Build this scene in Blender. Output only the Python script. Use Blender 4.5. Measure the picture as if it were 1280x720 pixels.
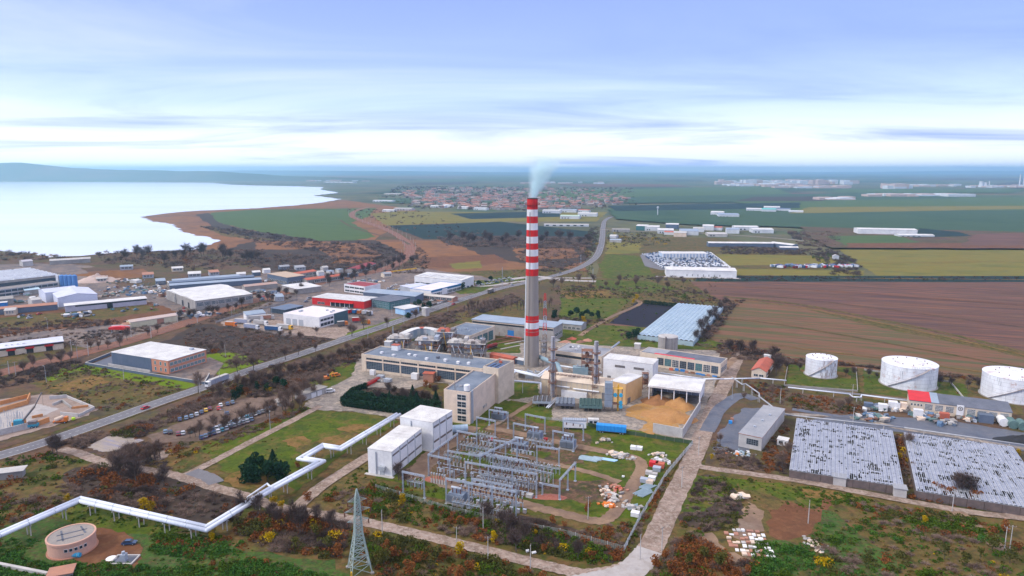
import bpy,math,random
import numpy as np
from mathutils import Vector
from mathutils import noise as mnoise
for _o in list(bpy.data.objects):
 bpy.data.objects.remove(_o)
SC = bpy.context.scene
COL = SC.collection
R = random.Random(11)
rad = math.radians
# ------------------------------------------------------------------ camera
H = 120.0                     # drone height above the plain, metres
F = 853.0                     # focal length in pixels of a 1280 px wide picture
PITCH = math.atan((360 - 212) / F)
cam = bpy.data.objects.new('camera',bpy.data.cameras.new('camera'))
COL.objects.link(cam)
cam.location = (0,0,H)
cam.rotation_euler = (rad(90) - PITCH,0,0)
cam.data.sensor_width = 36
cam.data.lens = 36 * F / 1280
cam.data.clip_start = 1
cam.data.clip_end = 200000
SC.camera = cam
# ------------------------------------------------------------------ light
SUN_EL,SUN_AZ = rad(38),rad(-105)      # azimuth from +Y, negative = to the left of the view
sd = Vector((math.cos(SUN_EL) * math.sin(SUN_AZ),math.cos(SUN_EL) * math.cos(SUN_AZ),math.sin(SUN_EL)))
sun = bpy.data.objects.new('sun',bpy.data.lights.new('sun','SUN'))
COL.objects.link(sun)
sun.data.energy = 1.5
sun.data.angle = rad(10)
sun.data.color = (1.0,0.95,0.88)
sun.rotation_euler = (-sd).to_track_quat('-Z','Y').to_euler()
sun.location = (0,0,500)
W = bpy.data.worlds.new('World')
SC.world = W
W.use_nodes = True
nt = W.node_tree
nt.nodes.clear()
def N(t,ty,**kw):
 n = t.nodes.new(ty)
 for k,v in kw.items():
  if k.startswith('i_'):
   n.inputs[k[2:].replace('_',' ')].default_value = v
  else:
   setattr(n,k,v)
 return n
def math_node(t,op,a,b=None,c=None,clamp=False):
 n = t.nodes.new('ShaderNodeMath')
 n.operation = op
 n.use_clamp = clamp
 for i,x in enumerate((a,b,c)):
  if x is None:
   continue
  if isinstance(x,(int,float)):
   n.inputs[i].default_value = x
  else:
   t.links.new(x,n.inputs[i])
 return n.outputs[0]
def mixc(t,f,a,b,blend='MIX'):
 n = t.nodes.new('ShaderNodeMix')
 n.data_type = 'RGBA'
 n.blend_type = blend
 for i,x in ((0,f),(6,a),(7,b)):
  if isinstance(x,(int,float)):
   n.inputs[i].default_value = x
  elif isinstance(x,(tuple,list)):
   n.inputs[i].default_value = (*x[:3],1)
  else:
   t.links.new(x,n.inputs[i])
 return n.outputs[2]
def ramp(t,fac,stops,interp='LINEAR'):
 n = t.nodes.new('ShaderNodeValToRGB')
 cr = n.color_ramp
 cr.interpolation = interp
 while len(cr.elements) < len(stops):
  cr.elements.new(0.5)
 for e,(p,c) in zip(cr.elements,stops):
  e.position = p
  e.color = (*c,1)
 t.links.new(fac,n.inputs[0])
 return n.outputs[0]
tc = N(nt,'ShaderNodeTexCoord')
sep = N(nt,'ShaderNodeSeparateXYZ')
nt.links.new(tc.outputs['Generated'],sep.inputs[0])
sky = N(nt,'ShaderNodeTexSky',sky_type='NISHITA',sun_disc=False,sun_elevation=SUN_EL,sun_rotation=SUN_AZ,
  altitude=120,air_density=1.0,dust_density=1.5,ozone_density=1.0)
X,Y,Z = sep.outputs
zc = math_node(nt,'MAXIMUM',Z,0.0)
den = math_node(nt,'ADD',zc,0.07)
comb = N(nt,'ShaderNodeCombineXYZ')
nt.links.new(math_node(nt,'DIVIDE',X,den),comb.inputs[0])
nt.links.new(math_node(nt,'DIVIDE',Y,den),comb.inputs[1])
mp = N(nt,'ShaderNodeMapping')
mp.inputs['Scale'].default_value = (0.22,0.40,1)
mp.inputs['Rotation'].default_value = (0,0,rad(-9))
nt.links.new(comb.outputs[0],mp.inputs[0])
n1 = N(nt,'ShaderNodeTexNoise',i_Scale=1.3,i_Detail=7.0,i_Roughness=0.6,i_Distortion=0.7)
nt.links.new(mp.outputs[0],n1.inputs['Vector'])
mp2 = N(nt,'ShaderNodeMapping')
mp2.inputs['Scale'].default_value = (0.05,0.17,1)
mp2.inputs['Location'].default_value = (3.1,1.7,0)
nt.links.new(comb.outputs[0],mp2.inputs[0])
n2 = N(nt,'ShaderNodeTexNoise',i_Scale=1.6,i_Detail=2.0,i_Roughness=0.5)
nt.links.new(mp2.outputs[0],n2.inputs['Vector'])
cl = math_node(nt,'ADD',math_node(nt,'MULTIPLY',n1.outputs[0],0.6),math_node(nt,'MULTIPLY',n2.outputs[0],0.4))
veil = ramp(nt,zc,[(0.0,(0.80,0.83,0.86)),(0.035,(0.76,0.80,0.90)),(0.085,(0.46,0.58,0.94)),
      (0.15,(0.30,0.40,0.86)),(0.24,(0.22,0.30,0.78)),(0.34,(0.42,0.52,0.86)),(0.6,(0.88,0.84,0.80)),(1.0,(0.98,0.92,0.86))])
cf = math_node(nt,'MULTIPLY',math_node(nt,'SUBTRACT',cl,0.515),9.0)
west = math_node(nt,'MULTIPLY',X,-0.3)
cf = math_node(nt,'ADD',cf,west)
lite = math_node(nt,'MULTIPLY',cf,0.24,clamp=True)
dark = math_node(nt,'MULTIPLY',cf,-0.6,clamp=True)
veil = mixc(nt,lite,veil,(0.80,0.82,0.92))
veil = mixc(nt,dark,veil,(0.22,0.31,0.84))
skyc = mixc(nt,0.90,sky.outputs[0],mixc(nt,1.0,veil,(10.6,10.6,11.2),'MULTIPLY'))
bg = N(nt,'ShaderNodeBackground',i_Strength=0.093)
nt.links.new(skyc,bg.inputs[0])
wo = N(nt,'ShaderNodeOutputWorld')
nt.links.new(bg.outputs[0],wo.inputs[0])
SC.view_settings.view_transform = 'Standard'
SC.view_settings.look = 'None'
SC.view_settings.exposure = 0.75
SC.view_settings.gamma = 1
SC.cycles.max_bounces = 5
SC.cycles.diffuse_bounces = 2
SC.cycles.glossy_bounces = 2
SC.cycles.transmission_bounces = 3
SC.cycles.volume_bounces = 3
SC.cycles.use_denoising = True
# ------------------------------------------------------------------ survey helper: picture position -> point of the plain at height z
def P(px,py,z=0.0):
 v = 360 - py
 c,s = math.cos(PITCH),math.sin(PITCH)
 d = Vector((px - 640,F * c + v * s,-F * s + v * c))
 t = (z - H) / d.z
 return Vector((d.x * t,d.y * t,z))
# ------------------------------------------------------------------ materials
MATS = {}
def mat(name,c,c2=None,scale=0.4,rough=0.8,metal=0.0,bump=0.0,stretch=None,amt=0.5,spec=0.3,fine=0.12,emit=None,contrast=3.0):
 """weathered paint / steel / concrete: c with worn patches of c2"""
 if name in MATS:
  return MATS[name]
 m = bpy.data.materials.new(name)
 m.use_nodes = True
 t = m.node_tree
 b = t.nodes['Principled BSDF']
 b.inputs['Roughness'].default_value = rough
 b.inputs['Metallic'].default_value = metal
 b.inputs['Specular IOR Level'].default_value = spec
 if c2 is None:
  c2 = tuple(x * 0.75 for x in c)
 g = N(t,'ShaderNodeNewGeometry')
 src = g.outputs['Position']
 if stretch:
  q = N(t,'ShaderNodeMapping')
  q.inputs['Scale'].default_value = stretch
  t.links.new(src,q.inputs[0])
  src = q.outputs[0]
 a = N(t,'ShaderNodeTexNoise',i_Scale=scale,i_Detail=5.0,i_Roughness=0.65)
 t.links.new(src,a.inputs['Vector'])
 f = math_node(t,'MULTIPLY_ADD',math_node(t,'SUBTRACT',a.outputs[0],0.5),contrast,amt,clamp=True)
 col = mixc(t,f,c,c2)
 if fine:
  a2 = N(t,'ShaderNodeTexNoise',i_Scale=scale * 9,i_Detail=2.0)
  t.links.new(src,a2.inputs['Vector'])
  v = math_node(t,'MULTIPLY_ADD',a2.outputs[0],2 * fine,1 - fine)
  cc = N(t,'ShaderNodeCombineXYZ')
  for i in range(3):
   t.links.new(v,cc.inputs[i])
  col = mixc(t,1.0,col,cc.outputs[0],'MULTIPLY')
 t.links.new(col,b.inputs['Base Color'])
 if emit:
  b.inputs['Emission Color'].default_value = (*emit,1)
  b.inputs['Emission Strength'].default_value = 1
 MATS[name] = m
 return m
def gmat(name,cols,scale=0.02,rough=0.95,fine=0.35,stretch=None,rot=0,fscale=0.45,fcols=None,famt=0.5):
 """ground: broad patches running through a list of colours, then clumps of fcols, then fine grain"""
 m = bpy.data.materials.new(name)
 m.use_nodes = True
 t = m.node_tree
 b = t.nodes['Principled BSDF']
 b.inputs['Roughness'].default_value = rough
 b.inputs['Specular IOR Level'].default_value = 0.1
 g = N(t,'ShaderNodeNewGeometry')
 src = g.outputs['Position']
 if stretch:
  q = N(t,'ShaderNodeMapping')
  q.vector_type = 'POINT'
  q.inputs['Scale'].default_value = stretch
  q0 = N(t,'ShaderNodeVectorRotate',rotation_type='Z_AXIS')
  q0.inputs['Angle'].default_value = rad(rot)
  t.links.new(src,q0.inputs['Vector'])
  t.links.new(q0.outputs[0],q.inputs[0])
  src = q.outputs[0]
 a = N(t,'ShaderNodeTexNoise',i_Scale=scale,i_Detail=6.0,i_Roughness=0.62,i_Distortion=0.3)
 t.links.new(src,a.inputs['Vector'])
 sat = lambda c: tuple(max(.004,(sum(c) / 3 + (x - sum(c) / 3) * 1.15) * .86) for x in c)
 cols,fcols = [sat(c) for c in cols],[sat(c) for c in fcols or ()]
 n = len(cols)
 st = [(0.30 + 0.40 * i / max(1,n - 1),cc) for i,cc in enumerate(cols)]
 col = ramp(t,a.outputs[0],st)
 if fcols:
  for k,fc in enumerate(fcols):
   a3 = N(t,'ShaderNodeTexNoise',i_Scale=scale * (4.5 + 2.3 * k),i_Detail=5.0,i_Roughness=0.7)
   off = N(t,'ShaderNodeVectorMath',operation='ADD')
   off.inputs[1].default_value = (37.0 * (k + 1),19.0 * (k + 1),5.0 * (k + 1))
   t.links.new(src,off.inputs[0])
   t.links.new(off.outputs[0],a3.inputs['Vector'])
   f = math_node(t,'MULTIPLY_ADD',math_node(t,'SUBTRACT',a3.outputs[0],0.56),7.0,0.5,clamp=True)
   f = math_node(t,'MULTIPLY',f,famt)
   col = mixc(t,f,col,fc)
 if fine:
  a2 = N(t,'ShaderNodeTexNoise',i_Scale=fscale,i_Detail=4.0,i_Roughness=0.7)
  t.links.new(src,a2.inputs['Vector'])
  v = math_node(t,'MULTIPLY_ADD',a2.outputs[0],4 * fine,1 - 2 * fine)
  cc = N(t,'ShaderNodeCombineXYZ')
  for i in range(3):
   t.links.new(v,cc.inputs[i])
  col = mixc(t,1.0,col,cc.outputs[0],'MULTIPLY')
 t.links.new(col,b.inputs['Base Color'])
 MATS[name] = m
 return m
# ------------------------------------------------------------------ mesh building
class MB:
 def __init__(s):
  s.v,s.f,s.m = [],[],[]
 def poly(s,pts,m=0):
  k = len(s.v)
  s.v += [tuple(p) for p in pts]
  s.f.append(tuple(range(k,k + len(pts))))
  s.m.append(m)
  return s
 def hexa(s,p,m=0):
  k = len(s.v)
  s.v += [tuple(q) for q in p]
  for f in ((0,3,2,1),(4,5,6,7),(0,1,5,4),(1,2,6,5),(2,3,7,6),(3,0,4,7)):
   s.f.append(tuple(k + i for i in f))
   s.m.append(m)
  return s
 def box(s,x0,x1,y0,y1,z0,z1,m=0):
  return s.hexa([(x0,y0,z0),(x1,y0,z0),(x1,y1,z0),(x0,y1,z0),(x0,y0,z1),(x1,y0,z1),(x1,y1,z1),(x0,y1,z1)],m)
 def bar(s,p,q,w,h=None,m=0):
  h = h or w
  p,q = Vector(p),Vector(q)
  d = (q - p).normalized()
  a = d.cross(Vector((0,0,1)))
  a = Vector((1,0,0)) if a.length < 1e-3 else a.normalized()
  b = a.cross(d)
  a,b = a * w / 2,b * h / 2
  return s.hexa([p - a - b,p + a - b,p + a + b,p - a + b,q - a - b,q + a - b,q + a + b,q - a + b],m)
 def tube(s,p,q,r,n=8,r2=None,m=0,cap=True):
  p,q = Vector(p),Vector(q)
  r2 = r if r2 is None else r2
  d = (q - p).normalized()
  a = d.cross(Vector((0,0,1)))
  a = Vector((1,0,0)) if a.length < 1e-3 else a.normalized()
  b = d.cross(a)
  k = len(s.v)
  for c,rr in ((p,r),(q,r2)):
   for i in range(n):
    t = 2 * math.pi * i / n
    s.v.append(tuple(c + a * (rr * math.cos(t)) + b * (rr * math.sin(t))))
  for i in range(n):
   j = (i + 1) % n
   s.f.append((k + i,k + j,k + n + j,k + n + i))
   s.m.append(m)
  if cap:
   s.f.append(tuple(k + i for i in range(n))[::-1])
   s.f.append(tuple(k + n + i for i in range(n)))
   s.m += [m,m]
  return s
 def lathe(s,prof,n=24,c=(0,0),m=0,cap=True):
  """prof: (r, z) from bottom to top"""
  k = len(s.v)
  for r,z in prof:
   for i in range(n):
    t = 2 * math.pi * i / n
    s.v.append((c[0] + r * math.cos(t),c[1] + r * math.sin(t),z))
  for a in range(len(prof) - 1):
   for i in range(n):
    j = (i + 1) % n
    s.f.append((k + a * n + i,k + a * n + j,k + (a + 1) * n + j,k + (a + 1) * n + i))
    s.m.append(m)
  if cap:
   s.f.append(tuple(k + (len(prof) - 1) * n + i for i in range(n)))
   s.f.append(tuple(k + i for i in range(n))[::-1])
   s.m += [m,m]
  return s
 def prism(s,pts,z0,z1,m=0):
  k,n = len(s.v),len(pts)
  s.v += [(p[0],p[1],z0) for p in pts] + [(p[0],p[1],z1) for p in pts]
  s.f += [tuple(range(k,k + n))[::-1],tuple(range(k + n,k + 2 * n))]
  s.m += [m,m]
  for i in range(n):
   j = (i + 1) % n
   s.f.append((k + i,k + j,k + n + j,k + n + i))
   s.m.append(m)
  return s
 def extr(s,prof,y0,y1,m=0):
  """profile (x, z) extruded along y"""
  k,n = len(s.v),len(prof)
  s.v += [(p[0],y0,p[1]) for p in prof] + [(p[0],y1,p[1]) for p in prof]
  s.f += [tuple(range(k,k + n)),tuple(range(k + n,k + 2 * n))[::-1]]
  s.m += [m,m]
  for i in range(n):
   j = (i + 1) % n
   s.f.append((k + j,k + i,k + n + i,k + n + j))
   s.m.append(m)
  return s
 def extrx(s,prof,x0,x1,m=0):
  """profile (y, z) extruded along x"""
  k,n = len(s.v),len(prof)
  s.v += [(x0,p[0],p[1]) for p in prof] + [(x1,p[0],p[1]) for p in prof]
  s.f += [tuple(range(k,k + n))[::-1],tuple(range(k + n,k + 2 * n))]
  s.m += [m,m]
  for i in range(n):
   j = (i + 1) % n
   s.f.append((k + i,k + j,k + n + j,k + n + i))
   s.m.append(m)
  return s
 def mesh(s,name,mats):
  me = bpy.data.meshes.new(name)
  me.from_pydata(s.v,[],s.f)
  if not isinstance(mats,(list,tuple)):
   mats = [mats]
  for q in mats:
   me.materials.append(q)
  if len(mats) > 1:
   me.polygons.foreach_set('material_index',s.m)
  me.update()
  return me
 def build(s,name,mats,parent=None,loc=(0,0,0),rz=0,smooth=False):
  me = s.mesh(name,mats)
  if smooth:
   me.polygons.foreach_set('use_smooth',[True] * len(me.polygons))
  return link(name,me,parent,loc,rz)
def link(name,me,parent=None,loc=(0,0,0),rz=0):
 o = bpy.data.objects.new(name,me)
 COL.objects.link(o)
 o.location = loc
 if rz:
  o.rotation_euler = (0,0,rz)
 if parent is not None:
  o.parent = parent
 return o
def tag(o,label=None,cat=None,group=None,kind=None):
 for k,v in (('label',label),('category',cat),('group',group),('kind',kind)):
  if v:
   o[k] = v
 return o
def thing(name,label,cat,loc=(0,0,0),rz=0,group=None):
 o = bpy.data.objects.new(name,None)
 o.empty_display_size = 1
 COL.objects.link(o)
 o.location = loc
 o.rotation_euler = (0,0,rz)
 return tag(o,label,cat,group)
KIDS = {}
def copy_tree(src,loc=None,rz=None,label=None,group=None,scale=None,parent=None):
 if not KIDS:
  pass
 c = src.copy()
 COL.objects.link(c)
 if parent is not None:
  c.parent = parent
 if loc is not None:
  c.location = loc
 if rz is not None:
  c.rotation_euler = (0,0,rz)
 if scale is not None:
  c.scale = (scale,) * 3 if isinstance(scale,(int,float)) else scale
 if label:
  c['label'] = label
 if group:
  c['group'] = group
 ch = KIDS.get(src.name)
 if ch is None:
  ch = KIDS[src.name] = list(src.children)
 for k in ch:
  copy_tree(k,parent=c)
 return c
def npmesh(name,V,Fc,mats,mi=None,parent=None):
 """fast triangle mesh from numpy arrays"""
 me = bpy.data.meshes.new(name)
 me.vertices.add(len(V))
 me.vertices.foreach_set('co',V.astype(np.float32).ravel())
 nf = len(Fc)
 k = Fc.shape[1]
 me.loops.add(nf * k)
 me.loops.foreach_set('vertex_index',Fc.astype(np.int32).ravel())
 me.polygons.add(nf)
 me.polygons.foreach_set('loop_start',np.arange(0,nf * k,k,dtype=np.int32))
 me.polygons.foreach_set('loop_total',np.full(nf,k,dtype=np.int32))
 for q in (mats if isinstance(mats,(list,tuple)) else [mats]):
  me.materials.append(q)
 if mi is not None:
  me.polygons.foreach_set('material_index',mi.astype(np.int32))
 me.update()
 me.validate()
 return me
def pip(x,y,poly):
 c = False
 n = len(poly)
 j = n - 1
 for i in range(n):
  xi,yi = poly[i][0],poly[i][1]
  xj,yj = poly[j][0],poly[j][1]
  if (yi > y) != (yj > y) and x < (xj - xi) * (y - yi) / (yj - yi) + xi:
   c = not c
  j = i
 return c
def smooth_line(pts,n=6):
 out = []
 for i in range(len(pts) - 1):
  p0 = pts[max(0,i - 1)]
  p1,p2 = pts[i],pts[i + 1]
  p3 = pts[min(len(pts) - 1,i + 2)]
  for k in range(n):
   t = k / n
   out.append(0.5 * ((2 * p1) + (p2 - p0) * t + (2 * p0 - 5 * p1 + 4 * p2 - p3) * t * t + (3 * p1 - p0 - 3 * p2 + p3) * t ** 3))
 out.append(pts[-1])
 return out
LAYER = [0.02]
def sheet(name,pts,m,jit=0.0,z=None,kind='structure',seg=12,world=False,label=None):
 """one patch of ground lying a little above the one before; its border wanders by jit metres"""
 if z is None:
  LAYER[0] += 0.0016
  z = LAYER[0]
 w = [Vector(p) if world else P(*p) for p in pts]
 out = []
 rr = random.Random(len(pts) * 31 + int(abs(w[0].x)))
 for i in range(len(w)):
  a,b = w[i],w[(i + 1) % len(w)]
  if jit <= 0:
   out.append(a)
   continue
  L = (b - a).length
  k = max(1,min(seg,int(L / (jit * 2.2))))
  nn = Vector((-(b - a).y,(b - a).x,0)).normalized() if L > 0 else Vector()
  for q in range(k):
   f = q / k
   out.append(a.lerp(b,f) + nn * rr.uniform(-jit,jit) + (b - a).normalized() * rr.uniform(-jit,jit) * 0.4)
 me = bpy.data.meshes.new(name)
 me.from_pydata([(p.x,p.y,z) for p in out],[],[tuple(range(len(out)))])
 me.materials.append(m)
 me.update()
 o = link(name,me)
 if me.polygons[0].normal.z < 0:
  me.flip_normals()
 tag(o,label,kind=kind)
 return o
def ribbon_pts(line,w,off=0.0):
 L,Rr = [],[]
 for i,p in enumerate(line):
  a = line[max(0,i - 1)]
  b = line[min(len(line) - 1,i + 1)]
  d = (b - a)
  d.z = 0
  d.normalize()
  nn = Vector((-d.y,d.x,0))
  ww = w[i] if isinstance(w,list) else w
  L.append(p + nn * (off + ww / 2))
  Rr.append(p + nn * (off - ww / 2))
 return L,Rr
def ribbon(name,line,w,m,z=None,off=0.0,jit=0.0,kind='structure',dash=None,parent=None):
 if z is None:
  LAYER[0] += 0.0016
  z = LAYER[0]
 L,Rr = ribbon_pts(line,w,off)
 b = MB()
 for i in range(len(line) - 1):
  if dash and (i // dash) % 2:
   continue
  j0,j1 = (R.uniform(-jit,jit) for _ in range(2)) if jit else (0,0)
  b.v += [(Rr[i].x,Rr[i].y,z),(Rr[i + 1].x,Rr[i + 1].y,z),(L[i + 1].x,L[i + 1].y,z),(L[i].x,L[i].y,z)]
  k = len(b.v) - 4
  b.f.append((k,k + 1,k + 2,k + 3))
  b.m.append(0)
 if jit:
  for i in range(len(b.v)):
   x,y,zz = b.v[i]
   h = math.sin(x * 1.7 + y * 2.3) * math.cos(x * 0.9 - y * 1.1)
   b.v[i] = (x + h * jit,y + math.cos(x * 2.1 + y) * jit,zz)
 o = b.build(name,m,parent)
 if parent is None:
  tag(o,kind=kind)
 return o
def line(*pts,n=6,z=0):
 return smooth_line([P(a,b,z) for a,b in pts],n)
# ------------------------------------------------------------------ ground palette (real base colours)
G_base = gmat('far_farmland',[(.10,.12,.05),(.06,.10,.05),(.14,.13,.07),(.05,.07,.05),(.12,.14,.06)],scale=.0011,fine=.15,fscale=.01,fcols=[(.16,.12,.09),(.04,.06,.05)])
G_green = gmat('green_crop',[(.055,.095,.038),(.08,.12,.045),(.065,.105,.045)],scale=.006,fine=.12,fscale=.05,stretch=(1,4,1),rot=20)
G_teal = gmat('dark_green_crop',[(.036,.070,.042),(.055,.092,.050),(.045,.078,.05)],scale=.004,fine=.08,fscale=.05)
G_dark = gmat('dark_soil',[(.015,.03,.032),(.02,.038,.036),(.022,.036,.032)],scale=.01,fine=.1,fscale=.1)
G_yel = gmat('yellow_green_field',[(.14,.135,.04),(.19,.165,.05),(.11,.125,.04)],scale=.008,fine=.15,fscale=.06,stretch=(1,3,1),rot=8,fcols=[(.20,.13,.04)])
G_plough = gmat('ploughed_field',[(.085,.058,.052),(.12,.072,.055),(.15,.09,.066),(.095,.062,.058)],scale=.016,fine=.25,fscale=.2,stretch=(.16,3.2,1),rot=18,fcols=[(.26,.12,.08),(.075,.05,.065)],famt=.7)
G_strip = gmat('striped_stubble_field',[(.15,.09,.06),(.10,.10,.05),(.19,.10,.07),(.085,.10,.05),(.17,.09,.065)],scale=.026,fine=.25,fscale=.2,stretch=(.18,2.2,1),rot=22,fcols=[(.19,.10,.06)])
G_reed = gmat('orange_reed_bed',[(.17,.085,.045),(.24,.12,.06),(.20,.105,.06),(.14,.08,.055)],scale=.008,fine=.2,fscale=.06,fcols=[(.11,.075,.07)])
G_scrub = gmat('purple_brown_scrubland',[(.085,.058,.045),(.13,.082,.058),(.095,.085,.04),(.075,.052,.048)],scale=.02,fine=.3,fscale=.3,fcols=[(.13,.075,.05),(.05,.045,.05)])
G_dscrub = gmat('dark_thicket_floor',[(.045,.038,.036),(.065,.05,.042),(.04,.035,.038)],scale=.03,fine=.3,fscale=.4,fcols=[(.08,.05,.035)])
G_mix = gmat('rough_grassland',[(.055,.075,.02),(.095,.09,.03),(.14,.10,.045),(.065,.08,.022),(.11,.078,.045)],scale=.04,fine=.3,fscale=.5,fcols=[(.17,.09,.05),(.045,.045,.025)],famt=.7)
G_grass = gmat('green_lawn',[(.055,.085,.014),(.085,.115,.018),(.065,.09,.02),(.12,.11,.035)],scale=.035,fine=.25,fscale=.6,fcols=[(.17,.12,.05),(.04,.065,.015)],famt=.75)
G_bright = gmat('bright_grass_verge',[(.10,.16,.02),(.14,.19,.025),(.08,.13,.03)],scale=.05,fine=.2,fscale=.6)
G_lush = gmat('lush_weeds',[(.035,.085,.02),(.065,.12,.028),(.05,.10,.03),(.09,.11,.03)],scale=.09,fine=.4,fscale=.9,fcols=[(.12,.10,.05),(.03,.05,.02),(.10,.06,.04)],famt=.65)
G_dirt = gmat('trodden_earth',[(.26,.18,.13),(.30,.21,.15),(.20,.14,.11),(.27,.21,.17)],scale=.05,fine=.15,fscale=.5,fcols=[(.17,.12,.09)])
G_redd = gmat('reddish_soil',[(.12,.058,.036),(.155,.075,.045),(.095,.052,.036)],scale=.05,fine=.2,fscale=.5,fcols=[(.22,.12,.07)])
G_mud = gmat('dark_mud',[(.10,.06,.045),(.15,.095,.065),(.075,.055,.045),(.09,.09,.03)],scale=.08,fine=.25,fscale=.5,fcols=[(.22,.13,.09),(.05,.07,.02)],famt=.8)
G_conc = gmat('concrete_paving',[(.34,.28,.24),(.42,.36,.31),(.26,.23,.21),(.38,.33,.30)],scale=.08,fine=.18,fscale=.7,fcols=[(.20,.17,.15),(.16,.15,.15)],famt=.75)
G_conw = gmat('pale_concrete',[(.40,.37,.36),(.46,.43,.42),(.34,.32,.32)],scale=.1,fine=.08,fscale=.8,fcols=[(.35,.31,.28)])
G_asph = gmat('grey_asphalt',[(.17,.165,.18),(.20,.195,.21),(.15,.145,.165)],scale=.08,fine=.07,fscale=1.0)
G_asphd = gmat('wet_dark_asphalt',[(.09,.10,.13),(.14,.15,.18),(.11,.12,.15)],scale=.06,fine=.1,fscale=.8,rough=.5,fcols=[(.20,.19,.20)])
G_path = gmat('dusty_track',[(.28,.20,.17),(.36,.28,.24),(.23,.17,.14),(.33,.26,.22)],scale=.12,fine=.18,fscale=.8,fcols=[(.17,.13,.10),(.42,.36,.32)],famt=.75)
G_yard = gmat('littered_industrial_yard',[(.18,.15,.14),(.24,.19,.17),(.13,.12,.13),(.21,.16,.14)],scale=.05,fine=.3,fscale=.5,fcols=[(.11,.10,.09),(.30,.22,.17)])
G_rail = gmat('rusty_rail_ballast',[(.22,.11,.08),(.28,.14,.10),(.19,.11,.09)],scale=.08,fine=.2,fscale=.5,fcols=[(.11,.075,.06)])
G_white = mat('white_line_paint',(.7,.7,.7),(.5,.5,.5))
gb = MB()
X0,X1,Y0,Y1 = -30000,30000,-600,27000
gb.poly([(X0,Y0,0),(X1,Y0,0),(X1,Y1,0),(X0,Y1,0)])
tag(gb.build('ground',G_base),kind='structure')
def ridge(name,x0,x1,prof,dist,depth,m):
 """prof: list of (picture x, height of crest in metres)"""
 b = MB()
 fr,cr,bk = [],[],[]
 pts = []
 for i in range(len(prof) - 1):
  (a,ha),(c,hc) = prof[i],prof[i + 1]
  k = max(2,int(abs(c - a) / 12))
  for q in range(k):
   f = q / k
   ff = f * f * (3 - 2 * f)
   pts.append((a + (c - a) * f,ha + (hc - ha) * ff + R.uniform(-1,1) * 2.5))
 pts.append(prof[-1])
 for px,h in pts:
  x = (px - 640) / (F * math.cos(PITCH)) * dist
  fr.append((x * .97,dist - depth * .6,0.5)); cr.append((x,dist,h + .5)); bk.append((x * 1.05,dist + depth,0.5))
 n = len(fr)
 b.v = fr + [((f[0] + c[0]) / 2,(f[1] + c[1]) / 2,c[2] * .62) for f,c in zip(fr,cr)] + cr + bk
 for r0 in range(3):
  for i in range(n - 1):
   a = r0 * n + i
   b.f.append((a,a + 1,a + n + 1,a + n)); b.m.append(0)
 o = b.build(name,m,smooth=True)
 return tag(o,kind='structure')
G_hill = gmat('wooded_hillside',[(.05,.075,.05),(.07,.09,.06),(.12,.10,.07)],scale=.0012,fine=.1,fscale=.01)
ridge('hills',0,0,[(-420,60),(-260,130),(-120,185),(0,190),(45,196),(75,168),(110,138),(165,116),(260,102),(400,40),(520,8)],7900,900,G_hill)
ridge('hills',0,0,[(60,4),(200,60),(330,95),(480,80),(620,45),(760,26),(900,5)],21000,3000,G_hill)
ridge('hills',0,0,[(560,6),(760,24),(900,20),(1060,40),(1180,75),(1320,60),(1500,40)],24000,3000,G_hill)
LAYER[0] = 1.0
rf = random.Random(5)
for i in range(120):
 py = 215.5 + (rf.random() ** 1.3) * 34
 px = rf.uniform(-60,1340)
 if px < 470 and py < 262:
  if px > 150 and py > 226:
   continue
  if py > 226:
   continue
 if 500 < px < 760 and 232 < py < 262:
  continue
 wpx,hpx = rf.uniform(60,260),rf.uniform(.6,3.4) * (0.4 + (py - 214) / 22)
 sk = rf.uniform(-30,30)
 m = rf.choice([G_green,G_teal,G_base,G_yel,G_teal,G_green,G_plough,G_dscrub,G_strip])
 if px < 460 and py < 226:
  m = rf.choice([G_teal,G_hill,G_reed,G_green])
 sheet('field',[(px,py),(px + wpx,py + rf.uniform(-.4,.4)),(px + wpx + sk,py + hpx),(px + sk,py + hpx)],m,z=1.0 + i * .02)
LAYER[0] = 3.6
def S(name,pts,m,jit=0.0,**k):
 return sheet(name,pts,m,jit,**k)
LAYER[0] = 0.05
def far(name,pts,m,jit=0):            # layers grow faster far away, still far below a pixel
 LAYER[0] += 0.02
 return sheet(name,pts,m,jit,z=LAYER[0] + 2.6)
far('field',[(760,262),(1300,254),(1300,300),(1185,297),(1060,290),(990,285),(860,282),(770,275)],G_teal,6)
far('field',[(905,252),(1300,246),(1300,264),(1000,264)],G_green,5)
far('field',[(985,268),(1300,262),(1300,258),(1010,260)],G_yel,4)
far('field',[(1060,276),(1300,270),(1300,296),(1160,296),(1070,291)],G_teal,4)
far('field',[(760,258),(1000,254),(1000,261),(770,265)],G_dark,4)
far('field',[(640,240),(960,233),(1000,247),(700,252)],G_green,6)
far('field',[(760,247),(1180,240),(1200,249),(780,255)],G_teal,6)
far('field',[(1000,285),(1290,292),(1290,312),(1040,312),(1015,300)],G_scrub,3)
far('field',[(1030,297),(1120,296),(1150,305),(1060,309)],G_green,3)
far('field',[(1150,287),(1200,292),(1215,297),(1140,299)],G_dark,3)
far('field',[(1060,306),(1300,306),(1300,313),(1060,312)],G_redd,3)
far('field',[(1220,294),(1300,293),(1300,309),(1200,309)],G_plough,3)
LAYER[0] = 0.02
S('rough_ground',[(-500,430),(200,410),(700,352),(1700,352),(2300,800),(-1100,800)],G_mix)
LAYER[0] = 0.08
S('reed_bed',[(150,262),(250,258),(430,250),(520,262),(620,300),(700,318),(700,350),(560,350),(470,330),(420,350),(330,345),(180,330),(120,320)],G_scrub,6)
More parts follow.
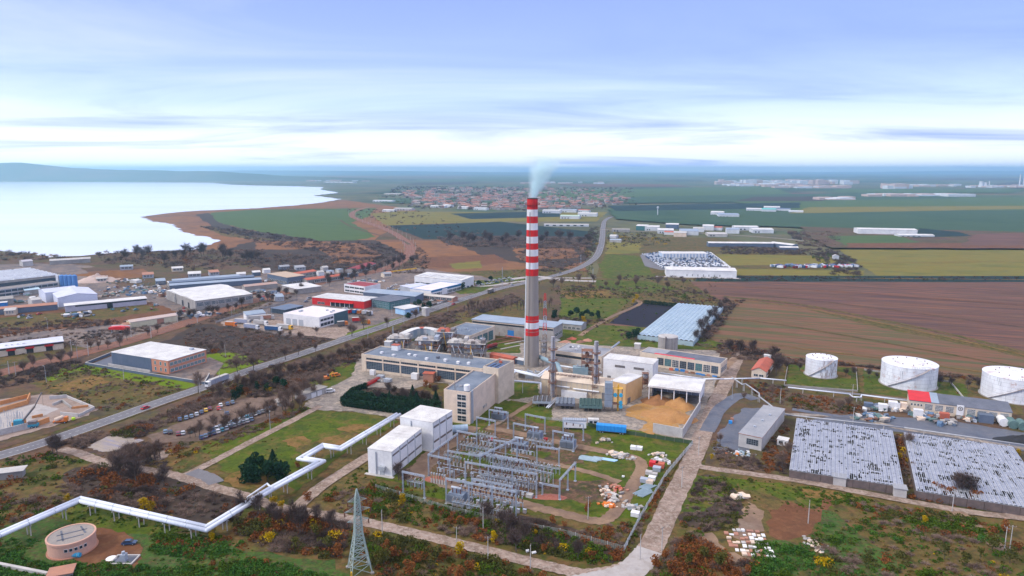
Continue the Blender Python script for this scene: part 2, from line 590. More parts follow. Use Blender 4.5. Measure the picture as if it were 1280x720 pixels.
S('reed_bed',[(170,269),(240,263),(330,259),(430,250),(520,262),(470,300),(440,316),(255,312),(180,285)],G_reed,5)
S('reed_bed',[(470,300),(640,300),(735,306),(735,340),(560,345),(520,330)],G_reed,5)
S('field',[(262,266),(320,262),(470,260),(462,270),(440,278),(470,296),(430,303),(390,300),(340,293),(300,285),(270,277)],G_green,4)
S('field',[(250,282),(300,287),(380,298),(345,302),(280,295)],G_mix,4)
S('scrubland',[(245,268),(262,266),(275,279),(310,287),(400,301),(470,300),(505,318),(500,332),(420,318),(390,305),(300,294),(262,282)],G_dscrub,4)
S('scrubland',[(330,300),(450,303),(505,318),(495,335),(440,345),(340,338),(250,330),(300,305)],G_dscrub,4)
S('reed_bed',[(385,301),(450,304),(478,318),(462,328),(420,330),(410,318)],G_reed,3)
S('reed_bed',[(320,301),(395,302),(410,306),(370,312),(318,312)],G_reed,3)
S('field',[(463,267),(500,264),(560,265),(640,266),(760,265),(745,277),(640,277),(560,279),(482,282)],G_yel,3)
S('field',[(484,282),(560,280),(625,277),(742,290),(742,296),(600,298),(530,299)],G_dark,2)
S('field',[(562,267),(700,264),(700,271),(590,274)],G_dark,3)
S('scrubland',[(545,297),(640,294),(740,296),(742,306),(660,308),(560,306)],G_dscrub,3)
S('scrubland',[(570,305),(620,304),(720,306),(738,324),(700,336),(610,322)],G_dscrub,3)
S('reed_bed',[(640,310),(715,310),(725,322),(650,326)],G_reed,3)
S('field',[(520,322),(620,318),(635,328),(560,336),(520,332)],G_redd,3)
S('field',[(562,330),(600,326),(602,335),(570,337)],G_yel,2)
S('field',[(560,340),(700,335),(735,340),(735,360),(600,370),(590,352)],G_mix,2)
S('field',[(592,350),(640,344),(660,350),(620,360)],G_grass,2)
G_dry = gmat('dry_grass_patch',[(.17,.11,.045),(.22,.13,.06),(.12,.10,.035)],scale=.06,fine=.3,fscale=.5,fcols=[(.08,.09,.02)],famt=.8)
DRY = [[(277,598),(300,590),(335,598),(340,608),(300,612)],[(350,552),(380,545),(392,552),(370,562)],[(395,552),(425,543),(455,545),(440,556),(405,560)],[(420,535),(455,530),(470,536),(440,542)],[(180,582),(215,568),(235,572),(205,586)],
    [(640,590),(660,588),(672,594),(655,600)],[(470,625),(510,628),(520,640),(480,638)],[(1000,612),(1040,615),(1060,628),(1010,622)],[(1000,462),(1060,466),(1062,474),(1005,470)],[(1090,494),(1160,500),(1150,506),(1095,500)],[(700,365),(760,362),(770,370),(710,374)],[(60,484),(120,470),(140,478),(90,492)]]
S('field',[(755,296),(905,298),(1000,312),(1040,345),(860,350),(745,346)],G_mix,3)
S('field',[(758,318),(800,320),(820,345),(755,350),(750,330)],G_grass,3)
S('field',[(757,302),(800,304),(800,316),(757,318)],G_yel,3)
S('field',[(895,318),(1040,320),(1048,330),(905,332)],G_yel,2)
S('field',[(900,336),(1080,338),(1080,345),(900,344)],G_yel,2)
S('field',[(1050,312),(1320,311),(1320,348),(1100,346),(1075,332)],G_yel,2)
S('scrubland',[(870,345),(1320,345),(1320,353),(870,352)],G_dark,1)
S('field',[(850,352),(1320,353),(1320,455),(1200,428),(1110,410),(1020,392),(905,378),(860,362)],G_plough,1.5)
S('field',[(890,385),(910,372),(1000,383),(1110,403),(1320,450),(1320,475),(1150,465),(985,458),(900,440),(880,410)],G_strip,2)
S('field',[(1010,387),(1110,405),(1200,424),(1320,452),(1320,456),(1190,428),(1100,410)],G_mix,1)
S('field',[(700,346),(760,348),(860,352),(905,378),(880,410),(760,420),(700,420),(680,400)],G_mix,2)
S('field',[(745,350),(810,352),(850,362),(800,366),(745,360)],G_grass,2)
S('field',[(682,372),(790,374),(760,398),(682,402)],G_grass,2)
G_mulch = gmat('black_mulched_plot',[(.02,.02,.032),(.03,.028,.04),(.025,.024,.034)],scale=.05,fine=.2,fscale=.4,stretch=(1,6,1),rot=30)
S('field',[(795,378),(845,383),(805,412),(762,404)],G_mulch,1)
S('field',[(762,404),(808,410),(800,420),(745,412)],G_plough,1)
S('yard',[(-150,322),(100,326),(200,330),(330,342),(430,340),(470,335),(480,345),(400,356),(330,375),(215,410),(100,440),(-150,480)],G_yard,3)
S('scrubland',[(-150,312),(90,319),(300,312),(330,342),(200,345),(90,330),(-150,330)],G_scrub,4)
S('field',[(-120,405),(60,388),(190,378),(222,390),(150,405),(-120,430)],G_redd,2)
S('field',[(-120,409),(60,392),(185,381),(200,388),(130,400),(-120,424)],G_mix,2)
S('field',[(100,335),(200,330),(330,345),(250,352),(150,360)],G_scrub,3)
S('field',[(110,340),(180,336),(190,345),(130,352)],G_reed,3)
S('scrubland',[(-150,465),(100,440),(215,408),(330,375),(420,352),(520,330),(560,350),(600,372),(430,430),(260,480),(0,560),(-150,600)],G_scrub,3)
S('scrubland',[(250,405),(330,412),(410,420),(420,430),(300,462),(230,452),(200,430)],G_dscrub,3)
S('field',[(-150,452),(60,428),(110,436),(0,460),(-150,485)],G_mix,2)
S('field',[(40,480),(105,455),(150,460),(255,482),(230,500),(120,505),(60,492)],G_mix,2)
S('grass_verge',[(52,473),(92,455),(112,455),(250,481),(240,488),(150,474),(95,463),(62,478)],G_bright,1)
S('yard',[(425,340),(520,335),(600,345),(640,355),(520,395),(440,415),(360,422),(280,400),(330,380)],G_yard,2)
S('grass_verge',[(560,360),(600,350),(630,352),(600,366),(575,368)],G_grass,1)
S('grass_verge',[(430,418),(500,397),(540,383),(545,387),(505,404),(440,426)],G_bright,1)
S('grass_verge',[(250,444),(290,440),(330,452),(280,470),(245,462)],G_bright,1)
S('yard',[(275,402),(310,395),(440,412),(425,425),(350,415),(280,408)],G_path,1)
S('scrubland',[(0,575),(130,533),(260,490),(380,448),(520,400),(640,362),(700,350),(700,400),(560,440),(460,460),(380,500),(260,560),(0,640)],G_scrub,2)
S('field',[(380,480),(440,448),(452,468),(400,500)],G_grass,1.5)
S('field',[(540,400),(640,375),(690,380),(640,400),(560,412)],G_mix,2)
S('field',[(150,592),(270,545),(370,508),(400,505),(320,545),(235,590)],G_mix,2)
S('field',[(250,560),(330,525),(385,507),(395,512),(330,545),(270,575)],G_grass,1)
S('car_park_ground',[(185,545),(290,500),(370,492),(352,520),(260,550),(190,556)],gmat('car_park_earth',[(.16,.115,.095),(.20,.145,.12),(.13,.095,.08)],scale=.06,fine=.25,fscale=.5,fcols=[(.10,.08,.06)]),1.5)
S('scrubland',[(-200,600),(0,578),(110,570),(230,598),(360,630),(420,645),(640,700),(760,735),(500,790),(-300,790)],G_mix,3)
S('scrubland',[(80,590),(130,578),(230,600),(320,628),(280,660),(180,640),(90,615)],G_dscrub,2)
S('weeds',[(-60,665),(60,650),(180,665),(260,672),(300,690),(420,700),(460,760),(-100,760)],G_lush,2)
S('field',[(40,640),(110,625),(230,660),(200,670),(120,668)],G_grass,2)
S('field',[(268,578),(310,546),(400,513),(470,518),(500,528),(440,560),(365,618),(290,607)],G_grass,1.5)
S('field',[(270,590),(330,595),(370,612),(355,622),(300,612)],G_mix,1.5)
S('field',[(370,560),(440,538),(460,545),(420,568),(380,578)],G_mix,1.5)
S('field',[(400,618),(462,578),(540,540),(860,510),(900,490),(830,640),(760,700),(640,680),(500,655),(420,640)],G_mix,1.5)
S('field',[(440,595),(480,600),(640,640),(780,672),(760,700),(640,676),(520,650),(430,625)],G_mix,1)
S('weeds',[(600,640),(700,655),(790,680),(770,702),(640,678)],G_dscrub,2)
S('yard',[(640,430),(700,425),(910,440),(915,470),(885,550),(700,530),(560,525),(560,480),(440,470),(450,440),(540,410)],G_conc,1)
S('yard',[(380,508),(388,498),(450,465),(540,480),(470,500),(420,512),(500,520),(560,525),(555,532),(440,515),(400,513)],G_conc,.6)
S('lawn',[(660,402),(820,410),(905,430),(880,438),(740,432),(600,418)],G_grass,1)
S('lawn',[(594,432),(612,425),(650,430),(650,442),(600,440)],G_grass,.6)
S('lawn',[(630,478),(672,478),(675,495),(640,500),(620,492)],G_grass,.6)
S('lawn',[(556,520),(625,497),(640,505),(640,520),(570,532)],G_grass,.6)
S('thicket_floor',[(432,507),(445,488),(470,484),(520,488),(553,496),(553,522),(500,514)],G_dscrub,1)
S('lawn',[(500,560),(640,500),(880,545),(840,575),(800,660),(640,640),(470,598)],G_grass,1)
S('substation_ground',[(500,590),(540,565),(640,520),(740,545),(720,600),(660,632),(560,622)],G_mud,1.5)
S('lawn',[(560,570),(600,560),(640,575),(600,585)],G_grass,1)
S('lawn',[(505,596),(530,590),(560,612),(640,632),(650,645),(500,612)],G_grass,1)
S('lawn',[(640,560),(690,566),(680,575),(630,570)],G_grass,1)
S('lawn',[(560,600),(590,596),(600,606),(570,612)],G_grass,1)
S('lawn',[(660,585),(730,580),(735,600),(690,610)],G_grass,1)
S('lawn',[(540,545),(590,530),(610,540),(560,555)],G_grass,1)
S('field',[(690,600),(770,600),(765,625),(700,640),(650,628)],G_mud,1.5)
S('lawn',[(640,622),(700,625),(755,632),(735,645),(660,635)],G_grass,1)
S('track',[(505,592),(530,567),(560,548),(585,532),(600,535),(560,565),(535,590),(600,612),(680,632),(672,640),(560,612)],G_dirt,.8)
S('chip_yard',[(690,510),(790,495),(812,490),(884,505),(868,552),(760,532),(690,525)],G_conc,.5)
S('grass_strip',[(770,534),(864,553),(850,570),(736,545)],G_grass,.6)
S('scrubland',[(900,440),(1000,460),(1280,500),(1400,540),(1400,660),(1100,620),(880,585),(880,540)],G_scrub,2)
S('field',[(980,455),(1070,460),(1280,500),(1280,520),(1130,510),(1000,490),(975,475)],G_mix,1.5)
S('bund',[(985,456),(1070,461),(1075,490),(985,480)],G_grass,1)
S('bund',[(1078,463),(1205,480),(1215,505),(1080,491)],G_grass,1)
S('yard',[(905,520),(935,505),(1000,520),(990,590),(905,590),(888,580)],G_scrub,1)
S('yard',[(898,540),(930,510),(965,512),(955,560),(890,570)],G_asphd,1)
S('yard',[(1060,518),(1180,525),(1300,545),(1300,568),(1120,540),(1010,525)],G_asphd,1)
S('scrubland',[(840,590),(900,586),(1100,625),(1260,655),(1400,690),(1400,800),(700,800),(780,715),(830,650)],G_mix,2)
S('scrubland',[(860,600),(900,595),(930,620),(925,655),(880,665),(845,655)],G_dscrub,2)
S('field',[(925,600),(1000,608),(1090,625),(1050,640),(980,625),(930,612)],G_grass,1.5)
S('dug_earth',[(963,640),(985,628),(1030,640),(1018,668),(985,678),(960,668)],G_redd,1.5)
S('dug_earth',[(1015,645),(1035,622),(1045,625),(1028,650)],G_redd,1)
S('sand',[(925,650),(935,628),(955,640),(955,660),(940,680),(918,672)],G_dirt,1)
S('sand',[(868,668),(890,666),(908,690),(960,703),(950,712),(900,702),(880,685)],G_dirt,1)
S('weeds',[(950,680),(985,675),(1010,690),(1000,740),(950,745),(945,700)],G_lush,2)
S('weeds',[(1030,640),(1110,640),(1140,660),(1120,740),(1030,745)],G_lush,2)
S('weeds',[(1040,628),(1130,640),(1250,670),(1300,720),(1180,760),(1120,700),(1050,650)],G_mix,2)
S('verge',[(870,594),(930,600),(880,640),(850,640)],G_grass,1)
S('yard',[(95,700),(120,660),(160,668),(180,690),(170,712),(110,716)],G_redd,.8)
for d_ in DRY:
 S('dry_grass',d_,G_dry,1.5)
# ------------------------------------------------------------------ roads and tracks
LAYER[0] += .02
main = line((-150,612),(0,570),(60,552),(130,528),(200,503),(262,482),(310,464),(360,448),(420,428),(480,408),(530,391),(580,374),(620,362),(660,353),(700,343),(728,333),(745,321),(751,308),(753,296),(754,284),(757,275),(770,270),(800,266),n=16)
ribbon('road_shoulder',main,12.5,G_scrub,jit=.5)
ribbon('road',main,9.5,G_asph)
rz_ = LAYER[0]
ribbon('road_marking',main,.18,G_white,off=4.4,z=rz_ + .004)
ribbon('road_marking',main,.18,G_white,off=-4.4,z=rz_ + .004)
ribbon('road_marking',main,.16,G_white,dash=1,z=rz_ + .004)
service = line((425,424),(470,410),(520,393),(560,378),(590,370),n=8)
ribbon('service_road',service,6.5,G_asph)
ribbon('service_road',line((545,352),(600,358),(650,352),(690,348),(745,348)),6,G_conw)
ribbon('service_road',line((640,349),(672,346),(700,350),(745,352)),10,G_conw)
for ln_,w_,m_ in ((line((905,371),(1000,381),(1110,402),(1200,421),(1300,446)),6,G_mix),(line((930,376),(1010,386),(1110,406),(1220,430),(1300,449)),2.5,G_dry),(line((880,366),(1000,374),(1300,412)),2,G_scrub),(line((860,358),(1000,362),(1300,383)),2.2,G_redd),
       (line((900,422),(1000,436),(1100,448),(1290,474)),2,G_dry),(line((905,398),(1000,410),(1290,462)),2.2,G_mix),(line((895,440),(985,450),(1100,460)),3,G_redd),(line((1050,348),(1300,350)),3,G_dry),(line((1060,330),(1300,326)),3,G_dry),(line((760,270),(860,276),(1000,282)),8,G_scrub),(line((770,296),(900,298)),6,G_dry)):
 ribbon('field_track',ln_,w_,m_,jit=.6)
ribbon('service_road',line((752,287),(790,289),(860,291),(960,297),(1010,302)),9,G_conc)
ribbon('track',line((75,562),(95,566),(125,577),(165,585),(215,594),(245,603),(310,622),(345,634),(385,641),(440,650),(520,668),(600,687),(670,705),(730,718),(770,717),(800,703),n=10),5.0,G_path,jit=.25)
ribbon('track',line((225,598),(262,580),(300,560),(345,537),(385,516),(400,508),n=8),4.2,G_path,jit=.2)
ribbon('track',line((240,590),(262,598),(270,605),n=6),6,G_asph,jit=.2)
ribbon('track',line((372,634),(400,610),(430,590),(462,570),(500,550),(530,538),n=8),5.5,G_path,jit=.2)
ribbon('track',line((405,508),(440,512),(480,518),(520,526),(550,530),n=8),5.5,G_conc,jit=.2)
ribbon('plant_road',line((735,722),(775,716),(803,700),(822,668),(840,628),(855,598),(868,570),(880,540),(892,510),(905,483),(915,462),(922,448),(930,440),n=10),8.0,G_path,jit=.3)
ribbon('plant_road',line((700,735),(745,727),(785,716),(806,697),n=10),9.0,G_conw,jit=.3)
ribbon('plant_road',line((800,703),(812,688),n=10),8.5,G_conw,jit=.3)
ribbon('plant_road',line((884,540),(900,512),(925,495),(945,500)),7,G_asphd,jit=.3)
ribbon('track',line((858,578),(880,585),(930,592),(1000,602),(1080,617),(1160,632),(1220,642),(1290,650),(1400,668),n=8),4.2,G_path,jit=.2)
ribbon('track',line((1195,640),(1215,655),(1230,672),(1260,690)),5,G_dirt,jit=.3)
ribbon('track',line((600,612),(660,632),(700,642),(745,652),(765,645),(782,622),(795,600),(802,585),(795,574),(760,566),(710,556),(660,545),(610,535),n=10),5.0,G_dirt,jit=.35)
ribbon('track',line((640,566),(690,580),(740,592),(775,604),n=10),3.4,G_dirt,jit=.3)
ribbon('track',line((676,497),(652,512),(630,525),(612,535),n=8),3,G_dirt,jit=.2)
ribbon('track',line((935,442),(915,452),(905,462)),5,G_dirt,jit=.4)
ribbon('track',line((790,374),(800,380),(765,396),(740,410),(725,420)),4,G_dirt,jit=.3)
ribbon('track',line((985,482),(1060,492),(1130,500),(1200,512)),3.5,G_asph,jit=.3)
ribbon('track',line((960,518),(1060,522),(1120,535),(1200,548),(1300,565)),3.5,G_conc,jit=.3)
ribbon('track',line((990,512),(1040,520),(1062,522)),4,G_asphd,jit=.3)
ribbon('track',line((-60,470),(60,446),(160,425),(240,402),(320,378),(400,356)),4,G_scrub,jit=.3)
for r_ in ((0,-6),(1,0)):
 pass
railp = line((-120,498),(0,467),(60,452),(110,440),(160,427),(215,410),(262,394),(310,379),(350,368),(400,354),(440,346),(475,338),(500,328),(512,316),(510,305),(495,293),(475,284),(452,276),(440,270),(444,264),(460,259),n=10)
ribbon('railway_ballast',railp,15,G_rail,jit=.5)
RAILZ = LAYER[0]
railm = mat('worn_steel_rail',(.22,.17,.15),(.14,.10,.09),rough=.5,metal=.4)
for k,o_ in enumerate((-4.2,-.2,4.0)):
 for s_ in (-.75,.75):
  ribbon('rail',railp,.22,railm,off=o_ + s_,z=RAILZ + .14)
ribbon('dirt_road',line((445,262),(470,258),(520,255)),7,G_dirt,jit=.5)
ribbon('dirt_road',line((425,275),(440,284),(470,293),(500,300),(512,306)),6,G_scrub,jit=.5)
# ------------------------------------------------------------------ lake
wm = bpy.data.materials.new('lake_water')
wm.use_nodes = True
t = wm.node_tree
b = t.nodes['Principled BSDF']
b.inputs['Base Color'].default_value = (.66,.70,.72,1)
b.inputs['Roughness'].default_value = .14
ln_ = N(t,'ShaderNodeNewGeometry')
lm_ = N(t,'ShaderNodeMapping')
lm_.inputs['Scale'].default_value = (.0008,.004,1)
t.links.new(ln_.outputs['Position'],lm_.inputs[0])
lz_ = N(t,'ShaderNodeTexNoise',i_Scale=1.0,i_Detail=6.0,i_Distortion=.6)
t.links.new(lm_.outputs[0],lz_.inputs['Vector'])
t.links.new(ramp(t,lz_.outputs[0],[(.35,(.68,.70,.72)),(.65,(.78,.79,.78))]),b.inputs['Base Color'])  # near-white base colour paints in the bright sky mirrored by the water
b.inputs['IOR'].default_value = 1.5
g = N(t,'ShaderNodeNewGeometry')
a = N(t,'ShaderNodeTexNoise',i_Scale=.05,i_Detail=4.0)
t.links.new(g.outputs['Position'],a.inputs['Vector'])
bp = N(t,'ShaderNodeBump',i_Strength=.08,i_Distance=1.0)
t.links.new(a.outputs[0],bp.inputs['Height'])
t.links.new(bp.outputs[0],b.inputs['Normal'])
lake = [(-900,227.6),(0,227.6),(130,227.8),(265,228.5),(290,231),(320,232),(370,233),(405,234),(400,237),(424,241),(392,244.5),(426,249),(405,253),(370,257),(320,260.5),(240,264),(200,268),(177,271),(190,277),(215,280),(222,285),(230,291),(255,296),(274,300),(262,306),(256,310),(240,313),(200,314),(160,315.5),(130,318),(100,320),(65,321.5),(40,319),(25,316),(0,314.5),(-900,316)]
sheet('lake',lake,wm,6,z=.45,seg=26)
# ------------------------------------------------------------------ haze: even air round camera and scene
def haze():
 b = MB().box(-30500,30500,-700,27500,-1.2,205)
 m = bpy.data.materials.new('pale_air')
 m.use_nodes = True
 t = m.node_tree
 t.nodes.clear()
 v = N(t,'ShaderNodeVolumePrincipled',i_Density=9e-5,i_Anisotropy=0.72)
 v.inputs['Color'].default_value = (.56,.90,1.0,1)
 o = N(t,'ShaderNodeOutputMaterial')
 t.links.new(v.outputs[0],o.inputs['Volume'])
 tag(b.build('haze',m),'pale blue air veiling the far plain',kind='stuff')
haze()
# ------------------------------------------------------------------ building kit
CREAM = mat('cream_render',(.66,.55,.43),(.50,.41,.32),.25,amt=.4)
PEACH = mat('peach_render',(.72,.57,.45),(.57,.45,.36),.2,amt=.4)
WHITEP = mat('white_cladding',(.76,.76,.76),(.58,.58,.60),.12,rough=.5,amt=.35)
WHITER = mat('white_membrane_roof',(.66,.65,.63),(.46,.44,.43),.12,rough=.6,amt=.35,fine=.18)
GREYC = mat('grey_cladding',(.42,.44,.48),(.33,.36,.40),.15,rough=.5)
CONC = mat('weathered_concrete',(.36,.34,.32),(.25,.23,.22),.2)
CONCL = mat('light_concrete',(.50,.48,.46),(.38,.36,.35),.2)
ROOFB = mat('blue_grey_bitumen',(.11,.14,.19),(.19,.22,.27),.12)
ROOFD = mat('dark_bitumen',(.09,.10,.13),(.15,.16,.20),.15)
ROOFG = mat('grey_bitumen',(.24,.25,.28),(.33,.33,.35),.12)
ROOFBL = mat('pale_blue_sheet_roof',(.22,.28,.36),(.31,.36,.42),.1,rough=.5)
RUSTR = mat('rusty_red_sheet',(.50,.12,.07),(.34,.10,.07),.3)
TERRA = mat('terracotta_roof',(.42,.20,.13),(.33,.17,.13),.3)
REDP = mat('red_paint',(.62,.02,.025),(.48,.02,.02),.3,rough=.5)
GLASS = mat('dark_window_glass',(.018,.026,.036),(.03,.04,.055),.4,rough=.15,spec=.6)
GLASSB = mat('blue_window_glass',(.03,.05,.08),(.05,.08,.11),.4,rough=.15,spec=.6)
GLASST = mat('teal_window_glass',(.06,.20,.20),(.04,.12,.14),.6,rough=.2,spec=.6)
FRAMEW = mat('white_window_frame',(.7,.7,.7),(.55,.55,.55),1)
FRAMED = mat('grey_window_frame',(.22,.24,.27),(.15,.17,.2),1)
STEEL = mat('galvanised_steel',(.42,.46,.52),(.33,.37,.43),.8,rough=.45,metal=.2)
STEELD = mat('dark_steel',(.14,.15,.17),(.22,.17,.14),.6,rough=.5,metal=.2)
RUST = mat('rusted_steel',(.26,.12,.07),(.16,.09,.07),.7)
BRICK = mat('orange_brick',(.58,.25,.15),(.46,.21,.14),.5)
BLUEP = mat('blue_paint',(.03,.22,.58),(.03,.16,.42),.5,rough=.5)
TARPB = mat('bright_blue_tarpaulin',(.02,.22,.62),(.03,.30,.70),.8,rough=.5)
GREENB = mat('grey_green_paint',(.12,.20,.19),(.08,.14,.14),.5)
YELP = mat('yellow_paint',(.75,.42,.03),(.6,.34,.03),.5,rough=.5)
ORANGE = mat('orange_paint',(.70,.20,.03),(.55,.15,.03),.5,rough=.5)
BLACK = mat('black_rubber',(.02,.02,.022),(.035,.035,.035),2)
WOODC = mat('wood_chips',(.42,.22,.08),(.33,.16,.06),.35,fine=.35)
SLATEW = mat('slate_blue_cladding',(.085,.12,.18),(.12,.15,.21),.15,rough=.5)
def fob(root,side,name,me,u,z,L,Wd,out=0.0):
 if side == 'f':
  loc,r = (u,-out,z),0
 elif side == 'r':
  loc,r = (L + out,u,z),rad(90)
 elif side == 'b':
  loc,r = (L - u,Wd + out,z),rad(180)
 else:
  loc,r = (-out,Wd - u,z),rad(-90)
 return link(name,me,root,loc,r)
WC = {}
def win(root,side,u,z,w,h,cols=2,rows=2,fm=None,gm=None,L=0,Wd=0,name='window'):
 fm,gm = fm or FRAMEW,gm or GLASS
 key = (round(w,1),round(h,1),cols,rows,fm.name,gm.name)
 if key not in WC:
  a = MB()
  t_ = .12
  for x in [i * w / cols for i in range(cols + 1)]:
   a.box(x - t_ / 2,x + t_ / 2,-.10,.02,0,h)
  for i in range(rows + 1):
   zz = i * h / rows
   for c in range(cols):
    a.box(c * w / cols + t_ / 2,(c + 1) * w / cols - t_ / 2,-.08,.02,zz - t_ / 2,zz + t_ / 2)
  p = MB().box(0,w,-.04,.015,0,h)
  WC[key] = (a.mesh('window_frame',fm),p.mesh('pane',gm))
 o = fob(root,side,name,WC[key][0],u,z,L,Wd)
 link('pane',WC[key][1],o)
 return o
def wins(root,side,u0,u1,z,h,n,cols=2,rows=2,gap=.6,**k):
 st = (u1 - u0) / n
 for i in range(n):
  win(root,side,u0 + i * st + gap / 2,z,st - gap,h,cols,rows,**k)
def door(root,side,u,w,h,m,L,Wd,name='door',z=0):
 b = MB().box(0,w,-.06,.02,0,h)
 b.box(-.12,0,-.1,.02,0,h + .12,1).box(w,w + .12,-.1,.02,0,h + .12,1).box(0,w,-.1,.02,h,h + .12,1)
 return fob(root,side,name,b.mesh(name,[m,FRAMED]),u,z,L,Wd)
def frame_of(A,B,C,h):
 a,b,c = P(*A,h),P(*B,h),(P(*C,h) if not isinstance(C,(int,float)) else None)
 d = (b - a)
 L = d.length
 d.normalize()
 n = Vector((-d.y,d.x,0))
 Wd = float(C) if c is None else (c - a).dot(n)
 rz = math.atan2(d.y,d.x)
 return a,L,Wd,rz
def block(name,label,A,B,C,h,wall=None,roof=None,kind='flat',cat='building',par=.5,ridge=1.6,over=.3,group=None,trim=None,z0=0.0):
 """A, B, C: eave corners (front-left, front-right, back-right) where the survey puts them; h: eave height"""
 wall,roof = wall or CREAM,roof or ROOFB
 a,L,Wd,rz = frame_of(A,B,C,h)
 if Wd < 0:
  raise ValueError(label)
 t = thing(name,label,cat,(a.x,a.y,z0),rz,group)
 h = h - z0
 if kind == 'flat':
  MB().box(0,L,0,Wd,0,h - par).build('wall',wall,t)
  p = MB()
  p.box(0,L,0,.3,h - par,h).box(0,L,Wd - .3,Wd,h - par,h).box(0,.3,.3,Wd - .3,h - par,h).box(L - .3,L,.3,Wd - .3,h - par,h)
  p.build('parapet',trim or wall,t)
  MB().box(.3,L - .3,.3,Wd - .3,h - par,h - par + .12).build('roof',roof,t)
 elif kind == 'slab':
  MB().box(0,L,0,Wd,0,h - .25).build('wall',wall,t)
  r = MB().box(-over,L + over,-over,Wd + over,h - .25,h)
  if trim:
   r.m = [1] * 6
   r.m[1] = 0
   r.build('roof',[roof,trim],t)
  else:
   r.build('roof',roof,t)
 elif kind in ('gx','gy','mx','my','cx'):
  MB().box(0,L,0,Wd,0,h).build('wall',wall,t)
  th = .22
  rr,gg = MB(),MB()
  if kind == 'gx':      # ridge along x
   c = Wd / 2
   rr.extrx([(-over,h - .05),(c,h + ridge),(Wd + over,h - .05),(Wd + over,h + th),(c,h + ridge + th),(-over,h + th)],-over,L + over)
   gg.poly([(0,0,h),(0,Wd,h),(0,c,h + ridge)][::-1]).poly([(L,0,h),(L,Wd,h),(L,c,h + ridge)])
  elif kind == 'gy':
   c = L / 2
   rr.extr([(-over,h - .05),(c,h + ridge),(L + over,h - .05),(L + over,h + th),(c,h + ridge + th),(-over,h + th)],-over,Wd + over)
   gg.poly([(0,0,h),(L,0,h),(c,0,h + ridge)]).poly([(0,Wd,h),(L,Wd,h),(c,Wd,h + ridge)][::-1])
  elif kind == 'mx':    # mono-pitch, high at the back
   rr.extrx([(-over,h - .05),(Wd + over,h + ridge),(Wd + over,h + ridge + th),(-over,h + th)],-over,L + over)
   gg.poly([(0,0,h),(0,Wd,h),(0,Wd,h + ridge)][::-1]).poly([(L,0,h),(L,Wd,h),(L,Wd,h + ridge)]).poly([(0,Wd,h),(L,Wd,h),(L,Wd,h + ridge),(0,Wd,h + ridge)][::-1])
  rr.build('roof',roof,t)
  if gg.v:
   gg.build('gable',wall,t)
 t['L'],t['W_'] = L,Wd
 return t,L,Wd
def ribs(t,L,Wd,h,n,m,axis='x',name='roof_seam',w=.12,hh=.08):
 for i in range(1,n):
  b = MB()
  if axis == 'x':
   b.box(-w / 2,w / 2,.1,Wd - .1,0,hh)
   o = b.build(name,m,t,(L * i / n,0,h))
  else:
   b.box(.1,L - .1,-w / 2,w / 2,0,hh)
   o = b.build(name,m,t,(0,Wd * i / n,h))
def panels(t,side,L,Wd,z0,z1,n,m,u0=0,u1=None,name='panel',gap=.09,rows=1,out=0.0):
 """cladding panels standing 5 cm proud, with open joints"""
 u1 = u1 if u1 is not None else (L if side in 'fb' else Wd)
 w = (u1 - u0) / n
 hh = (z1 - z0) / rows
 me = MB().box(gap / 2,w - gap / 2,-.05,.01,gap / 2,hh - gap / 2).mesh(name,m)
 for i in range(n):
  for r in range(rows):
   fob(t,side,name,me,u0 + i * w,z0 + r * hh,L,Wd,out)
def vent_box(t,x,y,z,sx=1.2,sy=1.2,sz=.8,m=None,name='roof_vent'):
 b = MB().box(-sx / 2,sx / 2,-sy / 2,sy / 2,0,sz).box(-sx / 2 - .1,sx / 2 + .1,-sy / 2 - .1,sy / 2 + .1,sz,sz + .12)
 return b.build(name,m or STEEL,t,(x,y,z))
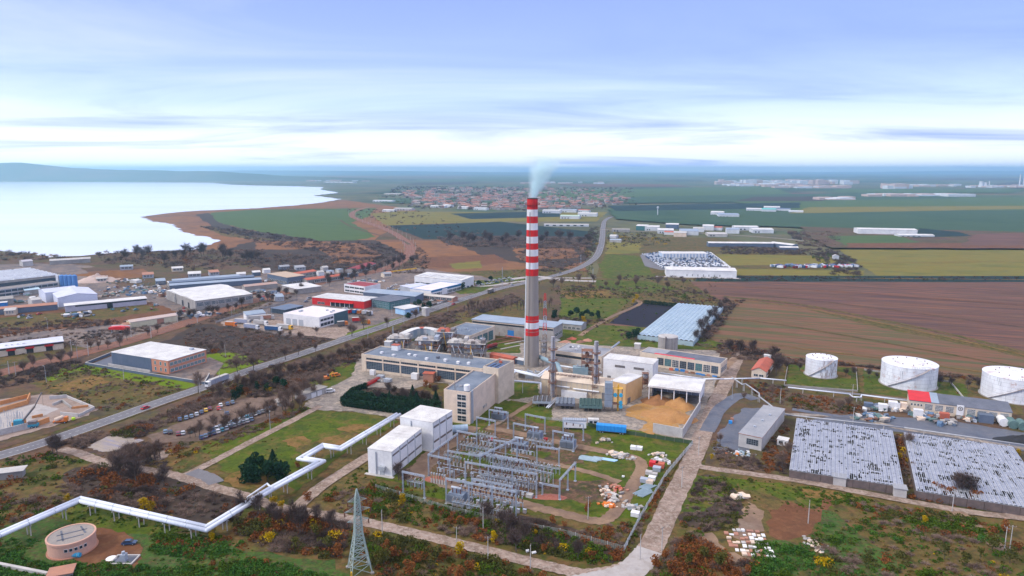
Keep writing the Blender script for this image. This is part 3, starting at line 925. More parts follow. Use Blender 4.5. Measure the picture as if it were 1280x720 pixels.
# ================================================================== the power station
# ---- tall striped chimney
CHX = P(664.5,457)
def chimney():
 t = thing('chimney','tall grey concrete chimney with red and white bands and smoke at its top','chimney',(CHX.x,CHX.y,0))
 HT = 103.0
 def zat(py):
  v = 360 - py
  c,s = math.cos(PITCH),math.sin(PITCH)
  return H + CHX.y * (-F * s + v * c) / (F * c + v * s)
 rr = lambda z: 4.85 - 1.75 * (z / HT) ** .85
 con = mat('chimney_concrete',(.34,.30,.27),(.25,.22,.20),.12,stretch=(1,1,.12),fine=.1)
 red = mat('chimney_red_paint',(.66,.012,.015),(.42,.02,.02),.35,stretch=(1,1,.15))
 whi = mat('chimney_white_paint',(.74,.75,.78),(.54,.53,.54),.35,stretch=(1,1,.15))
 dk = mat('soot_black',(.03,.03,.03),(.05,.05,.05),1)
 rows = [248,262,270.5,279,287.5,295.7,304,311.8,320,328,336,344.5]
 prof = [(rr(z),z) for z in [0] + [i * HT / 24 for i in range(1,24)]] + [(rr(HT),HT)]
 b = MB()
 b.lathe([(rr(z),z) for z in np.linspace(0,HT - .4,26)],36,cap=False)
 b.lathe([(rr(HT) - .45,HT - 6),(rr(HT) - .45,HT)],36,m=1,cap=False)
 k = MB()
 b.build('shaft',[con,dk],t,smooth=True)
 n = 36
 b = MB()
 b.lathe([(rr(HT) + .12,HT - .4),(rr(HT) + .12,HT),(rr(HT) - .5,HT),(rr(HT) - .5,HT - .4)],36,cap=False)
 b.build('lip',dk,t)
 def band(y0,y1,m,nm):
  z1,z0 = zat(y0),zat(y1)
  if nm == 'top':
   z1 = HT - .4
  c = MB().lathe([(rr(z) + .05,z) for z in (z0,(z0 + z1) / 2,z1)],36,cap=False)
  c.build('red_band' if m is red else 'white_band',m,t,smooth=True)
 for i in range(len(rows) - 1):
  band(rows[i],rows[i + 1],red if i % 2 == 0 else whi,'top' if i == 0 else '')
 for y0,y1,m in ((394,402.5,red),(402.5,410,whi),(410,418.7,red)):
  band(y0,y1,m,'')
 for y in (256.5,):
  z = zat(y)
  c = MB().lathe([(rr(z) + .05,z),(rr(z) + 1.2,z),(rr(z) + 1.2,z + .18),(rr(z) + .05,z + .18)],36,cap=False)
  for i in range(24):
   a = i * math.pi / 12
   x,y_ = (rr(z) + 1.15) * math.cos(a),(rr(z) + 1.15) * math.sin(a)
   c.bar((x,y_,z + .18),(x,y_,z + 1.25),.07)
  c.lathe([(rr(z) + 1.12,z + 1.2),(rr(z) + 1.2,z + 1.2),(rr(z) + 1.2,z + 1.3),(rr(z) + 1.12,z + 1.3)],24,cap=False)
  c.build('platform',mat('red_brown_steel',(.30,.03,.03),(.2,.04,.03)),t)
 ang = math.atan2(-CHX.y,-CHX.x) - .42
 l = MB()
 zz = np.linspace(1,HT - 8,30)
 for s_ in (-.3,.3):
  for z0,z1 in zip(zz[:-1],zz[1:]):
   p = Vector((math.cos(ang) * (rr(z0) + .2) - math.sin(ang) * s_,math.sin(ang) * (rr(z0) + .2) + math.cos(ang) * s_,z0))
   q = Vector((math.cos(ang) * (rr(z1) + .2) - math.sin(ang) * s_,math.sin(ang) * (rr(z1) + .2) + math.cos(ang) * s_,z1))
   l.bar(p,q,.09)
 for z0 in np.arange(1,HT - 8,.9):
  p = Vector((math.cos(ang) * (rr(z0) + .2),math.sin(ang) * (rr(z0) + .2),z0))
  d = Vector((-math.sin(ang),math.cos(ang),0)) * .3
  l.bar(p - d,p + d,.06)
 l.build('ladder',STEELD,t)
 ww = mat('white_sheathing',(.62,.66,.70),(.5,.54,.58),.5)
 w2 = MB()
 a2 = math.atan2(-CHX.y,-CHX.x) - 1.15
 for z0,z1 in zip(zz[:-1],zz[1:]):
  if z1 < zat(344):
   w2.bar((math.cos(a2) * (rr(z0) + .15),math.sin(a2) * (rr(z0) + .15),z0),(math.cos(a2) * (rr(z1) + .15),math.sin(a2) * (rr(z1) + .15),z1),.8,.3)
 w2.build('cable_duct',ww,t)
 for z in np.arange(8,zat(350),7.0):
  MB().lathe([(rr(z) + .01,z),(rr(z) + .07,z),(rr(z) + .07,z + .25),(rr(z) + .01,z + .25)],36,cap=False).build('hoop',con,t)
 return HT
CHT = chimney()
def smoke():
 m = bpy.data.materials.new('thin_smoke')
 m.use_nodes = True
 t = m.node_tree
 t.nodes.clear()
 g = N(t,'ShaderNodeTexCoord')
 n = N(t,'ShaderNodeTexNoise',i_Scale=.13,i_Detail=3.0,i_Distortion=.8)
 t.links.new(g.outputs['Object'],n.inputs['Vector'])
 sp = N(t,'ShaderNodeSeparateXYZ')
 t.links.new(g.outputs['Object'],sp.inputs[0])
 ax = math_node(t,'SUBTRACT',sp.outputs[0],math_node(t,'MULTIPLY',sp.outputs[2],.38))
 rr = math_node(t,'MULTIPLY_ADD',sp.outputs[2],.40,2.8)
 q = math_node(t,'DIVIDE',math_node(t,'POWER',math_node(t,'ADD',math_node(t,'MULTIPLY',ax,ax),math_node(t,'MULTIPLY',sp.outputs[1],sp.outputs[1])),.5),rr)
 edge = math_node(t,'SUBTRACT',1.0,q,clamp=True)
 up = math_node(t,'SUBTRACT',1.0,math_node(t,'DIVIDE',sp.outputs[2],24.0),clamp=True)
 d = math_node(t,'MULTIPLY_ADD',math_node(t,'SUBTRACT',n.outputs[0],.42),6.0,.25,clamp=True)
 dens = math_node(t,'MULTIPLY',math_node(t,'MULTIPLY',math_node(t,'MULTIPLY',d,edge),up),1.5)
 v = N(t,'ShaderNodeVolumePrincipled',i_Anisotropy=.2)
 v.inputs['Color'].default_value = (.80,.97,1.0,1)
 t.links.new(dens,v.inputs['Density'])
 o = N(t,'ShaderNodeOutputMaterial')
 t.links.new(v.outputs[0],o.inputs['Volume'])
 b = MB()
 b.lathe([(3.3,0),(6,6),(9.5,14),(13,24)],20)
 b.v = [(x + z * .38,y,z) for x,y,z in b.v]
 o = b.build('smoke',m,None,(CHX.x,CHX.y,CHT + .4))
 tag(o,'thin pale blue smoke drifting off the top of the striped chimney','smoke')
smoke()
# ---- turbine hall
t,L,Wd = block('turbine_hall','long cream hall with tall glazed bays and blue-grey flat roof behind the dark hedge',(451.6,442.5),(603,461),21,10.5,CREAM,ROOFB,par=.7)
nb = 6
for i in range(nb):
 u0 = 3 + i * (L - 8) / nb
 u1 = 3 + (i + 1) * (L - 8) / nb
 win(t,'f',u0 + .6,1.6,u1 - u0 - 1.2,4.6,9,5,FRAMED,GLASSB,L,Wd)
 win(t,'f',u0 + .6,7.4,u1 - u0 - 1.2,1.1,9,1,FRAMED,GLASS,L,Wd)
 MB().box(u0 - .35,u0 + .35,-.25,0,0,9.8).build('pilaster',CREAM,t)
wins(t,'l',4,Wd - 4,2,3,4,4,3,fm=FRAMED,gm=GLASSB,L=L,Wd=Wd)
MB().box(2,L - 2,-.4,0,6.5,7.0).build('ledge',PEACH,t)
for i in range(9):
 vent_box(t,10 + i * (L - 20) / 8 + R.uniform(-2,2),R.uniform(5,11),9.92,1.6,1.6,R.uniform(.6,1.3),R.choice([STEEL,WHITEP,ROOFD]))
b = MB().box(0,4.5,0,3.5,9.9,13)
b.build('roof_hut',WHITEP,t,(11,16,0))
MB().box(10.8,15.7,15.8,19.7,13,13.3).build('roof_hut_top',RUSTR,t)
b = MB()
for i in range(5):
 b.box(52 + i * 3,54.4 + i * 3,17,17.2,9.9,12.5)
b.build('roof_screen',STEELD,t)
# ---- administration block in two steps
t,L,Wd = block('office_block','four-storey cream office block with blue roof and glazed stair front by the white halls',(554.7,487),(587,491),(622,465.5),16,PEACH,ROOFB,par=.8)
for r in range(4):
 win(t,'f',L * .52,1.2 + r * 3.5,L * .34,2.7,2,2,FRAMEW,GLASS,L,Wd)
for u in (Wd * .45,Wd * .5,Wd * .55):
 win(t,'r',u,2.5,.8,1.6,1,1,FRAMEW,GLASS,L,Wd)
MB().box(L,L + .5,1.5,3.2,0,16.2).build('downpipe_shaft',STEEL,t)
b = MB().lathe([(1.5,16),(1.5,18.6),(1.3,18.8)],18,(L - 2.5,2.6)).build('water_tank',WHITEP,t)
MB().bar((L * .35,2.5,15.3),(L * .35,2.5,24),.18).bar((L * .35,2.5,15.3),(L * .35 + 1.5,2.5,18),.1).bar((L * .35,2.5,15.3),(L * .35 - 1,4,18),.1).build('antenna_mast',STEELD,t)
MB().box(L * .3,L * .42,8,9.5,15.3,16.0).build('roof_hatch',ROOFG,t)
t,L,Wd = block('stair_block','taller windowless cream block joined behind the four-storey office block',(604,458),(623,461),(643.5,451),19,CREAM,ROOFD,par=.9)
for i in range(3):
 MB().box(L * (.1 + .3 * i),L * (.3 + .3 * i),1,Wd * .55,18.2,18.6).build('roof_light',GLASSB,t)
vent_box(t,L * .4,Wd * .7,18.2,1.5,1,1,RUSTR)
# ---- grey-roofed workshop
t,L,Wd = block('workshop','cream workshop with blue-grey flat roof and glazed right side beyond the boilers',(550,415),(587.5,420),(615.6,407),10,CREAM,ROOFB,par=.5)
for i in range(4):
 win(t,'r',2 + i * (Wd - 4) / 4,1,(Wd - 4) / 4 - 1.2,6.5,5,5,FRAMED,GLASST,L,Wd)
wins(t,'f',4,L - 4,6,1.6,3,4,1,fm=FRAMED,L=L,Wd=Wd)
for i in range(5):
 vent_box(t,R.uniform(5,L - 5),R.uniform(5,Wd - 5),9.6,.9,.9,.6)
# ---- long blue-roofed store behind the chimney
t,L,Wd = block('store_building','very long store with pale blue roof standing behind the striped chimney',(590,399),(692,409.5),(698,402.5),10.5,CONC,ROOFBL,'slab',over=.6)
MB().box(.5,L - .5,-.12,0,8.0,9.0).build('strip_window',GLASS,t)
MB().box(0,L,-.2,0,9.2,10).build('fascia',CREAM,t)
wins(t,'r',1.5,Wd - 1.5,3,2,2,3,2,L=L,Wd=Wd)
door(t,'f',L * .45,5,5,BLUEP,L,Wd)
# ---- flat-roofed boiler store behind the steel stacks
t,L,Wd = block('boiler_house','low grey flat-roofed boiler house behind the two steel stacks',(693,438),(752,446),(758,434.5),7.5,CREAM,ROOFG,par=.5)
MB().box(1,L - 1,-.1,0,3.8,5.4).build('strip_window',GLASS,t)
panels(t,'f',L,Wd,.2,3.4,8,CONCL)
for i in range(6):
 vent_box(t,R.uniform(5,L - 5),R.uniform(4,Wd - 4),7.1,1.2,1.2,.7,R.choice([WHITEP,ROOFD]))
# ---- big white clad hall
t,L,Wd = block('white_boiler_hall','big windowless white clad hall with two dark louvre strips beside the chip shed',(754.4,448),(816.5,455.6),(823,449),12.5,WHITEP,WHITER,'slab',over=.15)
panels(t,'f',L,Wd,.1,12.1,18,WHITEP)
panels(t,'r',L,Wd,.1,12.1,6,WHITEP)
for u in (L * .24,L * .62):
 b = MB()
 for i in range(8):
  b.box(i * .75,i * .75 + .6,-.16,0,0,1.3)
 fob(t,'f','louvre',b.mesh('louvre',STEELD),u,8.2,L,Wd,.05)
door(t,'f',L * .09,2,2.4,STEELD,L,Wd)
ribs(t,L,Wd,12.5,12,WHITER)
# ---- red-strip workshop
t,L,Wd = block('long_workshop','long glazed workshop with dark roof and red roof strip behind the chip shed',(800,440),(901,455),(906.5,447.5),8,CREAM,ROOFD,par=.4)
MB().box(L * .18,L * .68,.3,2.6,7.72,8.05).build('red_roof_strip',REDP,t)
MB().box(.3,L * .3,2.8,Wd - .4,7.72,7.8).build('grey_roof_strip',ROOFG,t)
nb = 8
for i in range(nb):
 u0 = L * .22 + i * (L * .76) / nb
 w = L * .76 / nb
 win(t,'f',u0 + .4,1.6,w - .8,4.4,4,4,R.choice([FRAMEW,FRAMED]),R.choice([GLASS,GLASSB,GLASS,GLASST]),L,Wd)
wins(t,'r',1,Wd - 1,2,3,2,3,3,L=L,Wd=Wd)
for k in range(9):
 bb = MB().box(0,R.uniform(1.5,4),-.6,0,0,R.uniform(.8,1.6)).build('heap_of_scrap',R.choice([RUST,RUSTR,TERRA,BLUEP]),t,(L * .4 + k * L * .065,-R.uniform(1,2.5),0))
# ---- concrete tank beyond the workshop
c = P(834.5,437.5)
t = thing('concrete_tank','squat grey concrete tank with pale lid in front of the blue glasshouse','tank',c)
MB().lathe([(6.4,0),(6.4,9.2)],32).build('shell',CONC,t,smooth=False)
MB().lathe([(6.6,9.2),(6.6,9.6),(.3,10.2)],32).build('lid',CONCL,t)
for i in range(16):
 a = i * math.pi / 8
 MB().bar((6.45 * math.cos(a),6.45 * math.sin(a),0),(6.45 * math.cos(a),6.45 * math.sin(a),9.2),.25).build('rib',CONCL,t)
MB().box(-3.2,-2.6,-6.9,-5.6,0,10.6).build('ladder',STEELD,t)
# ---- cream gabled hall with ridge vents
t,L,Wd = block('gas_engine_hall','cream gabled engine hall with a row of ridge vents between the two steel stacks',(676.4,473.5),(768,484.5),14,8.2,mat('warm_cream_cladding',(.62,.50,.36),(.54,.43,.30),.2),mat('cream_sheet_roof',(.66,.55,.44),(.57,.47,.38),.2),'gx',ridge=2.4,over=.25)
for i in range(11):
 b = MB().box(-.7,.7,-.7,.7,0,.8).box(-.9,.9,-.9,.9,.8,1.0)
 b.build('ridge_vent',mat('buff_vent_steel',(.45,.33,.26),(.36,.27,.22)),t,(5 + i * (L - 16) / 10,Wd / 2 - 2.4,9.7))
MB().tube((6,-.7,5.4),(L - 24,-.7,5.4),.4,8).build('white_pipe',WHITEP,t)
MB().tube((L - 22,-.7,5.0),(L - 8,-.7,5.0),.4,8).build('white_pipe',WHITEP,t)
MB().box(12,26,-1.6,-.02,0,3.6).build('lean_to',WHITEP,t)
for i in range(14):
 MB().box(i * L / 14 - .06,i * L / 14 + .06,-.07,0,.1,8.1).build('cladding_joint',STEEL,t)
door(t,'f',34,4,4.4,STEELD,L,Wd)
# ---- white-topped tower block
t,L,Wd = block('boiler_tower','tall buff clad boiler house with plain white roof beside the wood chip yard',(764,476),(782.5,480),(794,468),11.5,mat('buff_cladding',(.66,.42,.20),(.58,.36,.17),.3),WHITER,'slab',over=.1)
panels(t,'r',L,Wd,.1,11.1,5,mat('buff_cladding',(0,0,0)))
panels(t,'f',L,Wd,.1,11.1,4,mat('buff_cladding',(0,0,0)))
door(t,'r',2,3,3,STEELD,L,Wd)
# ---- open chip shed
def chip_shed():
 a,L,Wd,rz = frame_of((811,481),(875.5,488.5),(880.5,474.5),9.5)
 t = thing('chip_shed','open-fronted white shed sheltering orange wood chips','shed',(a.x,a.y,0),rz)
 b = MB().extrx([(-.6,8.3),(-.6,9.2),(Wd * .35,10.2),(Wd + .4,9.4),(Wd + .4,9.1),(Wd * .35,9.9),(-.3,8.9),(-.3,8.3)],-.4,L + .4)
 b.build('roof',WHITER,t)
 for i in range(1,10):
  MB().extrx([(-.62,9.2),(Wd * .35,10.2),(Wd * .35,10.28),(-.62,9.3)],-.05,.05).build('roof_seam',WHITEP,t,(i * L / 10,0,0))
 for i in range(5):
  b = MB().box(-.22,.22,0,.45,0,8.6).build('post',WHITEP,t,(i * (L - .5) / 4 + .25,0,0))
  MB().box(-.22,.22,0,.45,0,9).build('post',WHITEP,t,(i * (L - .5) / 4 + .25,Wd - .5,0))
 MB().box(0,L,Wd - .2,Wd,0,9.0).build('back_wall',GREYC,t)
 MB().box(L - .2,L,1,Wd - .3,3.5,8.7).build('side_wall',WHITEP,t)
 MB().box(0,.2,Wd * .5,Wd - .3,0,8.7).build('side_wall',GREYC,t)
 return a
chip_shed()
def wall_run(name,label,pts,h,th,m,cat='wall',top=None,piece=None,zb=0):
 p = [P(*q) for q in pts]
 t = thing(name,label,cat,(p[0].x,p[0].y,zb))
 for i in range(len(p) - 1):
  a,b_ = p[i] - p[0],p[i + 1] - p[0]
  L = (b_ - a).length
  n = max(1,int(round(L / piece))) if piece else 1
  d = (b_ - a) / n
  rz = math.atan2(d.y,d.x)
  me = MB().box(.02,d.length - .02,-th / 2,th / 2,0,h).mesh('panel',m)
  for k in range(n):
   link('panel',me,t,a + d * k,rz)
  if top:
   link('coping',MB().box(0,L,-th / 2 - .06,th / 2 + .06,h,h + .12).mesh('coping',top),t,a,rz)
 return t
wall_run('retaining_wall','pale concrete panel wall holding back the orange wood chips',[(816,541),(853,548),(875,512)],4.6,.4,CONCL,piece=5)
def heap(name,label,px,py,rx,ry,h,m,cat='heap',seed=1,n=30,rz=0.0,z=0.0):
 c = P(px,py)
 rr = random.Random(seed)
 b = MB()
 ph = [rr.uniform(0,6.28) for _ in range(6)]
 G_ = 16
 V = []
 for i in range(G_ + 1):
  for k in range(n):
   a = 2 * math.pi * k / n
   f = i / G_
   e = 1 + .16 * math.sin(2 * a + ph[0]) + .1 * math.sin(3 * a + ph[1]) + .05 * math.sin(7 * a + ph[2])
   x,y = rx * f * e * math.cos(a),ry * f * e * math.sin(a)
   zz = h * (max(0,1 - f) ** .9) * (1 + .18 * math.sin(x * .7 + ph[3]) * math.cos(y * .9 + ph[4])) + rr.uniform(-.06,.06) * h * (1 - f)
   V.append((x,y,max(0.0,zz) + (.02 if i < G_ else -.03)))
 b.v = V
 for i in range(G_):
  for k in range(n):
   j = (k + 1) % n
   b.f.append((i * n + k,(i + 1) * n + k,(i + 1) * n + j,i * n + j))
   b.m.append(0)
 o = b.build(name,m,None,(c.x,c.y,z),rz,smooth=True)
 return tag(o,label,cat)
heap('wood_chip_heap','big orange wood chip heap against the concrete panel wall',842,524,10,9,4.2,WOODC,'wood chips',3)
heap('wood_chip_heap','dark orange wood chip heap under the left bay of the open shed',822,503,8,7,3.6,mat('dark_wood_chips',(.32,.15,.06),(.24,.11,.05),.4,fine=.3),'wood chips',4)  # chips in a darker orange than the other heaps
heap('wood_chip_heap','high wood chip heap under the right bays of the open shed',849,507,8,7,4.4,WOODC,'wood chips',5)
heap('wood_chip_heap','low spread of wood chips in the middle of the yard',828,519,13,9,1.4,WOODC,'wood chips',6)
sheet('spilled_chips',[(785,510),(815,500),(862,508),(848,535),(838,534),(812,545),(800,538),(808,528),(782,520)],gmat('spilled_wood_chips',[(.36,.24,.14),(.42,.24,.10),(.34,.28,.22)],scale=.12,fine=.2,fscale=.8),1)
# ---- steel stacks
def stack(px,pyb,ht,label,plats):
 c = P(px,pyb)
 t = thing('steel_stack',label,'chimney',c)
 MB().lathe([(1.15,0),(1.15,ht * .6),(1.05,ht)],20).build('flue',mat('dull_steel_flue',(.36,.36,.40),(.28,.26,.28),.5,stretch=(1,1,.2)),t,smooth=False)
 for i in range(8):
  z = ht * (i + 1) / 8.5
  MB().lathe([(1.15,z),(1.25,z),(1.25,z + .18),(1.15,z + .18)],20,cap=False).build('flange',STEEL,t)
 for z in plats:
  b = MB().lathe([(1.2,z),(2.5,z),(2.5,z + .12),(1.2,z + .12)],14,cap=False)
  for i in range(14):
   a = i * 2 * math.pi / 14
   b.bar((2.45 * math.cos(a),2.45 * math.sin(a),z + .1),(2.45 * math.cos(a),2.45 * math.sin(a),z + 1.2),.08)
  b.lathe([(2.4,z + 1.1),(2.5,z + 1.1),(2.5,z + 1.22),(2.4,z + 1.22)],14,cap=False)
  b.build('platform',RUST,t)
 b = MB()
 for i in range(4):
  a = math.pi / 4 + i * math.pi / 2
  b.bar((3.0 * math.cos(a),3.0 * math.sin(a),0),(1.9 * math.cos(a),1.9 * math.sin(a),ht * .55),.22)
  a2 = a + math.pi / 2
  for k in range(5):
   f0,f1 = k / 5,(k + 1) / 5
   r0,r1 = 3 - 1.1 * f0,3 - 1.1 * f1
   b.bar((r0 * math.cos(a),r0 * math.sin(a),f0 * ht * .55),(r1 * math.cos(a2),r1 * math.sin(a2),f1 * ht * .55),.12)
   b.bar((r1 * math.cos(a),r1 * math.sin(a),f1 * ht * .55),(r1 * math.cos(a2),r1 * math.sin(a2),f1 * ht * .55),.12)
 b.build('lattice',mat('brown_grey_steel',(.24,.19,.17),(.30,.16,.10),.5),t)
 MB().bar((0,-1.25,0),(0,-1.25,ht),.12).bar((.4,-1.25,0),(.4,-1.25,ht),.12).build('ladder',STEELD,t)
stack(690.5,496,33,'left of the two slim steel stacks in front of the cream engine hall',(8,14,20,26))
stack(744,499,31.5,'right of the two slim steel stacks in front of the cream engine hall',(7,13,19.5,25))
# ---- slim red and white lattice mast beside the chimney
def mast():
 c = P(680.8,441)
 t = thing('lattice_mast','slim red and white lattice mast just right of the striped chimney','mast',c)
 ht,n = 40.0,16
 for k in range(n):
  z0,z1 = ht * k / n,ht * (k + 1) / n
  w0,w1 = 1.5 - 1.0 * k / n,1.5 - 1.0 * (k + 1) / n
  b = MB()
  q = [(-1,-1),(1,-1),(1,1),(-1,1)]
  for i in range(4):
   x,y = q[i]
   x2,y2 = q[(i + 1) % 4]
   b.bar((x * w0,y * w0,z0),(x * w1,y * w1,z1),.2)
   b.bar((x * w0,y * w0,z0),(x2 * w1,y2 * w1,z1),.13)
   b.bar((x * w1,y * w1,z1),(x2 * w1,y2 * w1,z1),.13)
  b.build('section',[STEELD,STEELD,STEELD,STEELD,RUST,STEELD][k % 6] if k < 5 else (REDP if (k // 2) % 2 else STEEL),t)
mast()
# ---- rusty tower frame
def tower_frame(px,py,w,d,ht,nf,label,m=None,rz=-.12):
 c = P(px,py)
 t = thing('steel_tower',label,'steel structure',c,rz)
 m = m or RUST
 for x in (0,w):
  for y in (0,d):
   MB().bar((x,y,0),(x,y,ht),.3).build('column',m,t)
 for k in range(1,nf + 1):
  z = ht * k / nf
  b = MB().box(-.3,w + .3,-.3,d + .3,z - .15,z)
  for x,y,x2,y2 in ((-.3,-.3,w + .3,-.3),(w + .3,-.3,w + .3,d + .3),(w + .3,d + .3,-.3,d + .3),(-.3,d + .3,-.3,-.3)):
   b.bar((x,y,z + 1),(x2,y2,z + 1),.08)
  b.build('deck',m,t)
  b = MB().bar((0,0,ht * (k - 1) / nf),(w,0,z),.14).bar((w,d,ht * (k - 1) / nf),(w,0,z),.14).build('brace',m,t)
  if k < nf:
   MB().lathe([(1.0,z),(1.3,z + .8),(1.2,z + 2.2),(.4,z + 2.6)],12,(w / 2,d / 2)).build('vessel',R.choice([STEEL,RUST,CONCL]),t)
 return t
tower_frame(727,470,6,6,15,4,'rust-orange steel tower between the two steel stacks')
tower_frame(676,448,3.2,3.2,11,3,'narrow dark steel frame at the right foot of the striped chimney',STEELD)
tower_frame(803,487,3,3,9,3,'brown chip hoist tower standing in front of the white clad hall')
# ---- ducts and elevated pipes
def pipe(name,label,pts,r,m,legs=True,legm=None,cat='pipe',n=10,twin=0,every=12,group=None,collar=0):
 """pts: (px, py, z) - run of pipe on trestles"""
 w = [P(a,b_,z) for a,b_,z in pts]
 o = Vector((w[0].x,w[0].y,0))
 t = thing(name,label,cat,o,0,group)
 w = [p - o for p in w]
 for off in ((0,) if not twin else (-twin / 2,twin / 2)):
  pp = []
  for i,p in enumerate(w):
   a,c = w[max(0,i - 1)],w[min(len(w) - 1,i + 1)]
   if i in (0,len(w) - 1):
    d = (c - a).normalized()
    s_ = 1
   else:
    d1,d2 = (p - a).normalized(),(c - p).normalized()
    d = (d1 + d2).normalized()
    s_ = 1 / max(.5,d.dot(d1))
   nn = Vector((-d.y,d.x,0))
   pp.append(p + nn * off * s_)
  b = MB()
  for i in range(len(pp) - 1):
   b.tube(pp[i],pp[i + 1],r,n)
  for q in pp[1:-1]:
   k = MB().lathe([(r * .01,-r),(r * .5,-r * .87),(r * .87,-r * .5),(r,0),(r * .87,r * .5),(r * .5,r * .87),(r * .01,r)],n,cap=False)
   k0 = len(b.v)
   b.v += [(x + q.x,y + q.y,z + q.z) for x,y,z in k.v]
   b.f += [tuple(v + k0 for v in f) for f in k.f]
   b.m += k.m
  b.build('pipe_run',m,t,smooth=True)
  if collar:
   for i in range(len(pp) - 1):
    L = (pp[i + 1] - pp[i]).length
    kk = int(L / collar)
    for q in range(1,kk):
     c0 = pp[i].lerp(pp[i + 1],q / kk)
     dd = (pp[i + 1] - pp[i]).normalized()
     MB().tube(c0 - dd * .12,c0 + dd * .12,r + .05,n).build('joint_band',STEEL,t)
 if legs:
  for i in range(len(w) - 1):
   L = (w[i + 1] - w[i]).length
   kk = max(1,int(L / every))
   for q in range(kk):
    c0 = w[i].lerp(w[i + 1],(q + .5) / kk)
    dd = (w[i + 1] - w[i]).normalized()
    nn = Vector((-dd.y,dd.x,0)).normalized() if abs(dd.z) < .95 else Vector((1,0,0))
    hw = max(.35,twin / 2)
    zt = c0.z - r
    if zt < .5:
     continue
    b = MB().bar(c0 - nn * (hw + r) + Vector((0,0,-r - .12)),c0 + nn * (hw + r) + Vector((0,0,-r - .12)),.28)
    for s_ in (-1,1):
     f = c0 + nn * s_ * hw
     b.bar((f.x,f.y,0),(f.x,f.y,zt - .25),.26)
    b.build('trestle',legm or CONCL,t)
 return t
PIPEW = mat('silver_white_lagging',(.70,.74,.82),(.58,.62,.70),.3,rough=.4,stretch=(1,1,1))
pipe('pipeline','twin silver-white heating pipeline zigzagging from the foreground to the white halls',
  [(-40,686,4.6),(100,625,4.6),(258,661,4.6),(340,611,4.6),(401,577.5,4.6),(376.5,573.5,4.6),(404,557.5,4.6),(426,561,4.6),(498,518,4.6)],
  .72,PIPEW,twin=1.9,every=11,collar=8)
pipe('pipe_loop','thin silver side pipe arching down beside the twin pipeline',[(309,623,.8),(311,621,3.5),(334,605,4.6),(340,611,4.6)],.35,PIPEW,every=30)
pipe('pipeline','white twin ducts turning round the foot of the striped chimney',[(641,466,5),(643,463.5,5),(673,470.5,5),(689,459,5)],.55,PIPEW,twin=1.8,every=9)
pipe('pipeline','silver overhead pipe crossing the lawn from the office block to the engine hall',[(631,488,1),(631,475.5,6.5),(676,479,6.5),(676,492,1)],.5,PIPEW,every=20)
pipe('pipeline','silver pipe on trestles running along the front of the red-strip workshop',[(822,466,3.4),(880,474,3.4),(905,474,3.6),(950,473,3.6),(983,476,3.6)],.35,PIPEW,every=14)
pipe('pipeline','silver pipe running past the storage tanks towards the red-roofed store',[(985,484.5,2.5),(1062,493,2.5),(1066,496.5,2.5),(1076,497,2.5),(1077,494,2.5),(1136,501.5,2.5)],.35,PIPEW,every=14)
pipe('pipeline','grey pipe stepping down past the small flat-roofed store to the broken glasshouses',[(915,472,4),(928,481,4),(932,480,4),(949,492,4),(949,496,4),(975,516,3),(985,519,2.6),(1130,535,2.6),(1290,558,2.6)],.35,mat('dull_grey_lagging',(.40,.41,.44),(.32,.33,.36),.3),every=16)
DUCT = mat('grey_blue_duct_paint',(.20,.30,.36),(.26,.34,.39),.3)
pipe('flue_duct','blue-grey flue duct running from the striped chimney to the steel tower',[(673,446,5),(697,456,7),(702,468,4),(722,474,4)],1.3,DUCT,every=12,legm=STEELD)
for k,(x,y,w,d_,z,m_,lab) in enumerate(((648,473,6,4,3,STEELD,'dark pump box below the ducts at the chimney foot'),(657,474,4,3,4,STEEL,'steel fan box in front of the chimney foot'),(666,474,5,3,3.5,CONC,'concrete block under the white ducts'),(700,452,8,5,4,DUCT,'blue-grey duct box beside the left steel stack'),(716,470,9,5,5,DUCT,'long blue-grey casing behind the engine hall'),(712,455,10,3,4,CONCL,'pale plinth before the low boiler house'))):
 t = thing('machine_box',lab,'machine',P(x,y),-.1)
 MB().box(0,w,0,d_,.2,z).build('casing',m_,t)
 MB().tube((w * .3,d_ / 2,z),(w * .3,d_ / 2,z + 1.5),.4,8).tube((w * .8,d_ / 2,z + .4),(w * .2,d_ / 2,z + .4),.35,8).build('pipe',STEEL,t)
 MB().box(-.3,w + .3,-.3,d_ + .3,0,.2).build('plinth',CONC,t)
pipe('flue_duct','thin white flue duct along the front of the low boiler house',[(697,457,3),(728,462,3),(752,466,3)],.5,PIPEW,every=12)
b = pipe('conveyor','inclined grey conveyor rising beyond the corner of the white clad hall',[(751,446,2),(774,428,7.5)],.8,STEEL,every=14,legm=STEELD,n=4)
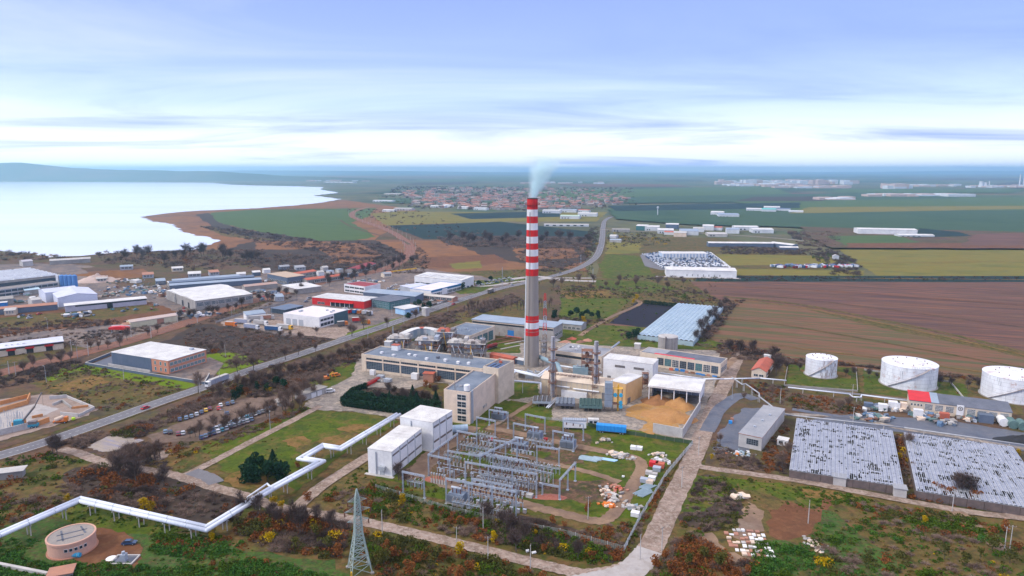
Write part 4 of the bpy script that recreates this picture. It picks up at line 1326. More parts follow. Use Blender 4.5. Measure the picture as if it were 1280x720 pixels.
# ---- boiler units with decks on the hall's far side
def boiler_unit(px,py,w,d,ht,label,rz,roofm,seed):
 rr = random.Random(seed)
 ht *= 1.25
 c = P(px,py)
 t = thing('boiler_unit',label,'boiler',c,rz)
 for x in np.linspace(0,w,4):
  for y in (0,d / 2,d):
   MB().bar((x,y,0),(x,y,ht),.35).build('column',CONC,t)
 for k,z in enumerate((ht * .45,ht * .72,ht)):
  b = MB().box(-1,w + 1,-1,d + 1,z - .25,z)
  b.build('deck',[CONC,RUST,CONCL][k],t)
  b = MB()
  for x0,y0,x1,y1 in ((-1,-1,w + 1,-1),(w + 1,-1,w + 1,d + 1),(w + 1,d + 1,-1,d + 1),(-1,d + 1,-1,-1)):
   b.bar((x0,y0,z + 1.1),(x1,y1,z + 1.1),.09)
   for i in range(7):
    f = i / 6
    b.bar((x0 + (x1 - x0) * f,y0 + (y1 - y0) * f,z),(x0 + (x1 - x0) * f,y0 + (y1 - y0) * f,z + 1.1),.07)
  b.build('railing',STEELD,t)
 for i in range(3):
  x = w * (.2 + .3 * i)
  MB().lathe([(1.2,.3),(1.7,ht * .25),(1.7,ht * .4)],12,(x,d * .4)).build('drum',rr.choice([STEEL,CONCL,RUST]),t)
 MB().box(w * .06,w * .78,d * .08,d * .92,ht * .46,ht * .99).build('casing',GREYC,t)
 q = [(w * .05,d * .05),(w * .8,d * .05),(w * .8,d * .95),(w * .05,d * .95)]
 b = MB()
 top = [(w * .12,d * .3),(w * .55,d * .25),(w * .6,d * .7),(w * .15,d * .75)]
 b.hexa([(x,y,ht) for x,y in q] + [(x,y,ht + 1.7) for x,y in top])
 b.box(w * .82,w * 1.02,d * .1,d * .9,ht,ht + rr.uniform(1.5,3.5),1)
 b.box(w * .3,w * .5,d * -.05,d * .2,ht,ht + 1.6,1)
 b.build('hood',[roofm,rr.choice([STEEL,CONCL,STEELD])],t)
 for i in range(7):
  x,y,z = rr.uniform(-.5,w - 1),rr.choice((-1.3,-.6,d * .5)),rr.choice((0,ht * .45,ht * .72))
  MB().box(0,rr.uniform(.8,2.4),0,rr.uniform(.8,1.5),0,rr.uniform(.8,2.2)).build('equipment',rr.choice([STEEL,RUST,WHITEP,STEELD,ROOFD,CONCL]),t,(x,y,z))
 MB().tube((w * .45,d * .5,ht + 1.6),(w * .45,d * .5,ht + 3.4),.5,10).build('flue_stub',STEELD,t)
 for i in range(4):
  x0 = rr.uniform(0,w)
  MB().tube((x0,-1.2,rr.uniform(1,3)),(x0 + rr.uniform(-4,4),-1.2,ht - rr.uniform(0,3)),.22,6).build('pipe',rr.choice([STEEL,RUST,PIPEW,YELP]),t)
DW = mat('dirty_white_sheet',(.48,.45,.44),(.30,.26,.24),.5)
boiler_unit(486,441,13,8,8,'leftmost steel boiler unit behind the long glazed hall, with white hood',-.1,DW,1)
boiler_unit(521,445,14,8,8.5,'second boiler unit from the left with stained pale hood and yellow pipes',-.1,DW,2)
boiler_unit(545,440,12,9,11,'tall boiler unit with rust-red hood behind the glazed hall',-.15,RUSTR,3)
boiler_unit(561,447,12,8,8,'boiler unit with grey hood left of the chimney yard',-.1,CONCL,4)
boiler_unit(582,450,12,8,8.5,'rightmost boiler unit with white hood beside the rail yard',-.1,DW,5)
tower_frame(600,444,2.5,2.5,11,3,'single grey steel lift frame right of the boiler units',STEEL)
def gallery():
 pts = [P(a,b_,8.5) for a,b_ in ((484,428),(496,421),(508,415),(519,411),(530,410),(541,411.5),(552,416),(562,421),(572,426.5))]
 pts = smooth_line(pts,2)
 o = Vector((pts[0].x,pts[0].y,0))
 t = thing('curved_gallery','curved white-topped conveyor gallery arching behind the boiler units','conveyor',o)
 L_,R_ = ribbon_pts(pts,5.0)
 for i in range(len(pts) - 1):
  a,b_,c,d = L_[i] - o,R_[i] - o,R_[i + 1] - o,L_[i + 1] - o
  e = Vector((0,0,.25))
  g = (c - b_) * .04
  MB().hexa([a,b_,c - g,d - g,a + e,b_ + e,c - g + e,d - g + e]).build('roof_panel',WHITER if i not in (7,14,15) else RUSTR,t)
  s_ = .08
  a2,b2,c2,d2 = (Vector((q.x,q.y,2.5)) for q in (a,b_,c,d))
  z = Vector((0,0,8.48))
  m2 = (a2 + b2) / 2
  ins = lambda q,r_: q.lerp(r_,.08)
  lo = [ins(a2,b2),ins(b2,a2),ins(c2,d2),ins(d2,c2)]
  MB().hexa(lo + [Vector((q.x,q.y,8.45)) for q in lo]).build('wall_panel',ROOFBL if i % 2 else GREYC,t)
  if i % 3 == 0:
   MB().bar(Vector((m2.x,m2.y,0)),Vector((m2.x,m2.y,2.5)),.7).build('leg',CONC,t)
gallery()
heap('scrap_heap','overgrown spoil heap inside the curve of the white gallery',536,424,16,9,2.5,G_grass,'heap',9)
# ---- rail yard pieces left of the chimney
t,L,Wd = block('fuel_shed','low rust-red shed roof in the rail yard left of the chimney',(612,443),(641,449),5,3.5,RUSTR,RUSTR,'gx',ridge=.7)
t,L,Wd = block('fuel_shed','small dark container with white lid touching the left of the chimney foot',(641,448),(654,451),4,3.2,SLATEW,WHITER,'slab')
for k,(a_,b_) in enumerate((((632,424),(652,427)),((624,420),(636,417)))):
 p0,p1 = P(*a_),P(*b_)
 t = thing('rack',['long rusty pipe rack in the rail yard nearer the chimney','short rusty pipe rack in the rail yard nearer the workshop'][k],'rack',p0)
 for i in range(6):
  q = (p1 - p0) * i / 5
  MB().bar(q,q + Vector((0,0,2.4)),.3).build('post',RUST,t)
 MB().bar((0,0,2.5),p1 - p0 + Vector((0,0,2.5)),.8,.5).build('beam',RUSTR,t)
for k,(x,y) in enumerate(((616,431),(626,437),(620,425),(631,431))):
 a_ = P(x,y)
 tag(MB().box(0,26,-.9,.9,0,.5).build('rail_siding',CONC if k % 2 else RUST,None,a_,rad(38)),None,None,None,'structure')
def tank_wagon(px,py,rz,m,label,L=9,r=1.25,cat='tank wagon',name='tank_wagon'):
 t = thing(name,label,cat,P(px,py),rz)
 MB().tube((-L / 2,0,2.2),(L / 2,0,2.2),r,14).build('barrel',m,t)
 MB().box(-L / 2 - .3,L / 2 + .3,-.9,.9,.75,1.0).build('chassis',STEELD,t)
 for x in (-L / 2 + 1,-L / 2 + 2.3,L / 2 - 2.3,L / 2 - 1):
  for y in (-.8,.8):
   MB().tube((x,y - .1,.45),(x,y + .1,.45),.42,12).build('wheel',BLACK,t)
 MB().lathe([(.4,0),(.4,.5)],10).build('manhole',STEELD,t,(0,0,2.2 + r - .1))
tank_wagon(615,436,rad(50),mat('dark_red_paint',(.25,.03,.03),(.17,.03,.03),.6),'dark red tank wagon on the siding left of the chimney')
for k,(x,y,c_) in enumerate(((715,424,RUSTR),(707,428,TERRA),(726,428,RUST),(694,426,CONCL),(735,426,TERRA))):
 heap('rubble_heap',['bright red heap on the grass behind the low boiler house','terracotta rubble heap behind the low boiler house','rust-brown heap right of the bright red heap','pale rubble heap right of the striped chimney','small terracotta heap nearest the green strip'][k],x,y,4,3,1.6,c_,'heap',20 + k,n=14)
# ---- dry coolers and filters
def cooler(px,py,w,d,nx,ny,m,label,top,rz=-.1):
 t = thing('air_cooler',label,'cooler',P(px,py),rz)
 for x in np.linspace(.2,w - .2,nx):
  for y in (0.2,d - .2):
   MB().bar((x,y,0),(x,y,2.0),.25).build('leg',STEELD,t)
 MB().box(0,w,0,d,1.9,3.1).build('casing',m,t)
 fan = MB().lathe([(1.0,0),(1.0,.5),(.88,.5),(.88,.05)],12,cap=False).box(-.9,.9,-.08,.08,.15,.22).box(-.08,.08,-.9,.9,.23,.3).mesh('fan',top)
 for i in range(nx):
  for j in range(ny):
   o = link('fan',fan,t,(w * (i + .5) / nx,d * (j + .5) / ny,3.1))
   o.scale = (min(1,w / nx / 2.3),) * 2 + (1,)
 for i in range(1,nx):
  MB().box(w * i / nx - .1,w * i / nx + .1,0,d,3.1,3.75).build('divider',m,t)
cooler(665.5,509,9.5,8,4,4,STEEL,'left light grey fan cooler below the cream engine hall',STEELD)
cooler(694,512,10,9,5,4,ROOFD,'middle dark fan cooler between pipes below the cream engine hall',STEEL)
cooler(724,515,11.5,11,6,6,GREENB,'largest grey-green fan cooler in front of the right steel stack',GREENB)
pipe('pipeline','two thin silver pipes between the light and dark fan coolers',[(684,510,1.4),(696,498,1.4)],.28,PIPEW,twin=1.0,every=6)
def filt(px,py,w,d,ht,m,label):
 t = thing('filter_tower',label,'filter',P(px,py),-.1)
 MB().box(0,w,0,d,2.5,ht).build('casing',m,t)
 for i in range(1,5):
  MB().box(-.06,w + .06,-.06,d + .06,ht * i / 5,ht * i / 5 + .15).build('flange',STEELD,t)
 for x in (.2,w - .2):
  for y in (.2,d - .2):
   MB().bar((x,y,0),(x,y,2.5),.3).build('leg',STEELD,t)
 b = MB()
 for x in np.arange(.4,w,.7):
  b.box(x - .05,x + .05,-.1,0,2.6,ht)
 b.build('stiffener',STEEL,t)
 b = MB()
 for x0,y0,x1,y1 in ((0,0,w,0),(w,0,w,d),(w,d,0,d),(0,d,0,0)):
  b.bar((x0,y0,ht + 1),(x1,y1,ht + 1),.08)
  b.bar((x0,y0,ht),(x0,y0,ht + 1),.08)
 b.build('railing',STEELD,t)
filt(755.5,515,3.8,3.8,15,mat('blue_grey_steel',(.28,.33,.40),(.22,.27,.33),.5),'tall blue-grey filter tower at the corner of the chip yard')
t = thing('filter_rack','open steel rack with pairs of blue fans beside the filter tower','steel structure',P(766,515),-.1)
for x in (0,4.5):
 for y in (0,3):
  MB().bar((x,y,0),(x,y,12),.22).build('column',STEELD,t)
for z in (4,8,12):
 MB().box(-.2,4.7,-.2,3.2,z - .15,z).build('deck',RUST if z == 4 else YELP,t)
for x,z in ((1,8.9),(3.8,8.9),(3.8,5),(3.8,3)):
 MB().tube((x,-1.0,z),(x,.2,z),.95,12).build('blue_fan',mat('cyan_blue_paint',(.04,.35,.55),(.05,.28,.45)),t)
MB().tube((2.5,1.5,0),(2.5,1.5,14),.4,10).build('riser',YELP,t)
# ---- trailers in the chip yard
def wheels(t,xs,w,r=.5,m=None):
 for x in xs:
  for y in (-w / 2 + .15,w / 2 - .15):
   o = MB().tube((x,y - .15,r),(x,y + .15,r),r,12).tube((x,y - .17,r),(x,y + .17,r),r * .5,8,m=1).build('wheel',[BLACK,STEEL],t)
t = thing('tarped_trailer','bright blue tarpaulin trailer parked in the chip yard','trailer',P(764,541.5),-.24)
MB().extrx([(-1.3,1.1),(1.3,1.1),(1.35,3.7),(.7,4.2),(-.7,4.2),(-1.35,3.7)],-6.8,6.8).build('tarpaulin',TARPB,t)
for i in range(9):
 MB().extrx([(-1.42,1.2),(-1.38,3.75),(-.7,4.28),(.7,4.28),(1.38,3.75),(1.42,1.2),(1.36,1.2),(1.3,3.7),(.68,4.2),(-.68,4.2),(-1.3,3.7),(-1.36,1.2)],-.06,.06).build('tarp_rib',BLUEP,t,(-6.2 + i * 1.55,0,0))
MB().box(-6.8,6.8,-1.1,1.1,.8,1.08).build('chassis',STEELD,t)
wheels(t,(-5,-3.8,4.2,5.4),2.5)
t = thing('white_trailer','white box trailer with grey ribbed top left of the blue trailer','trailer',P(718,536.5),-.1)
MB().box(-5.5,5.5,-1.4,1.4,1.0,4.3).build('body',WHITEP,t)
MB().box(-5.6,5.6,-1.5,1.5,4.3,4.9).build('top',STEEL,t)
for i in range(11):
 MB().box(-5.3 + i * 1.04,-5.2 + i * 1.04,-1.5,1.5,4.9,5.0).build('rib',STEELD,t)
wheels(t,(-4,-2.8,3.8),2.6)
t = thing('site_cabin','small white site cabin with two dark windows beside the blue trailer','cabin',P(735,532.5),-.1)
MB().box(0,5,0,2.5,.2,3).build('wall',WHITEP,t)
MB().box(-.1,5.1,-.1,2.6,3,3.15).build('roof',WHITER,t)
for u in (.7,2.8):
 win(t,'f',u,1.3,1.4,1.1,1,1,FRAMED,GLASS,5,2.5)
# ---- the two white halls
for k,(A,B,C,h,lab) in enumerate((((459.5,560.5),(489.5,565),(534,536.5),10.6,'nearer and lower of the two white halls at the end of the pipeline'),
           ((500,521),(541,528.5),(566,513.5),13,'taller of the two white halls at the end of the pipeline'))):
 t,L,Wd = block('white_hall',lab,A,B,C,h,WHITEP,WHITER,'slab',over=.12)
 panels(t,'f',L,Wd,.1,h - .4,3,WHITEP)
 ribs(t,L,Wd,h,9,WHITER,'y',w=.1,hh=.06)
 n = 4 if k == 0 else 3
 for i in range(n):
  u0,u1 = Wd * i / n,Wd * (i + 1) / n
  for z0,z1 in ((.2,h * .26),(h * .36,h * .76)):
   me = MB().box(.15,u1 - u0 - .15,-.07,0,0,z1 - z0).mesh('panel',WHITEP)
   fob(t,'r','panel',me,u0,z0,L,Wd)
  for z0 in (h * .27,h * .78):
   b = MB().box(.6,u1 - u0 - .6,-.12,0,0,h * .065)
   fob(t,'r','louvre',b.mesh('louvre',STEELD),u0,z0,L,Wd)
  MB().box(L,L + .22,u0 - .12,u0 + .12,0,h).build('frame_post',GREYC,t)
 MB().bar((L * .35,-.3,0),(L * .35,-.3,h - 1),.3).build('downpipe',STEEL,t)
 MB().box(-1,L + 1,-1.6,0,.02,.18).build('plinth',CONCL,t)
 if k == 0:
  door(t,'f',L * .5,1.8,2.4,GREYC,L,Wd)
  MB().box(L * .5,L * .75,-1.5,-.05,2.6,4.2).build('plant_box',GREYC,t)
t = thing('tank_trailer','pale blue rounded vessel lying beside the taller white hall','tank',P(575,541),.2)
MB().tube((-4,0,2),(3.6,0,2),1.7,16).build('barrel',mat('pale_blue_steel',(.42,.55,.66),(.36,.48,.6),.4,rough=.4),t)
MB().box(-3.5,3,-1.5,1.5,0,.8).build('cradle',STEELD,t)
for x in (-2.6,0,2.2):
 MB().tube((x - .1,0,2),(x + .1,0,2),1.76,16).build('hoop',STEEL,t)
# ================================================================== storage tanks
def rust_white(name,amt):
 m = mat(name,(.76,.78,.82),(.56,.56,.60),.25,rough=.55,stretch=(1,1,.25),amt=.35)
 t = m.node_tree
 b = t.nodes['Principled BSDF']
 g = N(t,'ShaderNodeNewGeometry')
 n = N(t,'ShaderNodeTexNoise',i_Scale=.22,i_Detail=6.0,i_Roughness=.7)
 t.links.new(g.outputs['Position'],n.inputs['Vector'])
 f = math_node(t,'MULTIPLY',math_node(t,'SUBTRACT',n.outputs[0],amt),9.0,clamp=True)
 src = b.inputs['Base Color'].links[0].from_socket
 t.links.new(mixc(t,math_node(t,'MULTIPLY',f,.75),src,(.42,.20,.15)),b.inputs['Base Color'])
 return m
TKW,TKR = rust_white('tank_white_paint',.57),rust_white('tank_rusting_roof',.56)
def tank(px,py,r,h,label,seam=False):
 c = P(px,py)
 t = thing('storage_tank',label,'tank',c)
 MB().lathe([(r,0),(r,h)],48,cap=False).build('shell',TKW,t,smooth=True)
 MB().lathe([(r + .12,h),(r + .12,h + .18),(r * .5,h + .75),(.3,h + 1.0)],48).build('roof',TKR,t)
 MB().lathe([(r + .8,0),(r + .8,.35)],40).build('footing',CONC,t)
 b = MB()
 a0 = math.atan2(-c.y,-c.x)
 s0 = a0 - .75
 n = 22
 for i in range(n):
  a,a2 = s0 + i * 1.5 / n,s0 + (i + 1) * 1.5 / n
  z0,z1 = h * i / n,h * (i + 1) / n
  b.bar(((r + .5) * math.cos(a),(r + .5) * math.sin(a),z0 + .2),((r + .5) * math.cos(a2),(r + .5) * math.sin(a2),z1 + .2),.9,.12)
  b.bar(((r + .95) * math.cos(a),(r + .95) * math.sin(a),z0 + 1.2),((r + .95) * math.cos(a2),(r + .95) * math.sin(a2),z1 + 1.2),.09)
 b.build('spiral_stair',mat('tank_stair_steel',(.45,.42,.42),(.32,.24,.2)),t)
 rows = 6
 for k in range(1,rows):
  z = h * k / rows
  MB().lathe([(r,z),(r + .035,z),(r + .035,z + .09),(r,z + .09)],48,cap=False).build('weld_seam',GREYC,t)
 b = MB()
 rr = random.Random(int(px))
 for k in range(rows):
  for i in range(14 if seam else 6):
   a = a0 - 1.4 + rr.random() * 2.8 if not seam else a0 + .0 + rr.random() * 1.1
   b.bar((math.cos(a) * (r + .03),math.sin(a) * (r + .03),h * k / rows),(math.cos(a) * (r + .03),math.sin(a) * (r + .03),h * (k + 1) / rows),.12 if seam else .07)
 b.build('plate_joint',mat('rust_streak',(.34,.27,.27),(.4,.32,.3)) if seam else GREYC,t)['kind'] = 'stuff'
 for i in range(10):
  a = i * math.pi / 5
  MB().lathe([(.25,h + .6),(.25,h + 1.1)],8,(r * .6 * math.cos(a),r * .6 * math.sin(a))).build('roof_nozzle',RUST,t)
 b = MB()
 for i in range(12):
  a = a0 + .1 + i * .06
  b.bar((r * math.cos(a),r * math.sin(a),h + .1),(r * math.cos(a),r * math.sin(a),h + 1.2),.07)
 b.bar((r * math.cos(a0 + .1),r * math.sin(a0 + .1),h + 1.2),(r * math.cos(a0 + .8),r * math.sin(a0 + .8),h + 1.2),.07)
 b.build('railing',STEELD,t)
tank(1025.5,468.5,8.6,10.6,'smallest white storage tank, with a brick-like pattern of streaked plate joints',True)
tank(1134.5,480.5,14.0,12.6,'middle white storage tank with rust spot on roof behind the red-roofed store')
tank(1265.5,496,14.6,12.6,'white rust-streaked storage tank at the right edge of the photo')
wall_run('bund_wall','thin concrete bund wall round the smallest storage tank',[(985,456),(980,483),(1072,490),(1070,461)],1.0,.3,CONC,piece=6)
wall_run('bund_wall','dark concrete bund wall behind the middle storage tank',[(1080,463),(1190,479)],1.0,.3,CONC,piece=6)
wall_run('bund_wall','slanting pale bund wall between the middle and right storage tanks',[(1188,479),(1208,503)],1.0,.3,CONCL,piece=6)
# ================================================================== right side buildings
t,L,Wd = block('red_roofed_store','long cream store with a red and dark roof and white gate tower by the tanks',(1137,500.6),(1265,516.5),11,5.6,CREAM,ROOFD,'mx',ridge=1.8,over=.3)
MB().extrx([(-.35,5.86),(11.35,7.68),(11.35,7.76),(-.35,5.94)],-.3,L * .22).build('red_roof_part',REDP,t)
MB().extrx([(-.35,5.86),(11.35,7.68),(11.35,7.76),(-.35,5.94)],L * .22,L * .30).build('blue_roof_part',ROOFBL,t)
for k in range(8):
 u0,u1 = L * (.16 + .105 * k),L * (.16 + .105 * (k + 1))
 if k == 3:
  MB().box(u0,u1 - 1.5,-.5,0,0,6.2).build('gate_tower',WHITEP,t)
  b = MB()
  cx,cz,n = (u0 + u1 - 1.5) / 2,4.6,20
  for i in range(n):
   a,a2 = 2 * math.pi * i / n,2 * math.pi * (i + 1) / n
   b.hexa([(cx + .75 * math.cos(a),-.6,cz + .75 * math.sin(a)),(cx + 1.1 * math.cos(a),-.6,cz + 1.1 * math.sin(a)),(cx + 1.1 * math.cos(a),-.5,cz + 1.1 * math.sin(a)),(cx + .75 * math.cos(a),-.5,cz + .75 * math.sin(a)),
     (cx + .75 * math.cos(a2),-.6,cz + .75 * math.sin(a2)),(cx + 1.1 * math.cos(a2),-.6,cz + 1.1 * math.sin(a2)),(cx + 1.1 * math.cos(a2),-.5,cz + 1.1 * math.sin(a2)),(cx + .75 * math.cos(a2),-.5,cz + .75 * math.sin(a2))])
  b.box(cx - .35,cx + .35,-.6,-.5,cz - .35,cz + .35)
  b.build('round_emblem',STEELD,t)
 else:
  win(t,'f',u0,1.8,u1 - u0 - 1.2,2.9,7,4,FRAMEW,GLASS,L,Wd)
wins(t,'f',L * .01,L * .14,3.2,1.1,4,1,1,L=L,Wd=Wd)
MB().box(0,L,-.15,0,4.9,5.5).build('fascia',CREAM,t)
t,L,Wd = block('small_store','dirty grey flat-roofed store with broken front window beside the dark yard',(923.7,541.5),(952.5,547.5),(963.5,508),6.2,CONCL,ROOFG,'slab',over=.2,trim=TERRA)
win(t,'f',L * .35,2.0,L * .5,2.6,5,3,FRAMED,GLASS,L,Wd)
wins(t,'l',3,Wd - 3,2,1.6,6,2,2,fm=FRAMED,L=L,Wd=Wd)
for i in range(3):
 vent_box(t,L * .4 + i,Wd * (.25 + .22 * i),6.2,.8,.8,.5)
t,L,Wd = block('kiosk','tiny white kiosk with dark opening left of the first broken glasshouse',(971.5,549),(984.5,551.5),4,2.9,WHITEP,WHITER,'slab',over=.2)
win(t,'f',.7,.9,1.8,1.4,1,1,FRAMEW,GLASS,L,Wd)
win(t,'f',3.1,1.3,.9,.9,1,1,FRAMEW,GLASS,L,Wd)
t,L,Wd = block('gabled_house','small cream house with rusty red gabled roof near the tanks',(939.5,463),(957.5,465.5),(963,451.5),4.5,CREAM,RUSTR,'gy',ridge=2.2,over=.5)
wins(t,'f',1,L - 1,1.2,1.4,2,2,1,L=L,Wd=Wd)
wins(t,'r',2,Wd - 1,1.2,1.4,3,2,1,L=L,Wd=Wd)
block('hut','small white hut behind the rusty-roofed house',(955,444),(963,445),3,3,WHITEP,WHITER,'slab')
block('hut','tiny hut with red door left of the squat concrete tank',(793,430),(800,430.6),4,3.6,CONCL,WHITER,'slab')
for s_ in (1,):
 t,L,Wd = block('old_house','low ruined house with blue-grey roof behind the low boiler house',(697,404),(727,407),(731,403),4.5,CONC,ROOFBL,'gx',ridge=1.3)
 wins(t,'f',1,L - 1,1,1.5,5,1,2,L=L,Wd=Wd)
# ---- glasshouses: ridge-and-furrow roofs of single panes, many broken out
PANE = mat('whitewashed_glass',(.38,.39,.43),(.24,.25,.28),.3,rough=.35,spec=.5)
PANEB = mat('pale_blue_film',(.30,.41,.48),(.42,.53,.59),.1,rough=.4,spec=.5)
def glasshouse(name,label,q,h,nb,nrow,ncol,pane,broken,wallm,seed,rise=1.0,holes=3):
 """q: back-left, back-right, front-right, front-left eave corners; nb bays side by side; nrow panes along each slope"""
 bl,br,fr,fl = [P(a,b_,h) for a,b_ in q]
 o = Vector((fl.x,fl.y,0))
 t = thing(name,label,'glasshouse',o)
 def at(u,v,z):
  a = fl.lerp(fr,u)
  b_ = bl.lerp(br,u)
  c = a.lerp(b_,v)
  return Vector((c.x - o.x,c.y - o.y,z))
 rr = random.Random(seed)
 hol = [(rr.random(),rr.random(),rr.choice((.008,.012,.02,.03,.045)),rr.choice((.012,.016,.016,.03))) for _ in range(holes)]
 B = MB()
 fr_ = MB()
 for i in range(nb):
  for s_ in range(2):
   for c in range(ncol):
    f0,f1 = (s_ * ncol + c) / (2 * ncol),(s_ * ncol + c + 1) / (2 * ncol)
    zf = lambda f: h + rise * (1 - abs(2 * f - 1))
    u0,u1 = (i + f0) / nb,(i + f1) / nb
    for r in range(nrow):
     v0,v1 = r / nrow,(r + 1) / nrow
     um,vm = (u0 + u1) / 2,(v0 + v1) / 2
     p = broken
     for hx,hy,hw,hh in hol:
      if abs(um - hx) < hw and abs(vm - hy) < hh:
       p = .75
     if rr.random() < p:
      continue
     e = (u1 - u0) * .05
     g = (v1 - v0) * .03
     dz = rr.uniform(0,.03)
     B.poly([at(u0 + e,v0 + g,zf(f0) + dz),at(u1 - e,v0 + g,zf(f1) + dz),at(u1 - e,v1 - g,zf(f1) + dz),at(u0 + e,v1 - g,zf(f0) + dz)])
  fr_.bar(at(i / nb,0,h - .06),at(i / nb,1,h - .06),.22,.12)
  fr_.bar(at((i + .5) / nb,0,h + rise - .04),at((i + .5) / nb,1,h + rise - .04),.10)
 fr_.bar(at(1,0,h - .06),at(1,1,h - .06),.22,.12)
 for r in range(0,nrow + 1,4):
  fr_.bar(at(0,r / nrow,h - .12),at(1,r / nrow,h - .12),.1)
 B.build('roof_panes',pane,t)['kind'] = 'stuff'
 fr_.build('frame',GREYC,t)
 for (a,b_) in (((0,0),(1,0)),((1,0),(1,1)),((1,1),(0,1)),((0,1),(0,0))):
  p0,p1 = at(*a,0),at(*b_,0)
  L = (p1 - p0).length
  n = max(4,int(L / 5))
  me = MB().box(.06,L / n - .06,-.1,.1,0,h - .2).mesh('wall_panel',wallm)
  d = (p1 - p0) / n
  for k in range(n):
   if rr.random() < broken * .6:
    continue
   link('wall_panel',me,t,p0 + d * k,math.atan2(d.y,d.x))
 MB().poly([at(0.001,0.001,.06),at(.999,0.001,.06),at(.999,.999,.06),at(0.001,.999,.06)]).build('floor',G_dscrub,t)
glasshouse('broken_glasshouse','left one of the two big derelict glasshouses with scattered missing panes',[(996,523),(1115.5,538.7),(1129.5,609),(987,587.5)],3.4,26,38,2,PANE,.012,mat('brown_broken_wall',(.16,.12,.11),(.10,.08,.08),.5),3,.22,130)
glasshouse('broken_glasshouse','right one of the two big derelict glasshouses, with longer rows of missing panes',[(1130,541),(1266,559),(1322,641),(1146,613.7)],3.4,30,38,2,PANE,.012,mat('brown_broken_wall',(0,0,0)),8,.22,160)
glasshouse('film_greenhouse','large pale blue film-covered greenhouse beyond the squat concrete tank',[(847,379.4),(904,384),(866.7,427.3),(797,418.7)],3.4,12,26,2,PANEB,0.0,PANEB,5,.7,0)
for x,y,lab in ((1050,605,'pale boiler porch on the front wall of the left derelict glasshouse'),(1126,619,'low broken porch at the front right corner of the left derelict glasshouse')):
 block('porch',lab,(x - 8,y - 9),(x + 8,y - 6.6),4,3.6,CONCL,ROOFG,'slab')
# ---- round pump house
c = P(91,686)
t = thing('round_pump_house','round salmon-pink pump house with flat roof at the lower left','building',c)
PINK = mat('salmon_render',(.60,.34,.25),(.50,.30,.23),.4)
MB().lathe([(6.7,0),(6.7,4.8)],40).build('wall',PINK,t,smooth=False)
MB().lathe([(6.75,4.3),(6.95,4.3),(6.95,5.0),(6.45,5.0),(6.45,4.8)],40,cap=False).build('parapet',PINK,t)
MB().lathe([(6.44,4.8),(6.44,4.86)],40).build('roof',mat('grey_brown_roofing',(.30,.26,.23),(.22,.20,.19),.3),t)
for a_,b_ in (((-4,-1),(3,3.5)),((-2,-4),(4,0)),((-4.5,2),(0,-4)),((0,5),(4,1))):
 MB().bar((*a_,4.92),(*b_,4.92),.5,.08).build('roofing_patch',ROOFD,t)
a0 = math.atan2(-c.y,-c.x)
for i in range(5):
 a = a0 - .28 + i * .2
 me = MB().box(-.5,.5,-.1,.03,0,1.1).mesh('window',FRAMEW)
 w_ = link('window',me,t,(6.72 * math.cos(a),6.72 * math.sin(a),2.3),a + math.pi / 2)
 link('pane',MB().box(-.42,.42,-.13,-.1,.1,1.0).mesh('pane',GLASS),w_)
MB().lathe([(7.2,0),(7.2,.3)],40).build('plinth',TERRA,t)
t = thing('valve_pit','open concrete valve pit with grey pump on the bare earth yard','pit',P(156,701))
for x0,x1,y0,y1 in ((-3.6,3.6,-2.6,-2.2),(-3.6,3.6,2.2,2.6),(-3.6,-3.2,-2.2,2.2),(3.2,3.6,-2.2,2.2)):
 MB().box(x0,x1,y0,y1,0,.5).build('rim',CONCL,t)
MB().box(-3.2,3.2,-2.2,2.2,.04,.1).build('floor',ROOFD,t)
MB().box(-1,.6,-.8,.8,.1,2.2).lathe([(.5,2.2),(.5,3.0)],12,(-.2,0)).build('pump',STEEL,t)
MB().lathe([(1.6,.15),(1.6,.25)],16,(-4.6,.8)).build('cover',WHITEP,t)
t = thing('water_barrel','bright blue barrel lying by the round pump house','barrel',P(95.5,697))
MB().tube((-1.3,0,.75),(1.3,0,.75),.75,14).build('barrel',mat('cyan_blue_paint',(0,0,0)),t)
for x in (-.6,.6):
 MB().tube((x - .05,0,.75),(x + .05,0,.75),.79,14).build('hoop',STEEL,t)
wall_run('culvert_wall','pale concrete culvert wall at the bottom left corner',[(-30,702),(60,720)],1.0,1.0,CONCL,piece=5)
t,L,Wd = block('culvert_hut','low concrete culvert head in the bottom left corner',(58,722),(90,716),5,1.6,CONC,TERRA,'slab')
t,L,Wd = block('canopy','weathered concrete canopy at the left edge by the rust-coloured bushes',(-6,592),(27,588),4,3.2,CONC,CONCL,'slab',over=.8)
# ---- gatehouse area
t,L,Wd = block('gate_shed','long open-sided shed with pale roof by the entrance yard',(378,494),(408,483.5),6,3.6,CONCL,CONC,'slab',over=.6)
door(t,'f',L * .35,3.4,2.8,WHITEP,L,Wd)
door(t,'f',L * .6,3.4,2.8,WHITEP,L,Wd)
t = thing('round_kiosk','small round kiosk under bare trees by the car park','kiosk',P(352,507))
MB().lathe([(2.2,0),(2.2,2.6)],12).build('wall',CONC,t)
MB().lathe([(3.6,2.6),(3.6,2.9),(.4,3.5)],12).build('roof',CONCL,t)
